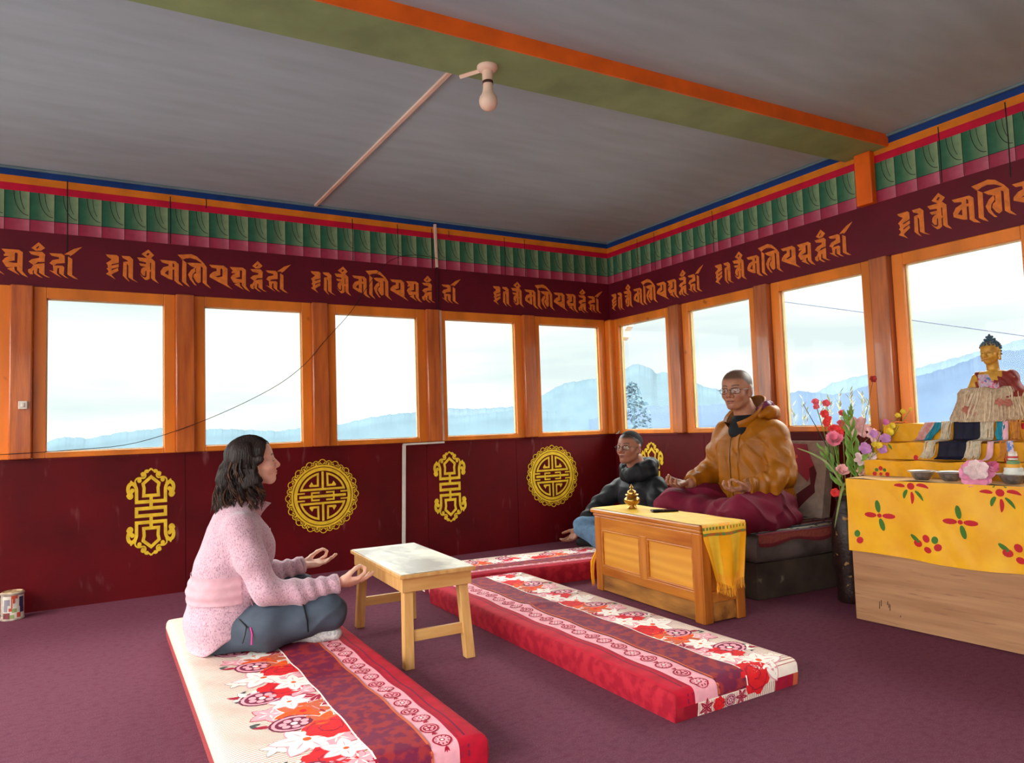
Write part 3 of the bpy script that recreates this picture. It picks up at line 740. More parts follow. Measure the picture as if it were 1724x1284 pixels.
# ---------------------------------------------------------------- low wooden table with worn white top
M_pine = mat('varnished_pine', (222, 174, 110), 0.45, 0.16, 6.0, stretch=(6, 6, 0.7), bump=0.08, bscale=60, col2=(198, 142, 80), contrast=(0.3, 0.75))
M_pinex = mat('varnished_pine_rail', (222, 174, 110), 0.45, 0.16, 6.0, stretch=(0.7, 6, 6), bump=0.08, bscale=60, col2=(198, 142, 80), contrast=(0.3, 0.75))
M_worn = mat('worn_white_laminate', (236, 230, 208), 0.38, 0.1, 3.2, stretch=(1.2, 0.7, 1), col2=(160, 148, 136), contrast=(0.36, 0.54), speck=((150, 136, 126), 9.0, 0.58, 0.74, (1.5, .6, 1)), detail=6)
TBL = (-2.785, -1.885, 0.0)
tb = thing('low_table', 'low wooden table with worn white top beside the woman', 'table', TBL)
th = math.radians(-2.5)
def RT(p, c=TBL, a=th): return (c[0]+p[0]*math.cos(a)-p[1]*math.sin(a), c[1]+p[0]*math.sin(a)+p[1]*math.cos(a), p[2])
def rbox(gg, lo, hi, m=0, c=TBL, a=th):
    x0, y0, z0 = lo; x1, y1, z1 = hi
    B = [(x0, y0), (x1, y0), (x1, y1), (x0, y1)]
    gg.hexa([RT((x, y, z0), c, a) for x, y in B], [RT((x, y, z1), c, a) for x, y in B], m); return gg
g = G(); rbox(g, (-0.175, -0.393, 0.374), (0.175, 0.393, 0.391)); obj('tabletop', g, M_pine, tb, smooth=False, bevel=0.003)
g = G(); rbox(g, (-0.168, -0.386, 0.391), (0.168, 0.386, 0.3935)); obj('laminate', g, M_worn, tb.children[0], smooth=False)
for (a, b) in (((-0.16, -0.375, .315), (.16, -.355, .374)), ((-0.16, .355, .315), (.16, .375, .374)), ((-0.16, -.355, .315), (-.14, .355, .374)), ((.14, -.355, .315), (.16, .355, .374))):
    g = G(); rbox(g, a, b); obj('apron', g, M_pinex if abs(a[1]) > .36 and b[0]-a[0] > .2 else M_pine, tb, smooth=False, bevel=0.002)
for sx in (-1, 1):
    for sy in (-1, 1):
        g = G(); w_ = 0.021
        top = [RT((sx*0.125+dx, sy*0.332+dy, 0.372)) for dx, dy in ((-w_, -w_), (w_, -w_), (w_, w_), (-w_, w_))]
        bot = [RT((sx*0.14+dx, sy*0.372+dy, 0.0)) for dx, dy in ((-w_, -w_), (w_, -w_), (w_, w_), (-w_, w_))]
        g.hexa(bot, top); obj('leg', g, M_pine, tb, smooth=False, bevel=0.003)
for sy in (-1, 1):
    g = G(); rbox(g, (-0.125, sy*0.358-0.009, 0.105), (0.125, sy*0.358+0.009, 0.15)); obj('stretcher', g, M_pinex, tb, smooth=False, bevel=0.002)

# ---------------------------------------------------------------- carved chest table in front of the monk
M_chest = mat('honey_varnished_wood', (206, 132, 52), 0.32, 0.16, 4.0, stretch=(5, 0.6, 6), bump=0.06, bscale=60, col2=(166, 88, 28), contrast=(0.3, 0.75), spec=0.45, coat=0.2)
M_chestv = mat('honey_wood_upright', (204, 128, 48), 0.32, 0.16, 4.0, stretch=(5, 6, 0.6), bump=0.06, bscale=60, col2=(166, 88, 28), contrast=(0.3, 0.75), spec=0.45, coat=0.2)
M_panel = mat('knotty_pine_panel', (224, 158, 62), 0.36, 0.1, 3.0, stretch=(4, 0.5, 5), wave=('BANDS', 'Z', 1.1, 7.0), col2=(208, 138, 48), contrast=(0.2, 0.85), spec=0.45, coat=0.15, speck=((96, 50, 22), 3.2, 0.76, 0.80, (1, 1.5, 2)))
M_base = mat('dirty_chest_base', (196, 132, 62), 0.5, 0.2, 6, col2=(118, 72, 36), stretch=(3, .6, 3))
CH = (-1.345, -2.07, 0.0); ca_ = math.radians(-3.2)
ch = thing('chest_table', 'honey coloured panelled chest table draped with a yellow scarf', 'table', CH)
def cb(name, lo, hi, m, bev=0.003, par=None, chamf=0):
    gg = G(); rbox(gg, lo, hi, 0, CH, ca_); return obj(name, gg, m, par or ch, smooth=False, bevel=bev)
DX, DY, HZ = 0.135, 0.465, 0.485      # half sizes of the carcass, total height
cb('top_board', (-DX-.022, -DY-.02, HZ-.024), (DX+.01, DY+.02, HZ), M_chest, 0.007)
cb('top_moulding', (-DX-.010, -DY-.009, HZ-.045), (DX+.004, DY+.009, HZ-.024), M_chest, 0.008)
cb('carcass', (-DX+.012, -DY+.012, 0.03), (DX, DY-.012, HZ-.045), M_chestv, 0)
for y0, y1 in ((-DY, -DY+.062), (-.032, .032), (DY-.062, DY)):
    cb('stile', (-DX-.004, y0, 0 if abs(y0+y1) > .1 else .135), (-DX+.03, y1, HZ-.045 if abs(y0+y1) > .1 else .375), M_chestv, 0.004)
for y0, y1 in ((-DY+.062, DY-.062),):
    cb('rail', (-DX-.003, y0, .365), (-DX+.03, y1, HZ-.045), M_chest, 0.004)
    cb('rail', (-DX-.003, y0, .098), (-DX+.03, y1, .15), M_chest, 0.004)
    cb('kick_board', (-DX+.004, y0, .006), (-DX+.03, y1, .098), M_base, 0.002)
for y0, y1 in ((-DY+.062, -.032), (.032, DY-.062)):
    cb('panel', (-DX+.010, y0, .15), (-DX+.025, y1, .365), M_panel, 0)
    p_ = ch.children[-1]
    gm = G()
    for lo, hi in (((-DX-.001, y0, .15), (-DX+.012, y0+.011, .365)), ((-DX-.001, y1-.011, .15), (-DX+.012, y1, .365)), ((-DX-.001, y0, .15), (-DX+.012, y1, .16)), ((-DX-.001, y0, .354), (-DX+.012, y1, .365))):
        rbox(gm, lo, hi, 0, CH, ca_)
    obj('panel_moulding', gm, M_chest, p_, smooth=False, bevel=0.003)
for sy in (-1,):
    cb('stile', (-DX, -DY-.006, 0), (-DX+.055, -DY+.02, HZ-.045), M_chestv, 0.004)
    cb('stile', (DX-.055, -DY-.006, 0), (DX, -DY+.02, HZ-.045), M_chestv, 0.004)
    cb('rail', (-DX+.055, -DY-.004, .365), (DX-.055, -DY+.02, HZ-.045), M_chest, 0.003)
    cb('rail', (-DX+.055, -DY-.004, .098), (DX-.055, -DY+.02, .15), M_chest, 0.003)
    cb('kick_board', (-DX+.055, -DY+.002, .006), (DX-.055, -DY+.02, .098), M_base, 0.002)

# yellow offering scarf laid along the chest and hanging over its near end
M_scarf = mat('yellow_silk', (255, 198, 54), 0.55, 0.08, 12, spec=0.3)
M_scarfd = mat('amber_silk_stripe', (255, 172, 20), 0.45, 0.06, 12, spec=0.3)
M_emb = mat('green_embroidery', (96, 132, 62), 0.7, 0.2, 60, col2=(196, 96, 40), contrast=(.45, .55))
sf = thing('offering_scarf', 'yellow silk scarf laid over the chest table and hanging off its near end', 'scarf', (CH[0], CH[1], HZ))
Lt = 2*DY+0.045; hang = 0.275
def scarf_pt(a, s):
    """a across 0..1, s along: 0 far end, Lt near edge, then down"""
    xx = -DX-.012+a*(2*DX+.018)
    if s <= Lt:
        y = DY+.018-s; z = HZ+0.0025+0.0015*math.sin(a*20+s*9)*math.sin(s*13)
        return (xx, y, z)
    t = (s-Lt)/hang; nar = 1-.35*max(0, t-.25)/.75
    xx = .035+(xx-.035)*nar-.012*t
    x2 = xx+0.0
    z = HZ-.001-(s-Lt)*(1-.03*math.sin(a*9))-.02*t*math.sin(a*PI)
    y = -DY-.0255-.012*math.sin(a*11+1+t)*min(1, t*2)*1.1-.014*t-0.004
    return (x2, y, z)
nu_, nv_ = 40, 90
g = G()
def smf(a, b):
    s = b*(Lt+hang)
    if s > Lt+.012 and s < Lt+.05: return 2 if (s > Lt+.036 or (s < Lt+.024 and int(a*26) % 2 == 0)) else 0
    if s > Lt: return 1 if int((a*4.0+.45)) % 2 == 0 else 0
    return 0
g.grid(lambda a, b: RT(scarf_pt(a, b*(Lt+hang)), CH, ca_), nu_, nv_, 0, smf)
obj('cloth', g, [M_scarf, M_scarfd, M_emb], sf, angle=180)
g = G(); rr = random.Random(5)
for i in range(64):
    a = (i+.5)/64; p = np.array(RT(scarf_pt(a, Lt+hang), CH, ca_)); q = [p]
    for k in range(3): q.append(q[-1]+np.array([rr.uniform(-.004, .004), rr.uniform(-.004, .002), -.014-rr.random()*.006]))
    g.tube(q, [0.0016, .0014, .0012, .0008], 4)
for i in range(20):
    a = .15+.7*i/19; p = np.array(RT(scarf_pt(a, Lt+hang*.86), CH, ca_))+np.array([0, -.006, 0]); q = [p]
    for k in range(3): q.append(q[-1]+np.array([rr.uniform(-.004, .004), rr.uniform(-.004, .001), -.013]))
    g.tube(q, [0.0016, .0014, .0012, .0008], 4)
obj('fringe', g, M_scarfd, sf, smooth=True)
g = G()
for i in range(14):
    p = np.array(RT((-DX-.008+rr.uniform(-.01, .012), DY+.035, .16+rr.uniform(-.03, .02)), CH, ca_)); q = [np.array(RT((-DX+.03, DY+.03, .235), CH, ca_)), p, p+np.array([-.004, 0, -.06]), p+np.array([rr.uniform(-.01, .004), 0, -.12])]
    g.tube(q, [0.006, .005, .004, .001], 5)
obj('tassel', g, M_scarfd, sf, smooth=True)
# far end drops behind the chest's left corner
g = G(); g.grid(lambda a, b: RT((-DX+.02+a*(2*DX-.03)*(1-.4*b), DY+.024+.006*math.sin(a*9), HZ+.002-b*.26), CH, ca_), 14, 8); obj('far_end', g, M_scarfd, sf, angle=180)

# brass lidded pot and phone on the chest
M_brass = mat('aged_brass', (196, 150, 74), 0.3, 0.15, 20, metal=0.9, spec=0.5)
pz = HZ+0.005; px_, py_ = -1.325, -1.80
bp = thing('brass_pot', 'small brass lidded pot standing on the chest table', 'pot', (px_, py_, pz))
g = G().lathe([(r*1.3, z*1.22) for r, z in [(.0, 0), (.022, 0), (.024, .004), (.017, .012), (.016, .016), (.030, .024), (.037, .036), (.037, .044), (.030, .053), (.020, .058), (.021, .062), (.0, .0621)]], (px_, py_, pz), 32); obj('body', g, M_brass, bp, angle=60)
g = G().lathe([(r*1.3, z*1.22) for r, z in [(.0, .062), (.027, .062), (.031, .066), (.030, .069), (.022, .071), (.022, .078), (.017, .086), (.007, .090), (.005, .096), (.009, .100), (.006, .106), (.003, .112), (.0, .118)]], (px_, py_, pz), 32); obj('lid', g, M_brass, bp, angle=60)
ph_ = thing('phone', 'black phone lying on the yellow scarf beside the brass pot', 'phone', (-1.285, -2.03, HZ+.004))
g = G().box((-1.318, -2.105, HZ+.0045), (-1.248, -1.955, HZ+.0125), rot=math.radians(62)); obj('body', g, mat('black_phone', (16, 16, 20), 0.2, 0.02), ph_, smooth=True, bevel=0.004)
g = G().box((-1.315, -2.101, HZ+.0122), (-1.251, -1.959, HZ+.0129), rot=math.radians(62)); obj('screen', g, mat('phone_glass', (22, 24, 30), 0.08, 0.02), ph_, smooth=False)

# ---------------------------------------------------------------- monk's raised seat
M_sack = mat('brown_grey_cloth', (104, 90, 86), 0.9, 0.2, 8, bump=0.4, bscale=200, speck=((66, 52, 50), 4, .5, .7))
M_seatb = mat('dark_worn_wood', (84, 70, 60), 0.7, 0.25, 5, col2=(52, 42, 38), speck=((120, 110, 92), 10, .66, .74))
g = G().hexa([(-.94, -2.372, 0), (-.10, -2.45, 0), (-.10, -1.55, 0), (-.965, -1.55, 0)], [(-.94, -2.372, .20), (-.10, -2.45, .20), (-.10, -1.55, .20), (-.965, -1.55, .20)])
tag(obj('wooden_plinth', g, M_seatb, smooth=False, bevel=0.006), 'dark worn wooden base under the monk\'s seat cushion', 'plinth')
g = G()
def cush(a, b, lo, hi, T0, T1): pass
rings = []
bw = [(-.955, -2.385), (-.09, -2.462), (-.09, -1.545), (-.98, -1.545)]
def rr_ring(sc_, z, wob):
    cx, cy = -.53, -1.93; out = []
    n = 15
    for i in range(4):
        a, b = np.array(bw[i]), np.array(bw[(i+1) % 4])
        for k in range(n):
            p = a+(b-a)*k/n; d = p-np.array([cx, cy]); L_ = np.linalg.norm(d)
            out.append((cx+d[0]*(1+sc_/L_), cy+d[1]*(1+sc_/L_), z+wob*math.sin(p[0]*11+p[1]*8)))
    return out
g.loft([rr_ring(-.05, .20, 0), rr_ring(-.008, .205, .004), rr_ring(.018, .24, .006), rr_ring(.022, .29, .008), rr_ring(.006, .335, .006), rr_ring(-.03, .352, .004), rr_ring(-.4, .356, 0)])
tag(obj('seat_cushion', g, M_sack, angle=60), 'thick brown grey seat cushion the monk sits on', 'cushion')
RUG = [s2l(c) for c in ((112, 30, 40), (40, 38, 48), (196, 186, 160), (60, 66, 84), (96, 30, 44), (150, 70, 60))]
M_rug = mat('striped_woven_rug', (255, 255, 255), 0.95, 0.15, 60, attr='Col', bump=0.5, bscale=300)
g = G(); cols = []
def rugpt(a, b):
    x = -.965+a*.87; e0 = -2.40-.078*a; s = b*.94-.07
    if s < 0: y = e0-.016-.004*math.sin(a*14); z = .362+s*(.62+.35*math.sin(a*7+1)**2)
    else: y = e0-.014+s*.98; z = .364+.006*min(1, s*8)+.003*math.sin(a*9+s*7)
    return (x, y, z)
sq = [0, .25, .28, .34, .36, .43, .45, .5, .53, .6, .64, .7, .72, .78, .80]
def rugc(a, b):
    s = b*.94-.07
    if s < -.01: return RUG[0] if s < -.045 else RUG[5]
    k = int(s*1000/11)
    pat = [0, 5, 3, 1, 2, 1, 2, 1, 3, 3, 1, 2, 4, 4, 0, 0, 1, 3, 2, 1, 4]
    c = RUG[pat[k % len(pat)]]
    if pat[k % len(pat)] == 2 and int(a*60+k) % 7 == 0: c = RUG[1]
    return c
nu_, nv_ = 40, 110
g.grid(lambda a, b: rugpt(a, b), nu_, nv_)
cols = [rugc(i/nu_, j/nv_) for j in range(nv_+1) for i in range(nu_+1)]
tag(obj('woven_rug', g, M_rug, angle=180, col=np.array(cols)), 'striped woven rug spread over the monk\'s seat cushion', 'rug')
# patchwork back cushion leaning on the wall behind the monk
M_taupe = mat('taupe_cloth', (150, 130, 120), 0.9, 0.12, 20, bump=0.3, bscale=200)
M_mcl = mat('crimson_cushion_cloth', (150, 20, 56), 0.7, 0.15, 6, sheen=0.3)
M_mcd = mat('deep_maroon_cushion_cloth', (84, 16, 30), 0.8, 0.15, 8)
bc = thing('back_cushion', 'patchwork maroon and taupe cushion leaning on the wall behind the monk', 'cushion', (-.16, -2.0, .38))
def bcp(u, v, off=0.0):     # u 0..1 toward the viewer (−Y), v up
    y = -1.55-u*.72; z = .372+v*.47; bul = .035*(1-(2*u-1)**4)*(1-(2*v-1)**4)
    return (-.225+.11*v-bul-off, y, z)
g = G(); g.grid(lambda a, b: bcp(a, b), 20, 16); g.grid(lambda a, b: (bcp(1-a, b)[0]+.075+.07*(1-(1-2*a)**4)*(1-(2*b-1)**4)-.07, bcp(1-a, b)[1], bcp(1-a, b)[2]), 20, 16)
for e in ((0, 1), (1, 0)):
    pass
g2_ = []
for (f, nn) in ((lambda t: (1, t), 16), (lambda t: (0, 1-t), 16), (lambda t: (1-t, 1), 20), (lambda t: (t, 0), 20)):
    A_ = [bcp(*f(k/nn)) for k in range(nn+1)]; B_ = [(q[0]+.075, q[1], q[2]) for q in A_]
    g.add(A_+B_, [(i, i+1, nn+2+i, nn+1+i) for i in range(nn)])
obj('cushion_body', g, M_taupe, bc, angle=60)
for poly, m in (([(.60, .97), (.80, .96), (.9, .68), (.86, .46), (.60, .78)], M_mcl), ([(.86, .64), (.9, .68), (.93, .58), (.92, .40), (.89, .40)], M_mcd), ([(.6, .05), (.78, .1), (.93, .33), (.92, .42), (.89, .44), (.66, .18)], M_mcd), ([(.10, .1), (.5, .1), (.4, .9), (.1, .9)], M_mcl)):
    gp = G(); c = np.mean(poly, axis=0); K = 5
    P = []
    for i in range(len(poly)):
        a, b = np.array(poly[i]), np.array(poly[(i+1) % len(poly)])
        for k in range(5): P.append(a+(b-a)*k/5)
    vs = [bcp(c[0], c[1], .003)]; 
    for q in range(1, K+1): vs += [bcp(*(c+(p-c)*q/K), .003) for p in P]
    n = len(P); fs = [(0, 1+i, 1+(i+1) % n) for i in range(n)]+[(1+q*n+i, 1+(q+1)*n+i, 1+(q+1)*n+(i+1) % n, 1+q*n+(i+1) % n) for q in range(K-1) for i in range(n)]
    gp.add(vs, fs); obj('patch', gp, m, bc, angle=180)

# ---------------------------------------------------------------- paint can, lamp, conduits, switch, cord
M_tin = mat('paint_spattered_tin', (206, 196, 180), 0.5, 0.15, 30, col2=(150, 130, 120))
cx, cy = -4.487, -0.115
pc = thing('paint_can', 'old paint spattered tin can on the carpet by the back wall', 'can', (cx, cy, 0))
g = G().lathe([(0, 0), (.056, 0), (.058, .003), (.058, .007), (.0555, .010), (.0555, .138), (.058, .141), (.059, .150), (.0555, .153)], (cx, cy, 0), 36, cap=False); obj('body', g, M_tin, pc, angle=50)
g = G().lathe([(.0555, .151), (.050, .156), (.046, .150), (0, .150)], (cx, cy, 0), 36, cap=False); obj('lid', g, mat('crusted_lid', (214, 190, 150), 0.7, 0.2, 40, col2=(130, 90, 60)), pc, angle=50)
g = G().tube([(cx-.0575, cy, .125), (cx-.06, cy-.02, .06), (cx-.05, cy-.04, .03), (cx-.03, cy-.056, .035)], .0015, 6); obj('bail_handle', g, mat('wire', (120, 110, 100), .4, metal=.6), pc)
g = G(); LBL = [M_tin]
def cyl_patch(a0, a1, z0, z1, m, off=.0006):
    n = 8; A_ = []
    for z in (z0, z1): A_ += [(cx+(.0555+off)*math.cos(math.radians(a0+(a1-a0)*k/n)), cy+(.0555+off)*math.sin(math.radians(a0+(a1-a0)*k/n)), z) for k in range(n+1)]
    g.add(A_, [(i, i+1, n+2+i, n+1+i) for i in range(n)], m)
LM = [mat('can_label_grey', (150, 144, 156), .6), mat('can_label_violet', (62, 44, 84), .6), mat('can_label_red', (206, 84, 62), .6), mat('can_label_green', (150, 170, 110), .6), mat('can_label_maroon', (130, 70, 70), .6), mat('can_label_white', (226, 220, 206), .6)]
for a0, a1, z0, z1, m in ((222, 342, .012, .135, 5), (230, 262, .085, .118, 0), (228, 250, .05, .085, 0), (308, 338, .075, .128, 1), (312, 340, .04, .075, 1), (268, 274, .07, .15, 2), (274, 300, .12, .15, 2), (276, 288, .095, .12, 2), (272, 296, .045, .066, 3), (256, 272, .052, .070, 2), (224, 262, .012, .045, 4), (296, 318, .015, .042, 2), (262, 284, .012, .032, 3)):
    cyl_patch(a0, a1, z0, z1, m, .0006+.0003*(m != 5))
obj('label', g, LM, pc, smooth=True)

bx0, by0, bz0 = -2.585, -2.455, 2.595
bl = thing('bulb_lamp', 'unlit bulb in a holder under the green ceiling beam', 'lamp', (bx0, by0, bz0))
g = G().lathe([(0, 0), (.046, 0), (.047, -.006), (.040, -.016), (.028, -.024), (.0, -.025)], (bx0, by0, bz0), 28); obj('base_plate', g, M_pinkplastic, bl, angle=50)
g = G().lathe([(0, -.02), (.024, -.022), (.024, -.062), (.026, -.068), (.0, -.07)], (bx0, by0, bz0), 24); obj('holder', g, M_pinkplastic, bl, angle=50)
g = G().lathe([(.0245, -.0685), (.0235, -.078), (.0245, -.080)], (bx0, by0, bz0), 24, cap=True); obj('dark_ring', g, mat('dark_bakelite', (70, 44, 36), .5), bl)
g = G().lathe([(.022, -.078), (.022, -.100), (.0245, -.115), (.030, -.128), (.038, -.140), (.0415, -.155), (.040, -.170), (.034, -.184), (.022, -.195), (.008, -.199), (0, -.2)], (bx0, by0, bz0), 32); obj('bulb', g, mat('frosted_bulb', (244, 212, 190), .3, .03), bl, angle=60)
g = G().tube([(bx0-.015, by0+.02, bz0-.008), (bx0-.075, by0+.12, bz0-.008)], .011, 4); obj('stub', g, M_pinkplastic, bl, smooth=False)
def flatbar(name, pts, wd, th_, m, par=None, axis='z'):
    gg = G()
    for a, b in zip(pts[:-1], pts[1:]):
        a, b = np.array(a, float), np.array(b, float); d = (b-a)/np.linalg.norm(b-a)
        n = {'z': np.array([0, 0, 1.0]), 'y': np.array([0, 1.0, 0])}[axis]; s_ = np.cross(d, n); s_ /= np.linalg.norm(s_)
        q = [a-s_*wd/2, a+s_*wd/2, b+s_*wd/2, b-s_*wd/2]
        gg.hexa([x-n*th_/2 for x in q], [x+n*th_/2 for x in q])
    return obj(name, gg, m, par, smooth=False, bevel=0.002)
tag(flatbar('ceiling_conduit', [(-2.655, -2.30, ZC-.007), (-2.70, -0.02, ZC-.007)], .022, .014, M_pinkplastic), 'pinkish conduit running across the ceiling from the beam to the back wall', 'conduit')
wc = thing('wall_conduit', 'pale vertical conduit running down the back wall past the windows to the floor', 'conduit', (-1.74, -0.01, 1.6))
flatbar('pipe', [(-1.745, -.010, 2.635), (-1.737, -.010, 2.285)], .02, .018, M_pinkplastic, wc, 'y')
flatbar('pipe', [(-1.738, -.010, 2.285), (-1.738, -.010, 1.95)], .016, .016, mat('maroon_painted_pipe', (70, 12, 26), .5), wc, 'y')
flatbar('pipe', [(-1.720, -.01, 1.94), (-1.722, -.010, .905)], .02, .018, mat('peach_plastic', (236, 200, 176), .4), wc, 'y')
flatbar('sill_strip', [(-1.72, -.02, .892), (-2.06, -.02, .888)], .014, .03, M_white, wc, 'y')
flatbar('pipe', [(-2.05, -.010, .885), (-2.075, -.010, .0)], .026, .014, M_white, wc, 'y')
sw_ = thing('light_switch', 'small white light switch on the orange post at the far left', 'switch', (-4.453, -.04, 1.22))
g = G().box((-4.475, -.058, 1.196), (-4.431, -.04, 1.244)); obj('plate', g, M_white, sw_, smooth=False, bevel=.003)
g = G().box((-4.460, -.064, 1.208), (-4.446, -.057, 1.232)); obj('rocker', g, M_white, sw_, smooth=False, bevel=.002)
cp = [(-5.6, .915), (-4.562, .934), (-4.2, .945), (-3.858, .975), (-3.44, 1.115), (-3.037, 1.312), (-2.81, 1.481), (-2.659, 1.657), (-2.457, 1.885), (-2.291, 2.134), (-2.146, 2.293), (-1.974, 2.355), (-1.782, 2.354), (-1.745, 2.345)]
g = G().tube([(x, -.045, z) for x, z in (tuple(q) for q in spline(cp, 5))], .0022, 6)
tag(obj('black_cord', g, mat('black_wire', (30, 26, 28), .6)), 'thin black cord drooping across the left windows to the conduit', 'cord')
g = G()
for s in (-1, 1): g.add([(-.03, -.075, .902), (-.03+s*.022, -.085, .918), (-.03+s*.024, -.07, .932), (-.03+s*.006, -.07, .912)], [(0, 1, 2, 3)])
g.box((-.036, -.085, .90), (-.024, -.065, .906)); tag(obj('paper_bow', g, M_white, smooth=False), 'tiny white folded paper on the sill at the room corner', 'paper')
# ================================================================ PEOPLE
class SDF:
    """smooth blend of tapered limbs and ellipsoids, meshed as one continuous surface"""
    def __init__(s, frame=None): s.ops = []; s.frame = frame or (np.zeros(3), np.eye(3)); s.disp = None
    def _p(s, q): o, R_ = s.frame; return o+R_ @ np.asarray(q, float)
    def rc(s, a, b, ra, rb, k=0.02, sub=False, flat=False, sq=None):
        a, b = s._p(a), s._p(b)
        s.ops.append(('rc', (a, b, ra, rb, flat), k, sub, np.minimum(a-ra, b-rb), np.maximum(a+ra, b+rb))); return s
    def ch(s, pts, rs, k=0.02, flat=False):
        for i in range(len(pts)-1): s.rc(pts[i], pts[i+1], rs[i], rs[i+1], k, flat=flat and i == len(pts)-2)
        return s
    def el(s, c, r, k=0.02, sub=False, rot=None):
        c = s._p(c); R_ = s.frame[1] @ (np.array(rot) if rot is not None else np.eye(3)); m = max(r)
        s.ops.append(('el', (c, np.array(r, float), R_), k, sub, c-m, c+m)); return s
    def loft(s, sec, k=0.02, n=2.4):
        """sec rows: z, cx, cy, a (half depth), b (half width)"""
        sec = np.array(sec, float); o, R_ = s.frame
        m = max(sec[:, 3].max(), sec[:, 4].max())+np.abs(sec[:, 1:3]).max()
        zc = [o+R_ @ np.array([0, 0, sec[0, 0]]), o+R_ @ np.array([0, 0, sec[-1, 0]])]
        s.ops.append(('lf', (sec, n), k, False, np.minimum(*zc)-m, np.maximum(*zc)+m)); return s
    def cut(s, p, nrm, k=0.003):
        p = s._p(p); nrm = s.frame[1] @ (np.asarray(nrm, float)/np.linalg.norm(nrm))
        s.ops.append(('pl', (p, nrm), k, True, None, None)); return s
    def prim(s, kind, a, P):
        if kind == 'rc':
            A, B, ra, rb, flat = a; d = B-A; L2 = d @ d
            t = ((P-A) @ d)/L2; tc_ = np.clip(t, 0, 1)
            q = P-A-tc_[:, None]*d
            r = np.sqrt((q*q).sum(1))-(ra+(rb-ra)*tc_)
            if flat: r = np.maximum(r, (t-1)*math.sqrt(L2))
            return r
        if kind == 'el':
            c, r, R_ = a; q = (P-c) @ R_
            k0 = np.sqrt(((q/r)**2).sum(1)); k1 = np.sqrt(((q/(r*r))**2).sum(1))+1e-9
            return np.where(k0 < 0.05, -r.min(), k0*(k0-1)/k1)
        if kind == 'lf':
            sec, n = a; o, R_ = s.frame; q = (P-o) @ R_; z = q[:, 2]; zc = np.clip(z, sec[0, 0], sec[-1, 0])
            cx = np.interp(zc, sec[:, 0], sec[:, 1]); cy = np.interp(zc, sec[:, 0], sec[:, 2]); A = np.interp(zc, sec[:, 0], sec[:, 3]); B = np.interp(zc, sec[:, 0], sec[:, 4])
            x, y = np.abs(q[:, 0]-cx), np.abs(q[:, 1]-cy)
            k0 = ((x/A)**n+(y/B)**n)**(1/n)
            g1 = np.sqrt((x/A**2)**2+(y/B**2)**2)+1e-9
            d = np.where(k0 < 0.2, -0.7*np.minimum(A, B), (k0-1)*np.maximum(k0, .3)/g1)
            dz = np.abs(z-zc)
            return np.where(dz > 0, np.sqrt(np.maximum(d, 0)**2+dz**2), d)
        if kind == 'pl': return -((P-a[0]) @ a[1])
    def ev(s, P):
        D = np.full(len(P), 0.3)
        for kind, a, k, sub, lo, hi in s.ops:
            if lo is None: idx = np.arange(len(P))
            else:
                mg = k+0.05
                idx = np.nonzero(((P > lo-mg) & (P < hi+mg)).all(1))[0]
            if not len(idx): continue
            e = s.prim(kind, a, P[idx]); d = D[idx]
            if sub:
                e = -e if kind != 'pl' else -e
                h = np.clip(.5+.5*(e-d)/k, 0, 1); D[idx] = d+(e-d)*h+k*h*(1-h)
            else:
                h = np.clip(.5+.5*(d-e)/k, 0, 1); D[idx] = d+(e-d)*h-k*h*(1-h)
        return D
    def mesh(s, h=0.004):
        los = [o[4] for o in s.ops if o[4] is not None and not o[3]]; his = [o[5] for o in s.ops if o[5] is not None and not o[3]]
        lo = np.min(los, 0)-0.02; hi = np.max(his, 0)+0.02; B = 8
        nb = np.ceil((hi-lo)/(h*B)).astype(int)+1; n = nb*B
        bi = np.stack(np.meshgrid(*[np.arange(q) for q in nb], indexing='ij'), -1).reshape(-1, 3)
        cen = lo+(bi*B+B/2-0.5)*h; dc = s.ev(cen)
        D = np.where(dc > 0, 0.3, -0.3).reshape(nb).astype(np.float32)
        D = D.repeat(B, 0).repeat(B, 1).repeat(B, 2)
        act = bi[np.abs(dc) < h*B*0.9*1.15+0.012]
        off = np.stack(np.meshgrid(*[np.arange(B)]*3, indexing='ij'), -1).reshape(-1, 3)
        for c in range(0, len(act), 600):
            I = (act[c:c+600, None, :]*B+off[None]).reshape(-1, 3); P = lo+I*h
            v = s.ev(P)
            if s.disp is not None: v = v+s.disp(P)
            D[I[:, 0], I[:, 1], I[:, 2]] = v
        S = D < 0
        cor = [(i, j, k) for i in (0, 1) for j in (0, 1) for k in (0, 1)]
        sub = lambda A, c: A[c[0]:A.shape[0]-1+c[0], c[1]:A.shape[1]-1+c[1], c[2]:A.shape[2]-1+c[2]]
        cnt = sum(sub(S, c).astype(np.int8) for c in cor)
        cells = np.argwhere((cnt > 0) & (cnt < 8))
        vals = np.stack([D[cells[:, 0]+c[0], cells[:, 1]+c[1], cells[:, 2]+c[2]] for c in cor], 1).astype(float)
        acc = np.zeros((len(cells), 3)); num = np.zeros(len(cells))
        for a in range(8):
            for b in range(a+1, 8):
                df = np.array(cor[b])-np.array(cor[a])
                if np.abs(df).sum() != 1: continue
                va, vb = vals[:, a], vals[:, b]; x = (va < 0) != (vb < 0)
                t = np.where(x, va/np.where(x, va-vb, 1), 0)
                acc += np.where(x[:, None], np.array(cor[a])+t[:, None]*df, 0); num += x
        V = lo+(cells+acc/num[:, None])*h
        idx = np.full(np.array(D.shape)-1, -1, np.int32); idx[cells[:, 0], cells[:, 1], cells[:, 2]] = np.arange(len(cells))
        F = []
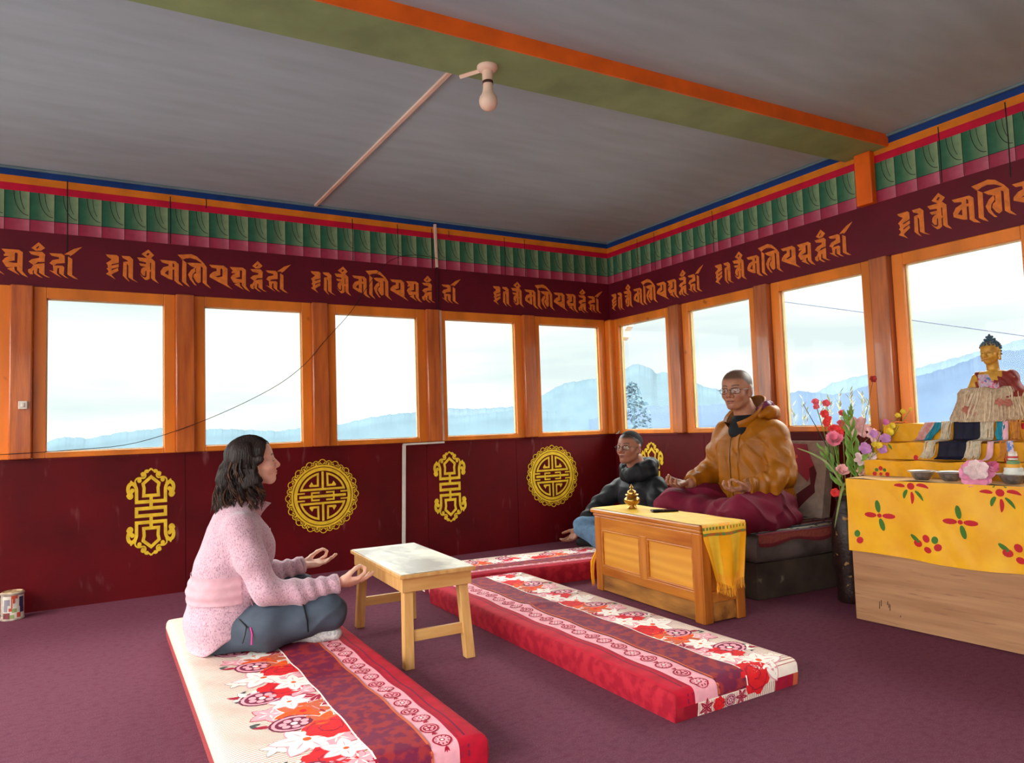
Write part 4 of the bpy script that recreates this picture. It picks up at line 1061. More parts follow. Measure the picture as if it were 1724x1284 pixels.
        for ax in range(3):
            u, w_ = (ax+1) % 3, (ax+2) % 3
            sl0 = [slice(None)]*3; sl1 = [slice(None)]*3; sl0[ax] = slice(0, -1); sl1[ax] = slice(1, None)
            x = np.argwhere(S[tuple(sl0)] != S[tuple(sl1)])
            x = x[(x[:, u] > 0) & (x[:, w_] > 0)]
            eu = np.eye(3, dtype=int)[u]; ew = np.eye(3, dtype=int)[w_]
            q = [idx[tuple((x-o_).T)] for o_ in (eu*0, eu, eu+ew, ew)]
            q = np.stack(q, 1); fl = S[tuple(x.T)]
            q[~fl] = q[~fl][:, ::-1]; F.append(q)
        F = np.concatenate(F); F = F[(F >= 0).all(1)]
        return V, F
def sobj(name, VF, m, parent, col=None, label=None):
    g = G(); g.v = VF[0].tolist(); g.f = [tuple(f) for f in VF[1].tolist()]; g.m = [0]*len(g.f)
    return obj(name, g, m, parent, smooth=True, angle=180, col=col, label=label)
def vnorm(V, F):
    a, b, c = V[F[:, 0]], V[F[:, 1]], V[F[:, 2]]; n = np.cross(b-a, c-a); Nn = np.zeros_like(V)
    for i in range(4): np.add.at(Nn, F[:, i], n)
    return Nn/(np.linalg.norm(Nn, axis=1, keepdims=True)+1e-12)
def shell(VF, mask, off):
    """a raised panel: the masked faces of a surface lifted by off"""
    V, F = VF; Nn = vnorm(V, F); c = V[F].mean(1); k = mask(c); Fk = F[k]
    u, inv = np.unique(Fk, return_inverse=True)
    ofs = off(V[u]) if callable(off) else np.full(len(u), off)
    return V[u]+Nn[u]*ofs[:, None], inv.reshape(Fk.shape)
def frm(f, up_):
    f = np.asarray(f, float); f = f/np.linalg.norm(f); l = np.cross(up_, f); l /= np.linalg.norm(l); u = np.cross(f, l)
    return np.stack([f, l, u], 1)
def comp(A, B): return (A[0]+A[1] @ np.asarray(B[0], float), A[1] @ B[1])

# -------- head, in its own frame: x forward, y left, z up, eyes at z = 0
def head(S, fr, sc_=1.0, wide=1.0, jaw=1.0, nose=1.0, ears=True):
    old = S.frame; S.frame = (fr[0], fr[1]*sc_)
    def E(c, r, k, sub=False, rot=None): S.ops.append(None); S.ops.pop(); S.el((c[0], c[1]*wide, c[2]), tuple(np.array(r)*sc_), k*sc_, sub, rot)
    def C(a, b, ra, rb, k, sub=False): S.rc((a[0], a[1]*wide, a[2]), (b[0], b[1]*wide, b[2]), ra*sc_, rb*sc_, k*sc_, sub)
    # the ellipsoid frame must stay orthonormal: keep rotation in fr[1], scale radii
    def E(c, r, k, sub=False, rot=None):
        cw = fr[0]+fr[1] @ (np.array([c[0], c[1]*wide, c[2]])*sc_); R_ = fr[1] @ (np.array(rot) if rot is not None else np.eye(3)); rr_ = np.array(r)*sc_
        S.ops.append(('el', (cw, rr_, R_), k*sc_, sub, cw-rr_.max(), cw+rr_.max()))
    E((-.012, 0, .037), (.098, .077*wide, .084), .01)
    E((.012, 0, .030), (.078, .066*wide, .070), .02)
    E((.030, 0, -.028), (.058, .058*wide, .080), .03)
    for s in (1, -1):
        C((.0, .050*s, -.052), (.058, .020*s, -.098), .018*jaw, .015, .02)
        E((.056, .036*s, -.030), (.028, .027, .026), .02)
        C((.080, .010*s, .0145), (.066, .047*s, .013), .0105, .009, .012)
    E((.066, 0, -.096), (.022, .025, .018), .018)
    E((.072, 0, -.062), (.024, .030, .030), .02)
    for s in (1, -1):
        E((.0965, .030*s, -.004), (.017, .019, .0115), .010, True)
        E((.0755, .030*s, -.0045), (.0142, .0165, .0118), .004)
    C((.086, 0, .010), (.111*1.0, 0, -.032), .0075*nose, .0098*nose, .010)
    E((.104, 0, -.037), (.0125*nose, .0115*nose, .0095), .006)
    for s in (1, -1):
        E((.0965, .0135*s*nose, -.039), (.0115, .0075, .0082), .006)
        E((.1045, .0065*s, -.0465), (.005, .0036, .004), .003, True)
    # mouth
    for s in (1, -1): E((.0915, .0085*s, -.0610), (.0085, .0125, .0046), .005)
    E((.0900, 0, -.0715), (.0088, .0165, .0056), .005)
    C((.1005, .020, -.0665), (.1005, -.020, -.0665), .0018, .0018, .003, True)
    C((.088, .027, -.0665), (.088, -.027, -.0665), .0016, .0016, .003, True)
    E((.096, 0, -.083), (.008, .016, .005), .006, True)
    if ears:
        for s in (1, -1):
            C((-.004, .066*s, -.034), (-.012, .070*s, .014), .013, .013, .01)
            a = .35; R_ = np.array([[math.cos(.22*s), -math.sin(.22*s), 0], [math.sin(.22*s), math.cos(.22*s), 0], [0, 0, 1.0]]) @ np.array([[math.cos(a), 0, -math.sin(a)*-1], [0, 1, 0], [-math.sin(a), 0, math.cos(a)]])
            E((-.010, .079*s, -.010), (.018, .0085, .031), .006, False, R_)
            E((-.005, .0895*s, -.006), (.0105, .005, .018), .003, True, R_)
            E((-.002, .078*s, -.036), (.009, .007, .010), .006)
    S.frame = old
def hcol(fr, sc_, wide, V, skin, lip, brow=None, bc_=None, stub=None, lash=(40, 26, 22), hairline=None):
    """skin tint: lips, brows, lash lines, shaved scalp"""
    q = (V-fr[0]) @ fr[1]/sc_; q[:, 1] /= wide
    C = np.tile(np.array(s2l(skin)), (len(V), 1))
    def mixin(w_, c): 
        w_ = np.clip(w_, 0, 1)[:, None]; C[:] = C*(1-w_)+np.array(s2l(c))*w_
    sm = lambda d, r, f: np.clip((r+f-d)/f, 0, 1)
    near = (np.abs(q).max(1) < .2)
    front = near & (q[:, 0] > .05)
    x, y, z = q.T; ay = np.abs(y)
    # blush of cheeks and nose
    mixin(near*(x > .04)*sm(np.hypot(ay-.04, z+.035), .01, .03)*.35, tuple(np.array(skin)*np.array([1.0, .84, .82])))
    mixin(near*sm(np.sqrt((x-.108)**2+y**2+(z+.036)**2), .008, .014)*.35, tuple(np.array(skin)*np.array([1.0, .80, .76])))
    mixin(front*sm(np.hypot(ay/2.6, (z+.0665)/.9), .0062, .003)*(x > .076), lip)
    mixin(front*sm(np.hypot(ay/12, (z+.0667)), .0011, .0012)*(x > .074), tuple(np.array(lip)*.45))
    if bc_ is not None:
        zb = .0205+.005*np.sin(np.clip((ay-.012)/.036, 0, 1)*PI*.8)
        mixin(front*sm(np.abs(z-zb), .0022, .0025)*((ay > .011) & (ay < .049))*.85, bc_)
    zl = -.0085-.0035*np.cos(np.clip((ay-.030)/.016, -1, 1)*PI/2)+.0025
    mixin(front*sm(np.abs(z-zl), .0007, .0016)*((ay > .0145) & (ay < .0465)), lash)
    zc = .0045+.004*np.cos(np.clip((ay-.030)/.018, -1, 1)*PI/2)
    mixin(front*sm(np.abs(z-zc), .0005, .0016)*((ay > .014) & (ay < .047))*.4, tuple(np.array(skin)*.5))
    if stub is not None:
        hl = .058-.9*np.clip(-(x-.055), 0, .12)-.0*z
        w_ = np.clip((z-hl)/.018+.3, 0, 1)*near*(ay < .2)
        ear = np.hypot(x+.010, z+.008) < .036
        w_ = np.where(ear & (ay > .068), 0, w_)
        mixin(w_*stub[1], stub[0])
    return C

# -------- hand, own frame: x along the fingers, y toward the thumb, z out of the palm
def hand(S, fr, sc_=1.0, pose='mudra'):
    def rc(a, b, ra, rb, k):
        A, B = fr[0]+fr[1] @ (np.array(a, float)*sc_), fr[0]+fr[1] @ (np.array(b, float)*sc_)
        S.ops.append(('rc', (A, B, ra*sc_, rb*sc_, False), k*sc_, False, np.minimum(A, B)-ra*sc_, np.maximum(A, B)+ra*sc_))
    kn = [(.090, .029, 0), (.094, .009, -.001), (.089, -.011, -.001), (.080, -.029, .0005)]
    for i, q in enumerate(kn):
        rc((.004, .012-.008*i, 0), q, .0145, (.0105, .0108, .0105, .0095)[i], .012)
    rc((.02, .026, .006), (.045, .026, .006), .014, .012, .012); rc((.015, -.02, .004), (.06, -.026, .004), .012, .010, .012)
    if pose == 'mudra':
        idx = [kn[0], (.126, .034, .020), (.133, .036, .044), (.119, .036, .058)]
        mid = [kn[1], (.138, .011, .006), (.163, .012, .018), (.180, .012, .030)]
        rng_ = [kn[2], (.131, -.012, .010), (.154, -.011, .025), (.168, -.010, .040)]
        pin = [kn[3], (.112, -.036, .012), (.130, -.037, .026), (.142, -.037, .040)]
        thb = [(.022, .026, .006), (.052, .048, .022), (.083, .050, .043), (.110, .041, .058)]
    elif pose == 'cupped':
        idx = [kn[0], (.118, .034, .026), (.118, .034, .052), (.100, .034, .062)]
        mid = [kn[1], (.133, .011, .018), (.145, .012, .042), (.138, .012, .060)]
        rng_ = [kn[2], (.126, -.012, .020), (.136, -.011, .043), (.128, -.010, .060)]
        pin = [kn[3], (.108, -.034, .018), (.116, -.035, .038), (.110, -.035, .052)]
        thb = [(.022, .026, .006), (.050, .050, .024), (.078, .052, .044), (.096, .042, .060)]
    else:   # relaxed, fingers loosely curled
        idx = [kn[0], (.128, .032, .012), (.148, .033, .028), (.160, .033, .044)]
        mid = [kn[1], (.137, .010, .014), (.158, .010, .034), (.166, .010, .054)]
        rng_ = [kn[2], (.130, -.012, .016), (.148, -.012, .037), (.154, -.012, .056)]
        pin = [kn[3], (.112, -.034, .015), (.126, -.035, .032), (.131, -.035, .048)]
        thb = [(.022, .026, .006), (.052, .052, .016), (.082, .062, .026), (.104, .064, .038)]
    for ch_, r in ((idx, .0086), (mid, .0089), (rng_, .0085), (pin, .0074)):
        for i in range(3): rc(ch_[i], ch_[i+1], r*(1.06, .97, .9)[i], r*(.97, .9, .78)[i], .0035)
    for i, (ra, rb) in enumerate(((.0145, .0115), (.0110, .0098), (.0098, .0082))): rc(thb[i], thb[i+1], ra, rb, .005 if i else .012)

def noise3(P, f, seed):
    r_ = random.Random(seed); o = np.zeros(len(P))
    for i in range(5):
        d = np.array([r_.gauss(0, 1) for _ in range(3)]); d /= np.linalg.norm(d)
        o += np.sin(P @ d*f*(1+.37*i)+r_.uniform(0, 6.28)+1.3*np.sin(P @ np.roll(d, 1)*f*.7+i))
    return o/5
M_skinw = mat('fair_skin', (255, 255, 255), 0.5, 0.04, 60, attr='Col', bump=0.08, bscale=500, spec=0.35, sss=0.12)
M_skinm = mat('tanned_skin', (255, 255, 255), 0.46, 0.05, 60, attr='Col', bump=0.08, bscale=500, spec=0.35, sss=0.08)
M_fleece = mat('heathered_pink_fleece', (208, 168, 182), 0.95, 0.06, 60, bump=0.5, bscale=260, sheen=0.4, speck=((160, 124, 140), 150.0, 0.5, 0.66, (1.4, 1.4, .8)))
M_quilt = mat('pink_quilted_panel', (208, 160, 170), 0.8, 0.05, 30)
M_trous = mat('slate_trousers', (68, 78, 92), 0.7, 0.12, 14, bump=0.6, bscale=22)
M_hairw = mat('dark_brown_hair', (46, 29, 23), 0.55, 0.25, 40, stretch=(3, 3, .6), spec=0.3, col2=(20, 13, 12), bump=1.0, bscale=55)
M_hairtip = mat('brown_hair_ends', (104, 68, 46), 0.6, 0.25, 40, spec=0.25, col2=(50, 32, 24))
M_sock = mat('pale_grey_sock', (204, 206, 204), 0.9, 0.08, 40, bump=0.3, bscale=300, speck=((170, 172, 178), 90, .5, .6))
M_blackn = mat('black_shell_fabric', (13, 13, 18), 0.6, 0.15, 14, bump=0.8, bscale=20, spec=0.25)
M_jeans = mat('blue_jeans', (96, 128, 158), 0.85, 0.14, 24, bump=0.3, bscale=300)
M_must = mat('mustard_shell_fabric', (160, 94, 5), 0.5, 0.12, 10, bump=0.9, bscale=20, spec=0.35)
M_mustd = mat('dark_mustard_lining', (120, 70, 18), 0.7, 0.1, 10)
M_robe = mat('maroon_robe_cloth', (116, 14, 46), 0.8, 0.14, 10, bump=0.7, bscale=18)
M_purple = mat('purple_quilted_lining', (112, 40, 78), 0.5, 0.2, 30)
M_tee = mat('black_tee', (20, 22, 26), 0.8, 0.1)
M_wire = mat('dark_spectacle_metal', (44, 40, 40), 0.4, 0.05, metal=0.4)
M_hairm = mat('cropped_black_hair', (30, 27, 27), 0.85, 0.3, 120, bump=0.6, bscale=500)

def spectacles(root, hf, sc_, wide):
    """thin metal spectacles on the head frame hf"""
    W_ = lambda q: tuple(hf[0]+hf[1] @ (np.array([q[0], q[1]*wide, q[2]])*sc_))
    fr_ = G(); ln = G()
    for s in (1, -1):
        c = (.100, .034*s, -.007)
        ring = []
        for k in range(28):
            a = 2*PI*k/28; cx_, sx_ = math.cos(a), math.sin(a)
            ry = .0245*math.copysign(abs(cx_)**.75, cx_); rz = .0165*math.copysign(abs(sx_)**.75, sx_)
            ring.append((c[0]-.010*((ry*s+.024)/.048)**2-0.06*rz*0, c[1]+ry, c[2]+rz))
        fr_.tube([W_(q) for q in ring+[ring[0]]], .0011*sc_, 6, cap=False)
        ln.add([W_(c)]+[W_(q) for q in ring], [(0, 1+k, 1+(k+1) % 28) for k in range(28)])
        fr_.tube([W_(q) for q in ((.091, .0585*s, -.003), (.084, .073*s, .0), (.04, .0795*s, .0), (.006, .080*s, .0005), (-.002, .080*s, -.001))], .0012*sc_, 6)
    fr_.tube([W_(q) for q in ((.1, .0105, -.004), (.106, 0, .0), (.1, -.0105, -.004))], .0012*sc_, 6)
    gl = obj('glasses', fr_, M_wire, root); obj('lens', ln, MATS['spec_glass'], gl)
def spec_glass():
    m = bpy.data.materials.new('spectacle_glass'); m.use_nodes = True; t = m.node_tree; t.nodes.clear()
    out = N(t, 'ShaderNodeOutputMaterial'); tr = N(t, 'ShaderNodeBsdfTransparent'); gl_ = N(t, 'ShaderNodeBsdfGlossy'); gl_.inputs[1].default_value = .03
    tr.inputs[0].default_value = (.86, .86, .86, 1); mx = N(t, 'ShaderNodeMixShader'); f = N(t, 'ShaderNodeFresnel'); f.inputs[0].default_value = 1.38
    t.links.new(f.outputs[0], mx.inputs[0]); t.links.new(tr.outputs[0], mx.inputs[1]); t.links.new(gl_.outputs[0], mx.inputs[2]); t.links.new(mx.outputs[0], out.inputs[0]); MATS['spec_glass'] = m
spec_glass()

def handframe(wrist, fdir, palm):
    """x along fingers, z palm normal; y = thumb side fixed by caller"""
    f = np.asarray(fdir, float); f /= np.linalg.norm(f); z = np.asarray(palm, float); z = z-f*(z @ f); z /= np.linalg.norm(z); y = np.cross(z, f)
    return (np.asarray(wrist, float), np.stack([f, y, z], 1))

# ---------------------------------------------------------------- the woman in pink
WB = np.array([-3.585, -1.75, 0.104])
PW = (WB, np.eye(3))            # faces +X
def build_woman():
    root = None
    hf = comp(PW, ((.122, 0, .772), frm((1, 0.02, .15), (0, 0, 1))))
    hs = .94
    S = SDF(PW)
    # body under the clothes
    S.loft([(.02, -.02, 0, .10, .15), (.12, -.01, 0, .11, .15), (.28, .02, 0, .115, .135), (.42, .05, 0, .11, .145), (.52, .045, 0, .085, .15), (.57, .045, 0, .06, .09)], .03)
    S.ch([(.035, 0, .54), (.06, 0, .62), (.085, 0, .70)], [.062, .054, .052], .03)
    head(S, hf, hs, .96, .95, 1.05)
    wr = {}
    for s in (1, -1):
        S.ch([(.04, .15*s, .52), (.13, .235*s, .235), (.39, .285*s if s > 0 else -.262, .235)], [.045, .038, .027], .02)
        S.ch([(.0, .09*s, .07), (.36, .27*s, .12), (.22, -.13*s, .045)], [.075, .052, .036], .03)
        S.rc((.22, -.14*s, .04), (.38, -.245*s, .035), .032, .028, .02)
    # hands: palms up, thumb and forefinger touching
    # near (right) hand: thumb on the outer side seen by the viewer
    hn = handframe(WB+np.array([.420, -.262, .238]), (1, .06, -.03), (.05, .62, .8))
    hr = handframe(WB+np.array([.405, .285, .238]), (1, -.10, .03), (-.1, -.25, 1))
    hn2 = (hn[0], hn[1] @ np.diag([1, -1, 1])); 
    hand(S, hn2, .93, 'mudra'); hand(S, hr, .93, 'mudra')
    V, F = S.mesh(.0032)
    col = hcol(hf, hs, .96, V, (242, 190, 166), (206, 104, 100), True, (64, 42, 34))
    g = G(); g.v = V.tolist(); g.f = [tuple(f) for f in F.tolist()]; g.m = [0]*len(g.f)
    LOC['person'] = tuple(WB)
    g.v = (V-WB).tolist()
    root = obj('person', g, M_skinw, None, smooth=True, angle=180, col=col)
    root.location = WB; LOC[root.name] = tuple(WB)
    tag(root, 'woman in a pink fleece jacket sitting cross-legged in profile on the near mattress', 'person')
    # jacket
    J = SDF(PW)
    J.loft([(.0, -.035, 0, .120, .202), (.06, -.03, 0, .137, .215), (.12, -.02, 0, .145, .210), (.21, .0, 0, .154, .190), (.31, .02, 0, .158, .172), (.42, .045, 0, .140, .172), (.49, .05, 0, .122, .172), (.545, .045, 0, .092, .145), (.60, .05, 0, .066, .075)], .03)
    J.el((.112, .07, .40), (.08, .07, .08), .05); J.el((.112, -.07, .40), (.08, .07, .08), .05)
    J.cut((-.07, 0, .02), (.65, 0, -1), .012)
    for s in (1, -1):
        J.ch([(.035, .150*s, .505), (.075, .205*s, .37), (.125, .24*s, .245)], [.066, .062, .056], .03)
        J.ch([(.125, .24*s, .245), (.26, .262*s if s > 0 else -.252, .222), (.405 if s > 0 else .42, .285*s if s > 0 else -.262, .238)], [.056, .051, .041], .03, flat=True)
    ax = {}
    def disp(P):
        q = P-WB; d = np.zeros(len(P))
        # ring folds along the forearms and at the elbows
        fa = np.clip((np.abs(q[:, 1])-.17)/.05, 0, 1)
        d += fa*.0042*np.sin(q[:, 0]*88+q[:, 2]*36+3*np.sin(q[:, 1]*14)+2*np.sin(q[:, 0]*19))*np.clip((q[:, 0]-.05)/.1, 0, 1)
        d += fa*.003*np.sin(q[:, 2]*60+q[:, 0]*30)*np.clip((.12-q[:, 0])/.06, 0, 1)
        # waist roll folds
        d += (1-fa)*.0045*np.sin(q[:, 2]*48+2*q[:, 0])*np.clip((.42-q[:, 2])/.1, 0, 1)
        return d+.0022*noise3(P, 26, 4)
    J.disp = disp
    JV = J.mesh(.004)
    jk = sobj('jacket', JV, M_fleece, root)
    # quilted side panel round the waist, back to side seam
    qp = shell(JV, lambda c: ((c[:, 2]-WB[2] > .195) & (c[:, 2]-WB[2] < .305) & (c[:, 0]-WB[0] < .035) & (np.abs(c[:, 1]-WB[1]) < .22)), lambda v: .0035+.0018*np.sin((v[:, 2]-WB[2])*170))
    sobj('quilted_panel', qp, M_quilt, jk)
    # hem, cuffs and collar
    for s, x1 in ((1, .402), (-1, .418)):
        e = WB+np.array([x1, .285 if s > 0 else -.262, .238]); a0 = WB+np.array([.26, .262 if s > 0 else -.252, .222]); d = (e-a0)/np.linalg.norm(e-a0)
        g = G(); g.tube([e-d*.012, e-d*.008, e+d*.004, e+d*.006, e+d*.002], [.0425, .0435, .042, .036, .030], 20, cap=False); obj('cuff', g, mat('grey_pink_trim', (206, 170, 176), .8), jk)
    g = G(); rings = []
    for t, rx, ry, dz, dx in ((0, .072, .078, .0, 0), (.35, .071, .075, .03, .005), (.7, .074, .075, .055, .012), (1, .078, .075, .072, .018), (.95, .070, .068, .070, .018), (.5, .064, .066, .03, .008), (0, .06, .064, .0, 0)):
        rings.append([tuple(WB+np.array([.052+dx+rx*math.cos(a)*(1+(.22+.4*dz/.07)*max(0, math.cos(a))), ry*math.sin(a), .568+dz-.055*math.cos(a)])) for a in np.linspace(0, 2*PI, 33)[:-1]])
    g.loft(rings, cap=False); obj('collar', g, M_fleece, jk, angle=180)
    g = G().tube([WB+np.array([.188, -.012, .475]), WB+np.array([.192, -.014, .42])], .002, 6); obj('zip_pull', g, M_white, jk)
    g = G().tube([WB+np.array([.07, -.187, .21]), WB+np.array([.09, -.19, .15]), WB+np.array([.075, -.195, .10]), WB+np.array([.06, -.19, .075])], .0035, 6); obj('pocket_zip', g, mat('dark_pink_zip', (150, 100, 116), .6), jk)
    # trousers
    T = SDF(PW)
    T.loft([(-.002, -.03, 0, .10, .178), (.05, -.02, 0, .115, .192), (.12, -.015, 0, .108, .178)], .03)
    for s in (1, -1):
        T.ch([(.0, .11*s, .080), (.14, .20*s, .092), (.375, .275*s, .125)], [.085, .094, .070], .04)
        T.ch([(.375, .275*s, .125), (.33, .10*s, .075), (.22, -.10*s, .055)], [.068, .066, .052], .03, flat=True)
        T.rc((.0, .10*s, .07), (.05, .16*s, .07), .074, .074, .03)
    T.cut((0, 0, -.001), (0, 0, -1))
    def dt(P):
        q = P-WB
        cr = (1-np.abs(np.sin(q[:, 0]*17-q[:, 2]*14+1.5*np.sin(q[:, 1]*16+q[:, 0]*9))))**3
        return -.007*cr*np.clip((q[:, 0]-.04)/.08, 0, 1)+.0032*np.sin(q[:, 0]*40+q[:, 1]*26+3*np.sin(q[:, 2]*18))*np.clip((q[:, 0]-.02)/.1, 0, 1)+.0026*noise3(P, 30, 9)
    T.disp = dt
    TV = T.mesh(.0045); tr_ = sobj('trousers', TV, M_trous, root)
    c = WB+np.array([.055, -.258, .058]); g = G().tube([c+np.array([0, -.01, .055]), c+np.array([.004, -.022, .03]), c+np.array([.0, -.026, -.01])], .0032, 6); obj('zip_pull', g, mat('magenta_cord', (226, 60, 150), .5), tr_)
    g = G().tube([WB+np.array([.02, -.215, .14]), WB+np.array([.04, -.262, .115]), WB+np.array([.03, -.285, .09]), WB+np.array([.02, -.286, .06])], .003, 6); obj('pocket_zip', g, mat('black_zip', (24, 24, 30), .5), tr_)
    g = G().tube([WB+np.array([.262, -.262, .200]), WB+np.array([.262, -.315, .165]), WB+np.array([.268, -.333, .12]), WB+np.array([.275, -.32, .07])], .0032, 6); obj('knee_zip', g, mat('black_zip', (24, 24, 30), .5), tr_)
    # socks
    for s in (1, -1):
        K = SDF(PW)
        K.ch([(.20, -.12*s, .050), (.25, -.185*s, .044), (.33, -.245*s, .038), (.40, -.275*s, .034)], [.040, .040, .037, .030], .02)
        K.cut((0, 0, -.001), (0, 0, -1)); K.disp = lambda P: .0012*np.sin((P[:, 0]-WB[0])*150)*np.clip((.29-(P[:, 0]-WB[0]))/.03, 0, 1)
        sobj('sock', K.mesh(.004), M_sock, root)
    # hair: swept back, half tied, loose curls to the shoulder
    hl = lambda q: hf[0]+hf[1] @ (np.array(q, float)*hs)
    Hh = SDF((hf[0], hf[1]))
    Hh.el((-.020, 0, .040), (.100, .081, .083), .02); Hh.el((-.045, 0, -.02), (.066, .078, .08), .03)
    for s in (1, -1):
        Hh.ch([(.028, .066*s, .055), (.022, .078*s, .0), (-.014, .082*s, -.05), (-.014, .076*s, -.10), (-.008, .07*s, -.13)], [.024, .022, .024, .024, .012], .025)
        Hh.ch([(-.05, .06*s, -.05), (-.06, .06*s, -.10), (-.055, .055*s, -.14)], [.036, .032, .014], .03)
    Hh.ch([(-.10, 0, .012), (-.118, 0, .0), (-.128, 0, -.05), (-.120, 0, -.10), (-.112, 0, -.14)], [.02, .022, .036, .036, .014], .02)
    for s in (1, -1): Hh.el((.002, .11*s, -.032), (.022, .05, .026), .008, True)
    Hh.el((-.10, 0, .01), (.022, .03, .02), .01)
    # open the face
    Hh.el((.112, 0, -.055), (.122, .6, .095), .022, True); Hh.el((.118, 0, .02), (.088, .6, .066), .022, True)
    Hh.disp = lambda P: .0042*np.sin(((P-hf[0]) @ hf[1])[:, 1]*170+((P-hf[0]) @ hf[1])[:, 0]*60+2.5*np.sin(((P-hf[0]) @ hf[1])[:, 2]*38))+.003*noise3(P, 55, 2)
    hair = sobj('hair', Hh.mesh(.0036), M_hairw, root)
    g = G(); g2 = G(); rr = random.Random(11)
    for i in range(190):
        t = rr.random(); a = rr.uniform(.40*PI, 1.60*PI) if i % 3 else rr.uniform(.8*PI, 1.2*PI); back = math.cos(a) < -.3
        st = np.array([-.034+.094*math.cos(a), .091*math.sin(a), .035-.125*t])
        if st[0] > .008: st[0] = .008
        L_ = rr.uniform(.09, .15)+.06*(1-t); n = 20
        tw = rr.uniform(16, 26); ph = rr.uniform(0, 6.28); amp = rr.uniform(.008, .017); out_ = np.array([math.cos(a)*(.42 if back else .15), math.sin(a)*.14, -1.0])
        light = rr.random() < (.5 if back or t > .5 else .15)
        for c_ in range(5):
            o1, o2, l2 = rr.uniform(-.006, .006), rr.uniform(-.006, .006), L_*rr.uniform(.85, 1.08); rad = rr.uniform(.0018, .0036); pts = []; p2 = ph+rr.uniform(-.35, .35)
            for k in range(n+1):
                u = k/n; e = amp*min(1, u*2.4)*(1-.3*u)
                p = st+out_*l2*u+np.array([o1, o2, 0])*(1-.4*u)+e*np.array([math.cos(p2+tw*u*.5), math.sin(p2+tw*u*.5), .4*math.sin(p2+tw*u*.5)])
                pts.append(hl(p))
            (g2 if light and c_ < 4 else g).tube(pts, [rad*(1-.7*(k/n)**2) for k in range(n+1)], 5)
    for i in range(60):      # combed strands over the crown toward the tie
        y0 = rr.uniform(-.07, .07); z0 = rr.uniform(.02, .10); pts = []
        for k in range(9):
            u = k/8; th = .55+2.2*u
            pts.append(hl((-.018+.106*math.cos(th)*1.0, y0*(1-.65*u)*1.0, .045+.092*math.sin(th)*math.sqrt(max(.05, 1-(y0/.088)**2)))))
        g.tube(pts, .0013, 4)
    obj('curls', g, M_hairw, hair); obj('curl_ends', g2, M_hairtip, hair)
    g = G().tube([hl((-.116-.010*math.sin(a), .027*math.cos(a), .004+.024*math.sin(a))) for a in np.linspace(0, 2*PI, 15)], .0055, 7); obj('hair_tie', g, mat('black_elastic', (18, 18, 20), .6), hair)
    g = G().ball(hl((-.004, -.0815, -.043)), .0032, 8); obj('earring', g, mat('pearl', (230, 220, 200), .2), root)
    g = G(); c = hn2[0]+hn2[1] @ (np.array([.112, -.0115, .005])*.93); R_ = hn2[1]
    g.tube([tuple(c+R_ @ np.array([.0, .0092*math.cos(a), .0092*math.sin(a)])) for a in np.linspace(0, 2*PI, 15)], .0011, 6); obj('ring', g, mat('silver', (214, 214, 214), .2, metal=.9), root)
    return root
woman = build_woman()
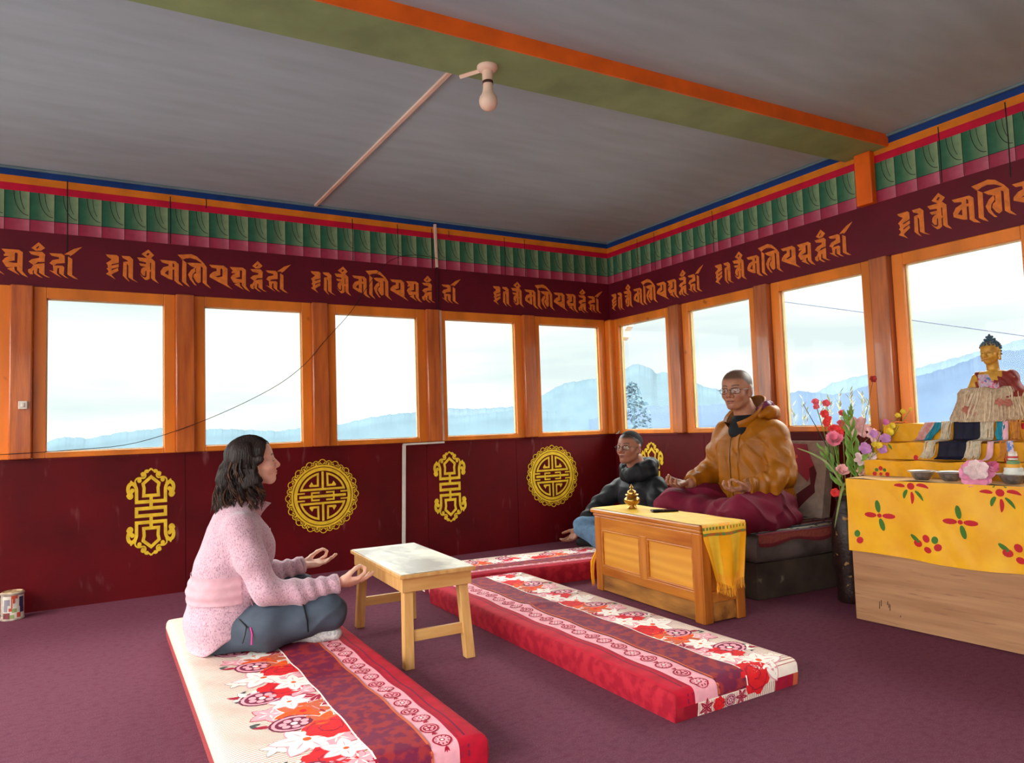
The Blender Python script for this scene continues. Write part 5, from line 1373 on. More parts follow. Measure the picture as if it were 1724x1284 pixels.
# ---------------------------------------------------------------- the monk in the mustard jacket (faces -X)
RM = np.array([[-1, 0, 0], [0, -1, 0], [0, 0, 1.0]])
def person_mesh(S, h, base, hf, hs, wide, skin, lip, m, label, **kw):
    V, F = S.mesh(h); col = hcol(hf, hs, wide, V, skin, lip, **kw)
    g = G(); g.v = (V-base).tolist(); g.f = [tuple(f) for f in F.tolist()]; g.m = [0]*len(g.f)
    root = obj('person', g, m, None, smooth=True, angle=180, col=col); root.location = base; LOC[root.name] = tuple(base)
    tag(root, label, 'person'); return root
MB = np.array([-.49, -2.005, .372]); PM = (MB, RM)
def build_monk():
    L = lambda q: MB+RM @ np.array(q, float)
    hf = comp(PM, ((.125, 0, .810), frm((1, .30, -.02), (0, 0, 1)))); hs = 1.065; wd = 1.06
    S = SDF(PM)
    S.loft([(.02, -.02, 0, .11, .16), (.12, -.01, 0, .12, .16), (.28, .02, 0, .12, .15), (.45, .04, 0, .12, .17), (.56, .04, 0, .09, .17), (.62, .04, 0, .06, .10)], .03)
    S.ch([(.03, 0, .58), (.05, 0, .65), (.085, 0, .72)], [.072, .066, .064], .03)
    head(S, hf, hs, wd, 1.12, 1.12)
    for s in (1, -1):
        S.ch([(.03, .18*s, .55), (.09, .28*s, .27), (.33, .235*s, .23)], [.05, .042, .032], .02)
        S.ch([(.0, .10*s, .08), (.44, .29*s, .11), (.24, -.14*s, .05)], [.085, .06, .045], .03)
    hl_ = handframe(L((.335, .225, .228)), RM @ np.array([1, -.35, -.12]), RM @ np.array([.25, -.25, 1]))
    hr_ = handframe(L((.37, -.245, .235)), RM @ np.array([1, .05, -.12]), RM @ np.array([.35, .15, 1]))
    # left hand: thumb outward (+y local); right: mirrored
    hand(S, hl_, 1.0, 'cupped'); hand(S, (hr_[0], hr_[1] @ np.diag([1, -1, 1])), 1.0, 'cupped')
    root = person_mesh(S, .0034, MB, hf, hs, wd, (172, 118, 92), (146, 84, 76), M_skinm, 'shaven-headed man in a mustard jacket and maroon robe sitting on the raised seat', bc_=(60, 42, 36), stub=((70, 58, 54), .8))
    J = SDF(PM)
    J.loft([(.0, -.03, 0, .150, .205), (.06, -.02, 0, .172, .225), (.16, .0, 0, .180, .225), (.28, .02, 0, .172, .215), (.40, .035, 0, .158, .215), (.50, .04, 0, .138, .215), (.57, .035, 0, .108, .175), (.63, .03, 0, .086, .11)], .03)
    for s in (1, -1):
        J.ch([(.03, .190*s, .540), (.05, .238*s, .42), (.085, .278*s, .29)], [.080, .078, .076], .03)
        J.ch([(.085, .278*s, .29), (.20, .270*s, .245), (.325, (.228 if s > 0 else .242)*s, .236)], [.076, .068, .047], .03, flat=True)
    J.el((.055, 0, .66), (.085, .075, .09), .01, True)
    def dj(P):
        q = (P-MB) @ RM; x, y, z = q.T; ay = np.abs(y)
        fa = np.clip((ay-.205)/.05, 0, 1)
        d = fa*.0075*np.sin(x*58+z*30+2.5*np.sin(y*20+z*13)+np.sin(x*23))*np.clip((x-.0)/.1, 0, 1)*np.clip((.42-z)/.1, 0, 1)
        d += fa*.006*np.sin(z*46-x*25+2*np.sin(y*22))*np.clip((z-.26)/.08, 0, 1)
        d += (1-fa)*.007*np.sin(y*36*np.sign(y)*0+z*17+ay*46+2*np.sin(z*12+y*9))*np.clip((.5-z)/.15, .25, 1)
        d += .006*np.exp(-((z-.075)/.016)**2)+(-.004)*np.exp(-((z-.13)/.03)**2)
        cr = lambda ph: (1-np.abs(np.sin(ph)))**3
        d += -.011*fa*cr(x*20+z*17+1.5*np.sin(y*17+z*9)+np.sin(x*11))*np.clip((.46-z)/.1, 0, 1)
        d += -.009*(1-fa)*cr(z*13+ay*19-x*6+1.4*np.sin(z*11+y*7))*np.clip((.54-z)/.1, .2, 1)
        d += -.007*cr(y*13-z*11+1.2*np.sin(z*14+x*9))*np.clip((z-.3)/.1, 0, 1)*np.clip((.6-z)/.08, 0, 1)
        return d+.0042*noise3(P, 20, 21)+.0022*noise3(P, 44, 22)
    J.disp = dj
    JV = J.mesh(.0045); jk = sobj('jacket', JV, M_must, root)
    # front placket
    pl = shell(JV, lambda c: (lambda q: (q[:, 0] > .08) & (q[:, 1] > -.005) & (q[:, 1] < .048) & (q[:, 2] < .56) & (q[:, 2] > .02))((c-MB) @ RM), .006)
    sobj('placket', pl, M_must, jk)
    g = G(); g.tube([L((.203-.0*t, -.012, .05+.47*t)) if False else L((np.interp(.05+.47*t, [.0, .16, .28, .40, .5, .57], [.13, .19, .205, .205, .19, .155]), -.014, .05+.47*t)) for t in np.linspace(0, 1, 14)], .0022, 5); obj('zip', g, mat('dark_zip', (60, 40, 24), .5), jk)
    for s in (1, -1):
        e = L((.325, (.228 if s > 0 else .242)*s, .236)); a0 = L((.20, .275*s, .245)); d = (e-a0)/np.linalg.norm(e-a0)
        g = G(); g.tube([e-d*.03, e-d*.02, e-d*.01, e, e+d*.005, e], [.050, .0465, .050, .0475, .040, .034], 20, cap=False); obj('cuff', g, M_mustd, jk)
    # stand collar: open at the front, left wing folds out
    def collar(a0, a1, z0, z1, r0, r1, cx=.045, fl=0.0, n=26):
        g = G(); rows = []
        for t in (0, .33, .66, 1):
            row = []
            for k in range(n+1):
                a = a0+(a1-a0)*k/n; e = max(abs(k/n-.5)*2-.55, 0)/.45
                r = r0+(r1-r0)*t+fl*e*t
                zz = z0+(z1-z0)*t-.075*math.cos(a)*1.0-(.02*e*t)
                row.append(L((cx+r*math.cos(a)*1.15, r*math.sin(a)*1.08, zz)))
            rows.append(row)
        inner = [[q+(np.array(L((cx, 0, q[2]-MB[2])))-q)*np.array([.09, .09, 0]) for q in rw] for rw in rows[::-1]]
        rows = rows+inner; N_ = n+1
        g.add([q for rw in rows for q in rw], [(j*N_+i, j*N_+i+1, (j+1)*N_+i+1, (j+1)*N_+i) for j in range(len(rows)-1) for i in range(n)])
        return g
    obj('collar', collar(.32, 2*PI-.45, .60, .70, .085, .105, fl=.03), M_must, jk, angle=180)
    obj('collar_lining', collar(.36, 2*PI-.52, .607, .690, .076, .092, fl=.024), M_mustd, jk, angle=180)
    # hood bunched behind the neck, purple lining showing
    Hd = SDF(PM)
    Hd.ch([(.05, .105, .645), (-.02, .125, .665), (-.085, .08, .66), (-.105, 0, .65), (-.085, -.08, .66), (-.02, -.125, .665), (.05, -.105, .645)], [.022, .036, .045, .050, .045, .036, .022], .03)
    Hd.disp = lambda P: .005*noise3(P, 50, 5)
    hd = sobj('hood', Hd.mesh(.0045), M_must, root)
    Hl = SDF(PM)
    Hl.ch([(.045, .092, .685), (-.01, .104, .705), (-.06, .08, .71), (-.075, 0, .70), (-.06, -.08, .71), (-.01, -.104, .70)], [.014, .024, .028, .03, .026, .018], .02)
    Hl.disp = lambda P: .005*noise3(P, 110, 8)
    sobj('hood_lining', Hl.mesh(.004), M_purple, hd)
    Te = SDF(PM); Te.ch([(.03, 0, .52), (.055, 0, .60), (.066, 0, .645)], [.10, .088, .078], .02, flat=True); Te.el((.13, 0, .55), (.05, .07, .07), .03)
    sobj('tee', Te.mesh(.005), M_tee, root)
    # maroon robe over the crossed legs
    Rb = SDF(PM)
    Rb.loft([(-.0, -.03, 0, .16, .23), (.06, -.02, 0, .165, .235), (.12, -.02, 0, .15, .215)], .03)
    for s in (1, -1):
        Rb.ch([(-.02, .13*s, .10), (.22, .225*s, .105), (.455, .285*s, .105)], [.115, .112, .080], .06)
        Rb.ch([(.455, .285*s, .10), (.40, .10*s, .07), (.30, -.10*s, .055)], [.085, .085, .075], .05)
        Rb.rc((.10, .23*s, .05), (.42, .31*s, .045), .075, .07, .05)
    Rb.rc((.30, -.15, .045), (.30, .15, .045), .07, .07, .06)
    Rb.rc((.0, .28, .03), (.30, .33, .02), .045, .05, .05)
    Rb.cut((0, 0, -.004), (0, 0, -1))
    def rfold(q): return -.010*(1-np.abs(np.sin(np.abs(q[:, 1])*11-q[:, 0]*9+q[:, 2]*16+1.2*np.sin(q[:, 0]*13+q[:, 1]*8))))**3*np.clip(q[:, 0]/.1, 0, 1)
    Rb.disp = lambda P: rfold((P-MB) @ RM)+(lambda q: .0055*np.sin(q[:, 0]*14+np.abs(q[:, 1])*30-q[:, 2]*26+2*np.sin(q[:, 1]*11+q[:, 0]*9))*np.clip(q[:, 0]/.12, 0, 1))((P-MB) @ RM)+.004*noise3(P, 22, 31)
    sobj('robe', Rb.mesh(.0055), M_robe, root)
    # sleeve badge: small red stitched mark
    g = G(); c = L((.075, .372, .40)); 
    for k in range(5):
        a = k*1.256; g.ball(c+np.array([.006*math.cos(a)*.6, -.001, .008*math.sin(a)]), .003, 6)
    obj('sleeve_mark', g, mat('red_stitching', (196, 62, 20), .6), jk)
    spectacles(root, hf, hs, wd)
    return root
monk = build_monk()

# ---------------------------------------------------------------- the man in black (faces -X)
NB = np.array([-.705, -1.16, .120]); PN = (NB, RM)
def build_man():
    L = lambda q: NB+RM @ np.array(q, float)
    hf = comp(PN, ((.09, 0, .70), frm((1, .26, .12), (0, 0, 1)))); hs = .98; wd = 1.03
    S = SDF(PN)
    S.loft([(.02, -.03, 0, .10, .15), (.2, -.02, 0, .11, .145), (.36, .0, 0, .11, .16), (.45, .0, 0, .085, .15), (.50, .01, 0, .06, .09)], .03)
    S.ch([(.01, 0, .46), (.03, 0, .55), (.055, 0, .62)], [.07, .062, .06], .03)
    head(S, hf, hs, wd, 1.15, 1.12)
    S.ch([(.0, -.17, .43), (.15, -.30, .275), (.33, -.303, .116)], [.045, .040, .030], .02)
    S.ch([(.0, .17, .43), (.10, .27, .20), (.33, .24, .16)], [.045, .040, .030], .02)
    for s in (1, -1): S.ch([(.0, .09*s, .07), (.32, .25*s, .13), (.22, -.11*s, .05)], [.08, .05, .036], .03)
    hr_ = handframe(L((.337, -.305, .112)), RM @ np.array([.75, -.02, -.55]), RM @ np.array([.55, .25, .8]))
    hl_ = handframe(L((.33, .235, .16)), RM @ np.array([1, -.1, -.1]), RM @ np.array([.1, -.1, 1]))
    hand(S, (hr_[0], hr_[1] @ np.diag([1, -1, 1])), .98, 'relaxed'); hand(S, hl_, .98, 'cupped')
    root = person_mesh(S, .0036, NB, hf, hs, wd, (152, 100, 78), (124, 68, 62), M_skinm, 'man with glasses in a black jacket and jeans sitting in the room corner', bc_=(34, 28, 26), stub=((34, 29, 29), .9))
    J = SDF(PN)
    J.loft([(-.0, -.04, 0, .125, .175), (.1, -.035, 0, .14, .185), (.22, -.02, 0, .14, .18), (.34, -.005, 0, .135, .19), (.42, .0, 0, .118, .19), (.47, .005, 0, .09, .15), (.53, .015, 0, .075, .10)], .03)
    J.ch([(.0, -.175, .425), (.07, -.245, .36), (.15, -.305, .285)], [.072, .066, .058], .03)
    J.ch([(.15, -.305, .285), (.25, -.308, .195), (.328, -.304, .118)], [.058, .052, .040], .03, flat=True)
    J.ch([(.0, .175, .425), (.05, .23, .32), (.10, .27, .21)], [.072, .07, .062], .03)
    J.ch([(.10, .27, .21), (.2, .26, .18), (.32, .238, .16)], [.06, .052, .042], .03, flat=True)
    def dj(P):
        q = (P-NB) @ RM; x, y, z = q.T; ay = np.abs(y)
        fa = np.clip((ay-.18)/.05, 0, 1)
        return fa*.0045*np.sin(x*60-z*55+2*np.sin(y*20))+(1-fa)*.004*np.sin(z*40+ay*40+2*np.sin(y*12))+.003*noise3(P, 24, 41)
    J.disp = dj
    jk = sobj('jacket', J.mesh(.0048), M_blackn, root)
    Hd = SDF(PN)
    Hd.ch([(.105, .03, .525), (.07, .08, .550), (.0, .098, .57), (-.06, .06, .575), (-.075, 0, .575), (-.06, -.06, .575), (.0, -.098, .57), (.07, -.08, .55), (.105, -.03, .525)], [.036, .040, .042, .044, .044, .044, .042, .040, .036], .03)
    Hd.ch([(.10, .02, .49), (.06, .09, .50), (-.02, .10, .51), (-.07, 0, .52), (-.02, -.10, .51), (.06, -.09, .50), (.10, -.02, .49)], [.04]*7, .03)
    Hd.disp = lambda P: .005*noise3(P, 60, 6)
    sobj('hood', Hd.mesh(.0045), M_blackn, root)
    g = G().tube([L((.326, -.304, .120)), L((.334, -.305, .113))], [.0415, .040], 18); obj('cuff', g, M_blackn, jk)
    T = SDF(PN)
    T.loft([(.0, -.04, 0, .12, .165), (.05, -.04, 0, .13, .18), (.12, -.04, 0, .12, .165)], .03)
    for s in (1, -1):
        T.ch([(-.02, .11*s, .09), (.14, .20*s, .11), (.335, .255*s, .14)], [.095, .094, .072], .04)
        T.ch([(.335, .255*s, .135), (.31, .10*s, .075), (.22, -.11*s, .055)], [.070, .066, .052], .03)
    T.cut((0, 0, -.001), (0, 0, -1)); T.disp = lambda P: (lambda q: .0045*np.sin(q[:, 0]*38+q[:, 1]*30+3*np.sin(q[:, 2]*20)))((P-NB) @ RM)+.002*noise3(P, 30, 3)
    sobj('jeans', T.mesh(.005), M_jeans, root)
    for s in (1, -1):
        K = SDF(PN); K.ch([(.22, -.14*s, .045), (.30, -.20*s, .04), (.38, -.25*s, .035)], [.038, .036, .028], .02); sobj('sock', K.mesh(.005), mat('black_sock', (26, 26, 30), .9), root)
    # cropped hair, denser on top
    Hh = SDF((hf[0], hf[1]))
    Hh.el((-.013*hs, 0, .040*hs), (.0990*hs, .0777*hs*wd, .0857*hs), .01)
    Hh.el((.10*hs, 0, -.01), (.085*hs, .12, .078*hs), .012, True)
    Hh.cut((0.0, 0, .046), (.35, 0, -1), .008)
    for s in (1, -1): Hh.el((-.002, .085*s, -.014), (.034, .03, .042), .006, True)
    Hh.disp = lambda P: .0017*noise3(P, 300, 12)
    sobj('hair', Hh.mesh(.0036), M_hairm, root)
    spectacles(root, hf, hs, wd)
    return root
man = build_man()
# ================================================================ ALTAR, STATUE, OFFERINGS, FLOWERS
M_ply = mat('plywood', (184, 136, 98), 0.6, 0.1, 4, stretch=(1, .5, 9), col2=(160, 112, 78), contrast=(.3, .7), bump=.05, speck=((146, 100, 74), 18, .6, .75, (1, .4, 5)))
M_satin = mat('yellow_satin', (246, 182, 4), 0.42, 0.06, 9, spec=0.45, sheen=0.2, col2=(236, 164, 2), contrast=(.35, .65))
M_satin2 = mat('crumpled_yellow_cloth', (226, 160, 10), 0.55, 0.08, 14, bump=.5, bscale=40)
M_pred = mat('red_cloth_print', (196, 28, 40), .6, .06); M_pgrn = mat('green_cloth_print', (66, 116, 38), .6, .06)
AX, AY, SL = -.853, -2.895, 0.055
def FA(u, z, off=0.0): return (AX+SL*u-off, AY-u, z)     # u = distance along the altar front
AW = 1.75
at = thing('altar_table', 'plywood altar table under a yellow cloth at the right edge', 'altar', (AX+.4, AY-.8, 0))
g = G(); g.hexa([FA(0, .005), FA(AW, .005), (-.06, AY-AW, .005), (-.06, AY, .005)], [FA(0, .68), FA(AW, .68), (-.06, AY-AW, .68), (-.06, AY, .68)]); obj('front_board', g, M_ply, at, smooth=False, bevel=.002)
M_scuff = mat('black_scuff', (60, 44, 36), .8)
for u, z, h in ((.127, .088, .03), (.118, .075, .035), (.158, .1, .018), (.168, .075, .03), (.163, .088, .02), (.215, .055, .008)):
    g = G().add([FA(u, z, .001), FA(u+.004, z, .001), FA(u+.006, z+h, .001), FA(u+.003, z+h, .001)], [(0, 1, 2, 3)]); obj('scuff_mark', g, M_scuff, at, smooth=False)
# cloth over the top and down the front, printed flowers
def fold(u, z):
    d = max(0, (.69-z)/.35)
    return .018+.006*d*math.sin(u*13+.6+1.2*math.sin(u*5))+.004*d*math.sin(u*29+z*7)+.004*math.sin((u+z*1.3)*16)*d*(1-d)*2+.010*math.exp(-((u-.45+.5*(z-.5))/.035)**2)*d*.6
g = G()
zb = lambda u: .339-.010*math.sin(u*3.1)+.004*math.sin(u*9)
g.grid(lambda a, b: FA(a*AW, zb(a*AW)+(.688-zb(a*AW))*b, fold(a*AW, zb(a*AW)+(.688-zb(a*AW))*b)), 150, 26)
g.grid(lambda a, b: (lambda p: (p[0]*(1-b)+(-.06)*b, p[1]+.004, .688+.003*math.sin(a*40+b*9)+.001))(FA(a*AW, .688, .006)), 80, 10)
g.grid(lambda a, b: (AX-.004+a*.78, AY+.006+.004*math.sin(a*20), .40+.288*b), 20, 8)
PRINTS = []
def oval(u, z, a, b, ang, m):
    ca, sa = math.cos(math.radians(ang)), math.sin(math.radians(ang))
    poly = [(u+a*math.cos(t)*ca-b*math.sin(t)*sa, z+a*math.cos(t)*sa+b*math.sin(t)*ca) for t in np.linspace(0, 2*PI, 13)[:-1]]
    PRINTS.append((poly, m))
def comma(u, z, L_, ang, curl, w_, m):
    pts = []; a = math.radians(ang); x, y = u, z
    for k in range(7): pts.append((x, y)); x += L_/6*math.cos(a); y += L_/6*math.sin(a); a += math.radians(curl)/6
    for q in stroke2d(pts, [w_*s for s in (.5, .9, 1.1, 1.1, .95, .7, .2)]): PRINTS.append((q, m))
def put_prints(g, fn, ms=1):
    for poly, m in PRINTS:
        c = np.mean(poly, axis=0)
        n = len(poly); g.add([fn(*c)]+[fn(*p) for p in poly], [(0, 1+i, 1+(i+1) % n) for i in range(n)], ms+m)
    PRINTS.clear()
def windmill(u, z):
    oval(u, z, .011, .010, 0, 0)
    for a, m in ((0, 0), (180, 0), (97, 1), (-78, 1)):
        oval(u+.043*math.cos(math.radians(a)), z+.043*math.sin(math.radians(a)), .030, .0125, a, m)
def sunburst(u, z):
    oval(u, z, .017, .016, 0, 0)
    comma(u+.026, z+.006, .055, 8, -50, .015, 0); comma(u-.028, z-.002, .050, 165, 30, .015, 0); comma(u+.002, z-.026, .055, -82, -25, .015, 0)
    comma(u+.018, z-.02, .055, -40, -30, .013, 1); comma(u-.018, z-.018, .045, -130, 40, .015, 1); comma(u-.02, z+.022, .03, 125, 10, .014, 1); comma(u+.02, z+.022, .03, 60, 10, .014, 1); comma(u, z+.028, .025, 90, 0, .014, 0)
def bouquet(u, z):
    oval(u, z, .017, .014, -20, 0)
    for a, r, m, s in ((20, .048, 0, .018), (150, .05, 0, .02), (95, .05, 0, .018), (-70, .052, 0, .019), (55, .058, 1, .017), (-115, .05, 1, .018)): oval(u+r*math.cos(math.radians(a)), z+r*math.sin(math.radians(a)), s, s*.85, a+20, m)
    oval(u-.055, z+.045, .026, .010, -40, 1); oval(u+.05, z-.045, .026, .010, -45, 1)
for p in ((0.161, 0.521), (0.517, 0.523)): windmill(*p)
windmill(1.15, .52); windmill(1.5, .52)
for p in ((0.315, 0.667), (0.677, 0.659)): sunburst(*p)
sunburst(1.1, .655)
for p in ((0.012, 0.377), (0.374, 0.386), (0.733, 0.388)): bouquet(*p)
bouquet(1.2, .38)
PRINTS[:] = [q for q in PRINTS if min(x for x, _ in q[0]) > 0.002 and min(y for _, y in q[0]) > .333 and max(y for _, y in q[0]) < .689]
put_prints(g, lambda u, z: FA(u, z, fold(u, z)+.0012))
ac = obj('altar_cloth', g, [M_satin, M_pred, M_pgrn], angle=60)
tag(ac, 'shiny yellow cloth printed with red and green flowers on the altar front', 'cloth')
g = G(); g.ball(FA(*(0.566, 0.415), .012), .004, 8); obj('pin', g, M_brass, ac)
# three stepped shelves in yellow cloth
steps = ((-.655, .688, .766, 'lowest'), (-.545, .766, .852, 'middle'), (-.432, .852, .945, 'topmost'))
for i, (x0, z0, z1, nm) in enumerate(steps):
    g = G(); y0 = -2.858+.012*i
    def sp(u, z, off=0.0, x0=x0, y0=y0): return (x0+.03*u-off-.0025*math.sin(u*31+i)-.002*math.sin(u*67+z*60), y0-u, z)
    L_ = 1.55
    g.grid(lambda a, b: sp(a*L_, z0+.002+(z1-z0-.002)*b+.0035*math.sin(a*44+i*2)*b), 120, 6)
    g.grid(lambda a, b: (lambda p: (p[0]+(-.07-p[0])*b, p[1], z1+.0035*math.sin(a*44+i*2)*(1-b)))(sp(a*L_, z1)), 120, 4)
    g.grid(lambda a, b: (lambda p: (p[0]+(-.07-p[0])*a, p[1]+.001, z0+.002+(z1-z0-.002)*b))(sp(0, z0)), 10, 4)
    if i == 0:
        u, z = .085, .700
        for du, dz, m, s in ((0, .028, 0, .011), (-.03, .0, 0, .011), (.032, -.001, 0, .011), (0, 0, 0, .008), (-.02, .02, 1, .009), (.02, .02, 1, .009)): oval(u+du, z+dz, s, s, 0, m)
        for u in (.95, 1.25): oval(u, .715, .011, .011, 0, 0); oval(u+.03, .72, .011, .009, 0, 1)
    elif i == 1:
        comma(.058, .838, .03, -90, -15, .010, 0); comma(.045, .846, .035, 200, 20, .010, 1); comma(.075, .846, .035, -50, -20, .010, 1)
        oval(.215, .778, .012, .014, 0, 0); oval(.62, .776, .012, .014, 0, 0)
    else: oval(.66, .925, .018, .015, 0, 0); oval(.69, .895, .016, .013, 0, 1)
    put_prints(g, lambda u, z: sp(u, z, .0015))
    tag(obj('altar_step', g, [M_satin2, M_pred, M_pgrn], angle=60), {'lowest': 'lowest yellow cloth-covered altar step behind the metal bowls', 'middle': 'middle yellow cloth-covered altar step with a scarf hanging over it', 'topmost': 'topmost yellow cloth-covered altar step carrying the golden statue'}[nm], 'altar step', 'altar steps')
# row of dented metal bowls
M_alu = mat('dull_dented_metal', (176, 172, 176), .38, .2, 40, metal=.75, bump=.5, bscale=120, col2=(110, 108, 114))
M_rim = mat('bright_rim', (214, 210, 208), .3, .1, 40, metal=.6)
BLAB = ['first metal offering bowl from the left, empty, on the altar cloth', 'second metal offering bowl from the left, empty, on the altar cloth', 'metal offering bowl under the pink blossom on the altar cloth', 'metal offering bowl holding the striped butter tower on the altar cloth', 'last metal offering bowl, cut by the right edge of the photo']
BY = [-3.218, -3.341, -3.462, -3.586, -3.705]
for i, y in enumerate(BY):
    bx_ = -.79+SL*(-y+AY); b = thing('offering_bowl', BLAB[i], 'bowl', (bx_, y, .692), 'metal offering bowls')
    g = G().lathe([(0, 0), (.027, 0), (.034, .006), (.042, .02), (.048, .036), (.0465, .036), (.040, .02), (.032, .008), (0, .006)], (bx_, y, .692), 36, cap=False); obj('bowl_body', g, M_alu, b, angle=50)
    g = G().lathe([(.047, .034), (.058, .038), (.0595, .040), (.058, .0415), (.0465, .038)], (bx_, y, .692), 36, cap=False); obj('rim', g, M_rim, b, angle=50)
# striped butter tower
ty_, tx_ = -3.592, -.79+SL*(3.592+AY)
to = thing('butter_offering', 'small tiered tower of coloured butter standing in a metal bowl', 'offering', (tx_, ty_, .70))
lv = [(.038, .728, .744, (238, 236, 224)), (.035, .744, .760, (232, 234, 224)), (.029, .760, .775, (240, 176, 70)), (.024, .775, .788, (120, 160, 110)), (.018, .792, .800, (222, 222, 214)), (.0205, .800, .807, (206, 50, 56)), (.017, .807, .818, (236, 232, 226)), (.0155, .818, .826, (222, 206, 196))]
for r, z0, z1, c in lv:
    g = G().lathe([(0, z0), (r*.96, z0), (r, (z0+z1)/2), (r*.95, z1), (0, z1)], (tx_, ty_, 0), 20); obj('layer', g, mat('butter_%d_%d_%d' % c, c, .5, .05), to, angle=50)
g = G().lathe([(0, .692), (.028, .694), (.034, .73), (0, .731)], (tx_, ty_, .004), 20); obj('plinth', g, mat('butter_white', (238, 236, 224), .5), to)
g = G().box((tx_-.012, ty_-.011, .826), (tx_-.009, ty_+.013, .872)); obj('printed_tag', g, mat('tag_print', (212, 190, 200), .6, .2, 60, col2=(96, 130, 190), contrast=(.45, .55)), to, smooth=False)

# blossoms
def blossom(g, c, R_, n, wid, face, m, cup=.35, seed=0, lay=2):
    """open flower of n curved petals facing a direction"""
    rr = random.Random(seed); f = np.array(face, float); f /= np.linalg.norm(f); a = np.cross(f, (0, 0, 1.0) if abs(f[2]) < .9 else (1.0, 0, 0)); a /= np.linalg.norm(a); b = np.cross(f, a); c = np.array(c, float)
    for l in range(lay):
        for k in range(n):
            th = 2*PI*(k+.5*l)/n+rr.uniform(-.15, .15); d = math.cos(th)*a+math.sin(th)*b; sd = -math.sin(th)*a+math.cos(th)*b; RL = R_*(1-.28*l)*rr.uniform(.88, 1.1)
            cu = cup*(1+.9*l)
            def pt(u, v):
                w_ = wid*RL*math.sin(PI*(.05+.83*u))**.7*(v*2-1)
                h = RL*cu*(u**1.2)-RL*.45*max(0, u-.6)**1.5*(1.5-l*.6)+RL*.10*(v*2-1)**2+RL*.05*math.sin(v*9+k+u*5)*u
                return c+d*RL*u*(1-.15*cu)+sd*w_+f*h
            g.grid(lambda u, v: pt(u, v), 6, 4, m)
FL = {}
def fm(c, nm): return mat('petal_'+nm, c, .55, .12, 40, sheen=.3, sss=0)
P_pink, P_red, P_pale, P_lil, P_yel, P_hot, P_crm = fm((252, 140, 168), 'pink'), fm((240, 62, 62), 'red'), fm((250, 186, 186), 'pale_pink'), fm((206, 140, 206), 'lilac'), fm((240, 206, 50), 'yellow'), fm((246, 104, 118), 'rose_red'), fm((250, 214, 214), 'blush')
M_stem = mat('leaf_green', (142, 178, 80), .5, .2, 20, col2=(86, 128, 48)); M_stemd = mat('dark_stem', (40, 46, 40), .6); M_leafl = mat('pale_leaf', (148, 162, 96), .5, .15, 12)
VX, VY, VZ = -.56, -2.672, .575
va = thing('vase', 'tall dark patterned vase half hidden behind the altar corner', 'vase', (VX, VY, 0))
g = G().lathe([(0, 0), (.062, 0), (.070, .01), (.066, .06), (.078, .2), (.084, .32), (.075, .43), (.052, .50), (.046, .53), (.056, .57), (.052, .572), (.042, .53), (0, .50)], (VX, VY, 0), 32, cap=False)
obj('vase_body', g, mat('dark_carved_vase', (44, 26, 24), .4, .3, 30, bump=.6, bscale=60, speck=((150, 110, 60), 26, .66, .72)), va, angle=60)
def stem_to(p, q0=None, r=.0022, bow=0.0, n=8):
    a = np.array(q0 if q0 is not None else (VX+(p[0]-VX)*.1, VY+(p[1]-VY)*.06, VZ-.06)); b = np.array(p, float); m = (a+b)/2+np.array([0, -bow, .0])
    return [tuple((1-t)**2*a+2*t*(1-t)*m+t*t*b) for t in np.linspace(0, 1, n)]
def leaf_blade(g, path, wd, m=0, nrm=(-.8, -.55, 0)):
    P = [np.array(q, float) for q in path]; n = len(P); vs = []
    for i, p in enumerate(P):
        t = P[min(i+1, n-1)]-P[max(i-1, 0)]; s = np.cross(t, nrm); s /= np.linalg.norm(s)+1e-9; w_ = wd*math.sin(PI*(.12+.88*(i/(n-1))))**.7 if i < n-1 else .0003
        vs += [p-s*w_, p+np.array(nrm)*w_*.25*-1, p+s*w_]
    fs = []
    for i in range(n-1):
        for k in (0, 1): fs.append((3*i+k, 3*i+k+1, 3*i+4+k, 3*i+3+k))
    g.add(vs, fs, m)
TC = (-.72, -.6, .25)
def flower(name, label, heads, stem=True, grp=None, r=.002, bow=0.0, smat=None, base=None, pet=None):
    p0 = heads[0][0]; t = thing(name, label, 'flower', (VX, VY, VZ-.06) if base is None else base, grp or name.replace('_', ' ')+' stems in the vase')
    if stem: g = G().tube(stem_to(p0, None, bow=bow), r, 6); obj('stem', g, smat or M_stem, t)
    for i, (c, R_, n, wid, face, m, cup, lay) in enumerate(heads):
        g = G(); blossom(g, c, R_, n, wid, face, 0, cup, i+len(label), lay); b = obj('blossom', g, m, t, angle=180)
        if i and stem: g = G().tube([c, np.array(c)*.5+np.array(stem_to(p0, None, bow=bow)[max(1, 7-2*i)])*.5, stem_to(p0, None, bow=bow)[max(1, 6-2*i)]], r*.6, 5); obj('side_stem', g, smat or M_stem, t)
    return t
V55 = -.55
flower('peony', 'large rose pink peony in the vase beside the altar', [((-0.600, -2.652, 0.860), .050, 9, .42, (-.6, -.5, .5), P_pink, .75, 3)])
flower('carnation_spray', 'tall spray of coral red carnations leaning left in the vase', [((-0.580, -2.537, 1.080), .022, 7, .4, TC, P_hot, .4, 2), ((-0.580, -2.539, 1.053), .018, 7, .4, TC, P_hot, .4, 2), ((-0.580, -2.589, 1.011), .026, 7, .4, TC, P_red, .4, 2), ((-0.580, -2.606, 0.984), .022, 7, .4, TC, P_red, .4, 2), ((-0.580, -2.597, 0.961), .024, 7, .4, TC, P_red, .4, 2)])
flower('carnation', 'single coral carnation on a thin upright stem in the vase', [((-0.520, -2.561, 1.071), .024, 7, .4, TC, P_hot, .4, 2)])
flower('carnation', 'double scarlet carnation just above the rose pink peony', [((-0.560, -2.628, 0.921), .034, 8, .4, TC, P_red, .5, 2), ((-0.560, -2.659, 0.901), .028, 8, .4, TC, P_red, .5, 2)])
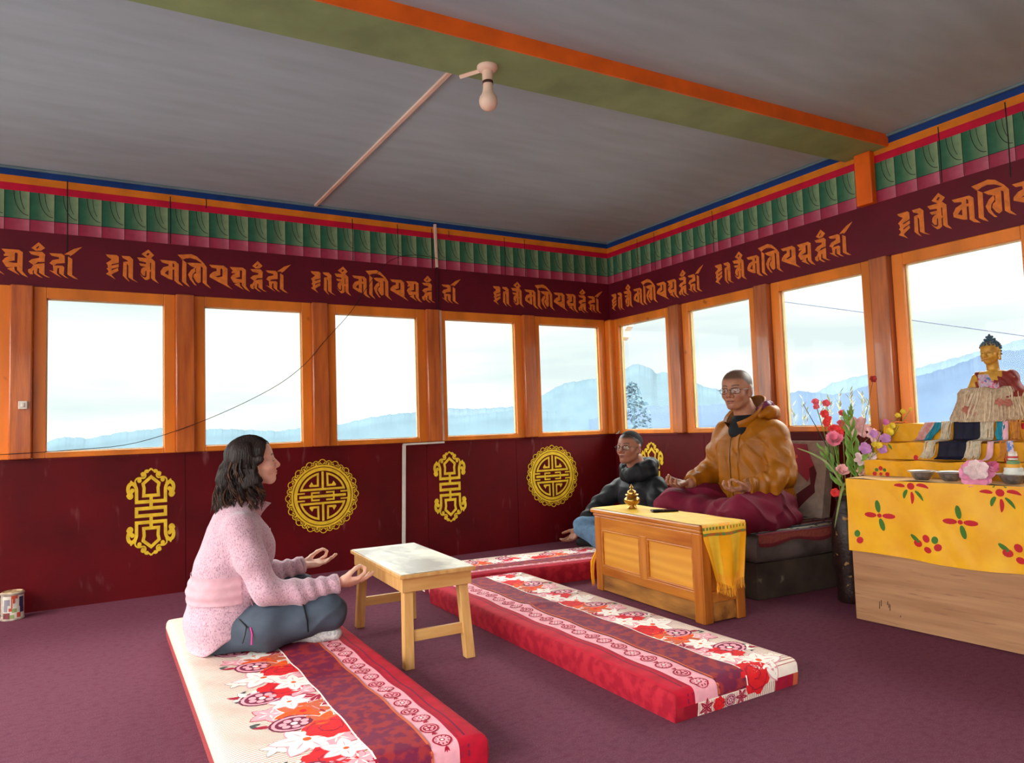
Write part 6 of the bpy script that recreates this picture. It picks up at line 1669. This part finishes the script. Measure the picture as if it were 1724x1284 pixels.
flower('carnation', 'small red carnations peeping from behind the green gladiolus spike', [((-0.420, -2.584, 1.015), .02, 7, .4, TC, P_hot, .4, 2), ((-0.420, -2.577, 0.957), .024, 7, .4, TC, P_hot, .4, 2)])
flower('red_flower', 'lone red flower on a long thin stem in front of the window post', [((-0.550, -2.869, 1.186), .020, 6, .42, TC, fm((176, 40, 36), 'dark_red'), .3, 2)], smat=M_stemd, r=.0012)
flower('lily', 'big pale pink lily behind the gladiolus spike', [((-0.450, -2.693, 0.923), .075, 6, .30, (-.5, -.6, .4), P_pale, .35, 1), ((-0.450, -2.777, 0.887), .050, 6, .34, (-.2, -.8, .3), P_pale, .35, 1)])
flower('sweet_pea', 'upper lilac sweet pea beside the top altar step', [((-0.500, -2.881, 0.872), .030, 5, .5, TC, P_lil, .4, 1), ((-0.500, -2.820, 0.895), .024, 5, .5, TC, P_lil, .4, 1)])
flower('sweet_pea', 'lilac sweet pea nearest the viewer beside the middle altar step', [((-0.600, -2.830, 0.823), .034, 5, .5, TC, P_lil, .4, 1), ((-0.560, -2.899, 0.819), .024, 5, .5, TC, P_lil, .4, 1), ((-0.560, -2.841, 0.781), .024, 5, .5, TC, P_crm, .4, 1)])
flower('freesia', 'arching yellow freesia leaning over the top altar step', [((-0.400, -2.969, 1.021), .010, 5, .5, TC, P_yel, .4, 1), ((-0.410, -2.933, 1.010), .014, 5, .5, TC, P_yel, .4, 1), ((-0.420, -2.909, 0.992), .015, 5, .5, TC, P_yel, .4, 1), ((-0.450, -2.891, 0.936), .020, 5, .5, TC, P_yel, .4, 1), ((-0.460, -2.885, 0.905), .022, 5, .5, TC, P_yel, .4, 1)], bow=-.02)
flower('freesia', 'low yellow freesia lying toward the middle altar step', [((-0.580, -2.871, 0.845), .016, 5, .5, TC, P_yel, .4, 1), ((-0.570, -2.890, 0.838), .018, 5, .5, TC, P_yel, .4, 1), ((-0.580, -2.834, 0.792), .014, 5, .5, TC, fm((236, 226, 150), 'cream_yellow'), .4, 1)])
flower('magenta_flower', 'small magenta flower at the edge of the top altar step', [((-0.470, -2.872, 0.956), .018, 5, .5, TC, fm((220, 110, 170), 'magenta'), .4, 1)])
flower('lily', 'pale pink lily bud low in the vase between the green stalks', [((-0.600, -2.687, 0.694), .040, 5, .42, (-.5, -.6, .5), P_pale, .9, 2)])
flower('lily', 'blush lily low in the vase against the lowest altar step', [((-0.600, -2.805, 0.761), .042, 6, .34, (-.5, -.6, .4), P_crm, .4, 1), ((-0.580, -2.788, 0.697), .030, 6, .34, (-.5, -.6, .4), P_pale, .5, 2)])
t = thing('carnation', 'red carnation drooping over the side of the vase', 'flower', (VX, VY, VZ-.06), 'carnation stems in the vase'); g = G().tube(stem_to((-0.620, -2.658, 0.595), (VX, VY, VZ-.02)), .0018, 6); obj('stem', g, M_stem, t)
g = G(); blossom(g, (-0.620, -2.658, 0.588), .028, 7, .42, (-.7, -.4, -.2), 0, .5, 3, 2); obj('blossom', g, P_red, t, angle=180)
# gladiolus spikes with sheathing buds
def spike(label, base, tip, L_, seed, n=9, wd=.011):
    rr = random.Random(seed); t = thing('gladiolus', label, 'flower', (VX, VY, VZ-.06), 'gladiolus stems in the vase'); a, b = np.array(base, float), np.array(tip, float); path = stem_to(b, a, n=14)
    g = G().tube(path, .0042, 7); obj('stem', g, M_stem, t); d = (b-a)/np.linalg.norm(b-a); side = np.cross(d, (-.75, -.6, 0)); side /= np.linalg.norm(side)
    for k in range(n):
        u = .12+.86*k/(n-1); p = np.array(path[min(13, int(u*13))]); s = side*(1 if k % 2 else -1); ln = L_*(1.0-.45*u)
        g = G(); leaf_blade(g, [p, p+d*ln*.35+s*ln*.20, p+d*ln*.7+s*ln*.30, p+d*ln*1.0+s*ln*.28], wd*(1-.35*u)); leaf_blade(g, [p, p+d*ln*.35+s*ln*.13+np.array((-.012, -.01, 0)), p+d*ln*.65+s*ln*.22+np.array((-.014, -.011, 0)), p+d*ln*.95+s*ln*.27], wd*(.85-.3*u), 0, (-.3, -.9, .1))
        obj('bud_sheath', g, M_stem, t, angle=180)
spike('tall green gladiolus spike standing upright in the vase', (-0.580, -2.760, 0.642), (-0.580, -2.731, 1.029), .115, 1, 14, .012)
spike('short green gladiolus spike leaning left over the vase', (-0.620, -2.712, 0.604), (-0.620, -2.591, 0.831), .10, 2, 7, .010)
for lab, pts, wd, m in (('long pale leaf arching left from the vase', ((-0.620, -2.706, 0.623), (-0.650, -2.646, 0.737), (-0.680, -2.580, 0.792), (-0.700, -2.491, 0.827)), .006, M_leafl), ('long pale leaf hanging down from the vase', ((-0.640, -2.735, 0.645), (-0.680, -2.740, 0.617), (-0.690, -2.720, 0.529), (-0.690, -2.688, 0.407)), .006, M_leafl), ('broad green leaf low at the right of the flower stalks', ((-0.600, -2.786, 0.682), (-0.600, -2.811, 0.745), (-0.600, -2.834, 0.792), (-0.600, -2.846, 0.817)), .010, M_stem)):
    g = G(); leaf_blade(g, [tuple(q) for q in spline(pts, 5)], wd); tag(obj('leaf', g, m, angle=180), lab, 'leaf', 'long leaves in the vase')
g = G().tube([(-0.600, -2.709, 0.609), (-0.600, -2.596, 0.854), (-0.600, -2.470, 1.073)], [.003, .0028, .0016], 6); tag(obj('incense_stick', g, M_stemd), 'thin dark bare stick leaning left out of the vase', 'stick')
# pink blossom over the third bowl, marigold on the top step
t = thing('pink_blossom', 'big pink gladiolus blossom lying on the third metal bowl', 'flower', (-.80, -3.475, .735))
g = G(); c = (-0.800, -3.472, 0.732); blossom(g, c, .066, 8, .50, (-.85, -.35, .35), 0, .22, 5, 1); obj('outer_petals', g, fm((240, 150, 186), 'shell_pink'), t, angle=180)
g = G(); blossom(g, np.array(c)+np.array((-.008, -.004, .006)), .05, 5, .44, (-.85, -.35, .45), 0, .6, 6, 1); obj('inner_petals', g, P_crm, t, angle=180)
g = G()
rr = random.Random(9)
for k in range(4): g.tube([np.array(c), np.array(c)+np.array((-.03, -.012, .02)), np.array(c)+np.array((-.05+rr.uniform(-.006, .006), -.01+rr.uniform(-.02, .02), .045+rr.uniform(-.01, .01)))], .0009, 5)
obj('stamen', g, fm((250, 240, 210), 'stamen'), t)
t = thing('pink_blossom', 'small dusky pink bud lying right of the big pink blossom', 'flower', (-0.770, -3.513, 0.755)); g = G(); blossom(g, (-0.770, -3.513, 0.755), .03, 5, .5, (-.5, -.6, .3), 0, .8, 4, 2); obj('bud', g, fm((226, 110, 150), 'dusky'), t, angle=180)
mg = thing('marigold', 'loose orange marigold petals on the top altar step', 'flower', (-0.410, -2.903, 0.944)); g = G()
for k in range(9):
    c = np.array((-0.410, -2.903, 0.944))+np.array((rr.uniform(-.015, .015), rr.uniform(-.04, .04), .002)); blossom(g, (c[0], c[1], .951), .012, 6, .4, (rr.uniform(-.4, .1), rr.uniform(-.4, .2), 1), 0, .5, k, 2)
obj('petals', g, fm((250, 140, 10), 'marigold'), mg, angle=180)

# ---------------------------------------------------------------- gilded statue, draped
BB = np.array([-.345, -3.352, .945]); SB = (BB, RM @ np.array([[math.cos(-.1), -math.sin(-.1), 0], [math.sin(-.1), math.cos(-.1), 0], [0, 0, 1.0]]))
st_ = thing('seated_statue', 'small gilded seated statue with blue curled hair on the altar', 'statue', tuple(BB))
M_gilt = mat('aged_gilding', (214, 160, 62), .4, .2, 30, metal=.12, col2=(176, 124, 50)); M_stred = mat('painted_red_robe', (146, 52, 44), .5, .2, 24, col2=(110, 34, 32), speck=((206, 150, 110), 30, .66, .72)); M_curl = mat('blue_grey_curls', (70, 96, 112), .5, .2, 60)
s_ = .475
hfb = comp(SB, ((.015, 0, .335), frm((1, .12, -.05), (0, 0, 1))))
S = SDF(SB)
S.loft([(.0, 0, 0, .07, .09), (.10, 0, 0, .055, .075), (.20, 0, 0, .048, .078), (.245, 0, 0, .035, .06)], .02)
S.ch([(.0, 0, .24), (.008, 0, .30)], [.026, .026], .015)
head(S, hfb, s_, 1.06, 1.1, .9, ears=False)
hb = lambda q: tuple(hfb[0]+hfb[1] @ (np.array(q, float)*s_))
for s in (1, -1):
    A_, B_ = [np.array(q) for q in (hb((-.008, .080*s, .02)), hb((-.006, .081*s, -.075)))]
    S.ops.append(('rc', (A_, B_, .0055, .0055, False), .004, False, np.minimum(A_, B_)-.01, np.maximum(A_, B_)+.01))
S.ch([(.0, -.078, .215), (.02, -.098, .15), (.05, -.085, .10)], [.026, .022, .018], .015)
gb = sobj('statue_body', S.mesh(.0028), M_gilt, st_)
S = SDF(SB); S.loft([(.02, 0, 0, .075, .10), (.10, 0, 0, .058, .080), (.195, 0, 0, .051, .082), (.238, -.004, 0, .036, .062)], .02)
S.ch([(.0, .078, .215), (.012, .100, .15), (.05, .09, .10)], [.031, .030, .024], .02); S.rc((-.005, -.07, .228), (-.02, -.09, .13), .024, .022, .02)
S.el((.062, -.015, .215), (.045, .045, .085), .006, True)
S.cut((0, 0, .115), (0, 0, -1)); S.disp = lambda P: .0018*np.sin(((P-BB) @ SB[1])[:, 2]*160+((P-BB) @ SB[1])[:, 1]*190)
sobj('red_robe', S.mesh(.003), M_stred, st_)
g = G()
for i in range(9):
    th = i/8*1.75; n = max(1, int(16*math.cos(min(th, 1.5))+.5))
    for k in range(n):
        a = 2*PI*k/n+i*.4; q = np.array([-.014+.098*math.cos(th)*math.cos(a), .084*math.cos(th)*math.sin(a), .04+.086*math.sin(th)])
        if q[0] > .05 and q[2] < .075: continue
        if q[2] < .015+.03*(q[0] > 0): continue
        g.ball(hb(q), .0062, 7)
for i in range(14):
    a = 2*PI*i/7; lv_ = i//7; g.ball(hb((-.014+.042*(1-.45*lv_)*math.cos(a), .042*(1-.45*lv_)*math.sin(a), .132+.026*lv_)), .0062, 7)
for k in range(8):
    for zz in (-.02, .01): a = PI*.55+PI*.9*k/7; g.ball(hb((-.014+.098*math.cos(a), .08*math.sin(a), zz)), .0062, 7)
g.ball(hb((-.014, 0, .135)), (.013, .013, .016), 10); g.ball(hb((-.014, 0, .172)), (.006, .006, .009), 8); obj('curled_hair', g, M_curl, st_)
g = G()
for s in (1, -1):
    g.tube([hb((.0905, (.030+dx)*s, -.006+.003*math.cos(dx*90))) for dx in np.linspace(-.015, .015, 7)], .0009, 5); g.tube([hb((.082, (.030+dx)*s, .020+.004*math.cos(dx*70))) for dx in np.linspace(-.02, .02, 7)], .0008, 5)
g.ball(hb((.088, 0, .03)), .0016, 6); obj('painted_feature', g, mat('statue_line', (44, 32, 26), .6), st_)
g = G().tube([hb((.1, y, -.0665)) for y in (-.017, 0, .017)], .0013, 6); obj('mouth', g, mat('statue_lip', (160, 50, 40), .5), st_)
# printed card tucked on the chest
pk_ = thing('prayer_card', 'small pink and blue printed card propped on the statue\'s chest', 'card', (-.415, -3.325, 1.085)); c = np.array((-.425, -3.325, 1.083))
g = G(); e1 = np.array((.014, -.080, .0)); e2 = np.array((.035, .022, .092)); nr = np.array((-.0016, 0, .0004)); g.hexa([c, c+e1, c+e1+nr, c+nr], [c+e2, c+e1+e2, c+e1+e2+nr, c+e2+nr]); obj('card', g, mat('card_print', (224, 196, 204), .5, .2, 60, col2=(150, 130, 160), speck=((214, 96, 130), 50, .55, .62)), pk_, smooth=False)
g = G()
for u, v, r in ((.5, .72, .011), (.35, .62, .007)): g.add([c+e1*u+e2*v+nr*1.4+np.array((0, -r*math.cos(a), r*math.sin(a)*.9)) for a in np.linspace(0, 2*PI, 11)[:-1]], [tuple(range(10))])
obj('blue_print', g, mat('card_blue', (84, 116, 170), .5), pk_, smooth=False)
# cream lace cloth heaped over the statue's lap
M_lace = mat('cream_lace', (206, 184, 154), .9, .2, 60, bump=.5, bscale=120, col2=(168, 138, 110), speck=((176, 128, 112), 16, .64, .7))
rr = random.Random(4); g = G(); rings = []
for z, a, b, cx_ in ((.949, .130, .172, -.335), (.962, .128, .178, -.335), (1.0, .118, .165, -.34), (1.045, .108, .148, -.342), (1.085, .100, .146, -.345), (1.107, .088, .130, -.345), (1.112, .055, .08, -.345), (1.108, .02, .03, -.345)):
    ring = []
    for k in range(64):
        t = 2*PI*k/64; w_ = 1+.035*math.sin(t*9+z*20)+.03*math.sin(t*5+1+z*30)+.02*math.sin(t*17+z*40)
        ring.append((cx_+a*w_*math.cos(t), -3.325+(z-1.0)*-.15+b*w_*math.sin(t), z+.006*math.sin(t*6+2)*(z > .95)))
    rings.append(ring)
g.loft(rings); lc = obj('lace_cloth', g, M_lace, angle=80); tag(lc, 'cream lace cloth heaped over the lap of the gilded statue', 'cloth')
M_rosette = mat('lace_rosette', (190, 118, 100), .9, .15, 40)
for px_c in ((-0.465, -3.277, 1.008), (-0.455, -3.420, 1.038), (-0.450, -3.452, 1.034)):
    g = G(); blossom(g, px_c, .019, 9, .3, (-.9, -.35, .1), 0, .08, 2, 2); obj('rosette', g, M_rosette, lc, angle=180)
g = G(); rr = random.Random(14)
for k in range(90):
    j = rr.randint(27, 46); ph = rr.uniform(0, 6); path = []
    for i in range(len(rings)-2):
        q = np.array(rings[i][j])*(1-.0)+0; c_ = np.array((-.34, -3.325, q[2])); d = (q-c_)/np.linalg.norm(q-c_); path.append(q+d*.0035+np.array((0, .004*math.sin(i*1.3+ph), 0)))
    a_ = rr.randint(0, 2); g.tube(path[a_:a_+rr.randint(3, 5)], .0014, 4)
obj('fringe', g, mat('lace_thread', (226, 206, 176), .9, .1, 60), lc)
# scarves that hang over the steps
def drape(y0, y1, slip, upto=1.0):
    """path over the steps at lateral offset; returns function (a,b) -> point"""
    pth = [(-.40, .951), (-.44, .949), (-.447, .90), (-.452, .862), (-.49, .858), (-.552, .857), (-.562, .82), (-.567, .785), (-.585, .772)]
    L_ = len(pth)-1
    def f(a, b):
        t = b*L_*upto; i = min(L_-1, int(t)); q = t-i; x = pth[i][0]*(1-q)+pth[i+1][0]*q; z = pth[i][1]*(1-q)+pth[i+1][1]*q
        y = y0+(y1-y0)*a+slip*b+.003*math.sin(b*14+a*6)
        return (x+.03*(-2.858-y)-.004-.003*math.sin(a*17), y, z+.002)
    return f
def scarf(label, name, y0, y1, slip, m, upto=1.0, fringe=0):
    t = thing(name, label, 'scarf', (-.44, (y0+y1)/2, .95)); f = drape(y0, y1, slip, upto)
    if m is not None: g = G(); g.grid(f, 12, 40); obj('cloth', g, m, t, angle=180)
    if fringe:
        g = G()
        for k in range(fringe[0]):
            a = rr.random(); b0 = fringe[2]; d = rr.uniform(-.01, .01); e = rr.uniform(.85, 1.0)
            f2 = drape(y0, y1, slip, 1.0); g.tube([np.array(f2(a, b0+(e-b0)*q/14))+np.array((-.003-.003*rr.random(), d*q/14+.003*math.sin(q*.9+k), .002)) for q in range(15)], .0016, 5)
        obj('fringe', g, fringe[1], t)
M_frc, M_teal, M_navy, M_pinks, M_orgs = mat('cream_wool_fringe', (216, 202, 176), .9, .12, 60), mat('teal_silk', (8, 128, 150), .5, .15, 20), mat('navy_velvet', (20, 18, 42), .7, .2, 20, speck=((150, 100, 40), 16, .74, .78)), mat('pink_gauze', (236, 186, 196), .7, .1, 30), mat('orange_wool', (214, 140, 70), .9, .15, 50)
scarf('dark navy scarf hanging over the altar steps below the statue', 'navy_scarf', -3.205, -3.33, .035, M_navy, 1.0)
scarf('cream fringe hanging left of the navy scarf on the altar steps', 'fringed_scarf', -3.155, -3.2, .05, None, 1, (34, M_frc, .05))
scarf('cream fringe hanging right of the navy scarf on the altar steps', 'fringed_scarf', -3.325, -3.385, .02, None, 1, (46, M_frc, .05))
scarf('teal silk scarf slanting over the top step left of the fringe', 'teal_scarf', -3.135, -3.175, .12, M_teal, .55)
scarf('teal silk scarf hanging right of the cream fringe on the top step', 'teal_scarf', -3.385, -3.42, .0, M_teal, .5)
scarf('pale pink gauze scarf trailing over the steps toward the butter tower', 'gauze_scarf', -3.42, -3.445, .035, M_pinks, 1.0)
scarf('orange brown wool fringe at the right end of the statue\'s scarves', 'wool_fringe', -3.445, -3.50, -.01, None, 1, (20, M_orgs, .05))
scarf('pale fringed cloth corner lying on the top step left of the teal scarf', 'gauze_scarf', -3.08, -3.135, .08, mat('dusty_gauze', (206, 178, 166), .8, .2, 40, col2=(190, 110, 110)), .42)
# ================================================================ OUTSIDE: hazy hills, tree, tall grass, cable
def dirv(az): a = math.radians(az); return np.array([math.sin(a), math.cos(a)])
def hills(name, prof, R_, m_, depth, seed, label=None):
    """a ridge whose crest follows the skyline: (azimuth, slope) seen from the room, at its own distance"""
    rr = random.Random(seed); gg = G()
    az = np.array([p[0] for p in prof]); el = np.array([p[1] for p in prof])
    n = max(60, int((az[-1]-az[0])*24)); A = np.linspace(az[0], az[-1], n)
    E_ = np.interp(A, az, el)
    ph = [rr.uniform(0, 6.28) for _ in range(8)]
    jag = sum(np.sin(A*f+ph[i])*a for i, (f, a) in enumerate(((5, .0004), (9, .0003), (17, .00022), (29, .00015))))
    rows = []
    for t in (-1.0, -0.7, -0.4, -0.2, -0.11, -0.05, 0.0, 0.05, 0.25, 0.6, 1.0):
        row = []
        for i, a in enumerate(A):
            d = R_+depth*t
            top = CAM_POS[2]+(E_[i]+jag[i]*max(0, 1-abs(t)*9))*R_; base = -0.11*R_
            h = base+(top-base)*(1-abs(t)**0.8)
            v = dirv(a)*d
            row.append((CAM_POS[0]+v[0], CAM_POS[1]+v[1], h))
        rows.append(row)
    vs = [q for r in rows for q in r]; fs = []
    for j in range(len(rows)-1):
        for i in range(n-1): fs.append((j*n+i, j*n+i+1, (j+1)*n+i+1, (j+1)*n+i))
    gg.add(vs, fs)
    o = obj(name, gg, m_, smooth=True, angle=180); tag(o, label, 'hill') 
    return o
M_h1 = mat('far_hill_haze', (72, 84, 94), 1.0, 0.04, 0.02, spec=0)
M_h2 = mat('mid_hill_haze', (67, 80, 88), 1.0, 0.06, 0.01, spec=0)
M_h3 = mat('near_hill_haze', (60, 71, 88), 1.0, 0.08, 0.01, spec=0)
A_ = [(-14, 0.002), (-8, 0.004), (-3.02, -0.0005), (-1.94, 0.0045), (-0.54, 0.0014), (1.26, 0.0076), (4.09, 0.0119), (6.74, 0.009), (8.29, 0.0081), (10.38, 0.0053), (12.1, 0.003), (13.9, 0.007), (15.2, 0.0075), (16.59, 0.0091), (18.85, 0.0177), (20.71, 0.0217), (22.88, 0.0239), (25.2, 0.0143), (27.36, 0.0181), (30.6, 0.0222), (34, 0.018)]
C_ = [(18, 0.01), (22.88, 0.0206), (25.22, 0.0277), (27.38, 0.0257), (29.06, 0.0264), (30.61, 0.0272), (36, 0.03)]
D_ = [(29.5, 0.01), (31.5, 0.03), (32.61, 0.0395), (33.69, 0.0498), (34.67, 0.0576), (35.87, 0.0602), (37.31, 0.0634), (39.27, 0.0711), (40.05, 0.0789), (40.66, 0.0809), (41.58, 0.0734), (42.03, 0.0664), (42.68, 0.0675), (44.52, 0.0537), (45.63, 0.0454), (46.73, 0.0396), (49.15, 0.0425), (51, 0.032), (53.5, 0.02)]
E2 = [(36.5, 0.005), (39.33, 0.0169), (41.68, 0.0212), (42.6, 0.0206), (44.65, 0.0184), (46.68, 0.0203), (49.09, 0.0218), (51.55, 0.0309), (52.52, 0.0333), (53.74, 0.0299), (54.74, 0.0267), (55.94, 0.0287), (57.21, 0.0367), (58.5, 0.0375), (59.9, 0.0428), (61.25, 0.0486), (62.33, 0.0538), (63.39, 0.0603), (64.6, 0.0684), (65.42, 0.0686), (66.51, 0.0676), (69, 0.06), (74, 0.05)]
F2 = [(49, 0.01), (51.53, 0.0247), (53.74, 0.0306), (54.79, 0.0413), (56.39, 0.0481), (57.56, 0.0513), (60.0, 0.053), (66.56, 0.0805), (70, 0.09), (76, 0.08)]
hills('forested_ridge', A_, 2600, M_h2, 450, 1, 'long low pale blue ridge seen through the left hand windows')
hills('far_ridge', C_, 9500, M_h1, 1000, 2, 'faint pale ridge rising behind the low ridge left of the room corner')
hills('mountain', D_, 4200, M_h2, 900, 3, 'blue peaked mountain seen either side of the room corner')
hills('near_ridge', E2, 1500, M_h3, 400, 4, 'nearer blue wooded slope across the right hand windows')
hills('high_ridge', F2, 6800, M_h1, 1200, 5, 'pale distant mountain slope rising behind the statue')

# a bushy tree and tall pale grasses just outside the right-hand windows
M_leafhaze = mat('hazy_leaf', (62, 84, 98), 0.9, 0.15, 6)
M_grassout = mat('pale_dry_grass', (112, 106, 74), 0.9, 0.15, 10)
tr = thing('leafy_tree', 'hazy bushy tree outside the first window right of the corner', 'tree', (20.0, 23.5, -8.0))
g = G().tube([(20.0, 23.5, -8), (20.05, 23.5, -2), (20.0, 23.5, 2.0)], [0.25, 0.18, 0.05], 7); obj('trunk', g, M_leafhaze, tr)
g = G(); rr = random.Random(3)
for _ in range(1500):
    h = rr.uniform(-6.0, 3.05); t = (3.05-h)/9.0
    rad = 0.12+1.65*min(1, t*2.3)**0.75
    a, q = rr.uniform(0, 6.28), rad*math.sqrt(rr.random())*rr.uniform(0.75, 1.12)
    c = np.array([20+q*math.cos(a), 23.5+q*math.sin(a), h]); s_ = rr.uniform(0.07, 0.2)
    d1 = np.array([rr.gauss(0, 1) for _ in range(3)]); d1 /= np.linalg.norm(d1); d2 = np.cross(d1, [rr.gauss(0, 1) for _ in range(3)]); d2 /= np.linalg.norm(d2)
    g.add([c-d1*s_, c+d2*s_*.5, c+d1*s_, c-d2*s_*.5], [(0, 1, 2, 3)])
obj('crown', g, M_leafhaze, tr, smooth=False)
for i in range(16):
    az = 51.9+rr.uniform(0, 5.6); R_ = rr.uniform(9.0, 12.5); v = dirv(az)*R_
    x, y = CAM_POS[0]+v[0], CAM_POS[1]+v[1]; ztop = CAM_POS[2]+R_*rr.uniform(0.012, 0.032)
    g = G(); lean = rr.uniform(-.12, .12)
    P_ = [(x+lean*t*t, y, -1.2+(ztop+1.2)*t) for t in (0, .4, .7, .9, 1)]
    g.tube(P_, [0.012, 0.01, 0.007, 0.005, 0.003], 5)
    for k in range(26):
        t = 0.62+0.38*rr.random(); bx_ = np.array([x+lean*t*t, y, -1.2+(ztop+1.2)*t]); a = rr.uniform(0, 6.28); ln_ = rr.uniform(.05, .14)
        e = bx_+np.array([math.cos(a)*ln_*.6, math.sin(a)*ln_*.6, ln_*.8]); sd = np.array([-math.sin(a), math.cos(a), 0])*0.012
        g.add([bx_, (bx_+e)/2+sd, e, (bx_+e)/2-sd], [(0, 1, 2, 3)])
    tag(obj('tall_grass', g, M_grassout, smooth=False), 'pale yellow grass stalk growing outside the window behind the flowers', 'grass', 'grass stalks outside the window')
g = G().tube([(4.0, 6.5, 4.15), (4.0, 1.282, 2.584), (4.0, 0.123, 2.255), (4.0, -0.455, 2.075), (4.0, -1.61, 1.742), (4.0, -6.0, 0.45)], 0.008, 6)
tag(obj('power_cable', g, mat('dark_cable', (70, 74, 90), 0.6)), 'thin dark cable sloping across the sky outside the right windows', 'cable')
g = G(); pf = [(0, .25), (0, 0), (.05, -.03), (.1, 0), (.11, .06), (.16, .1), (.16, .25)]
pr = [[(0.5+dx, 0.52-u, 1.86+z) for u, z in pf] for dx in (0, 0.08)]
g.loft(pr); tag(obj('cream_block', g, mat('cream_paint', (232, 222, 200), 0.6), smooth=False), 'cream notched block hanging outside the top of the first window right of the corner', 'bracket')  # free-hanging cream shape, not joined to any eave
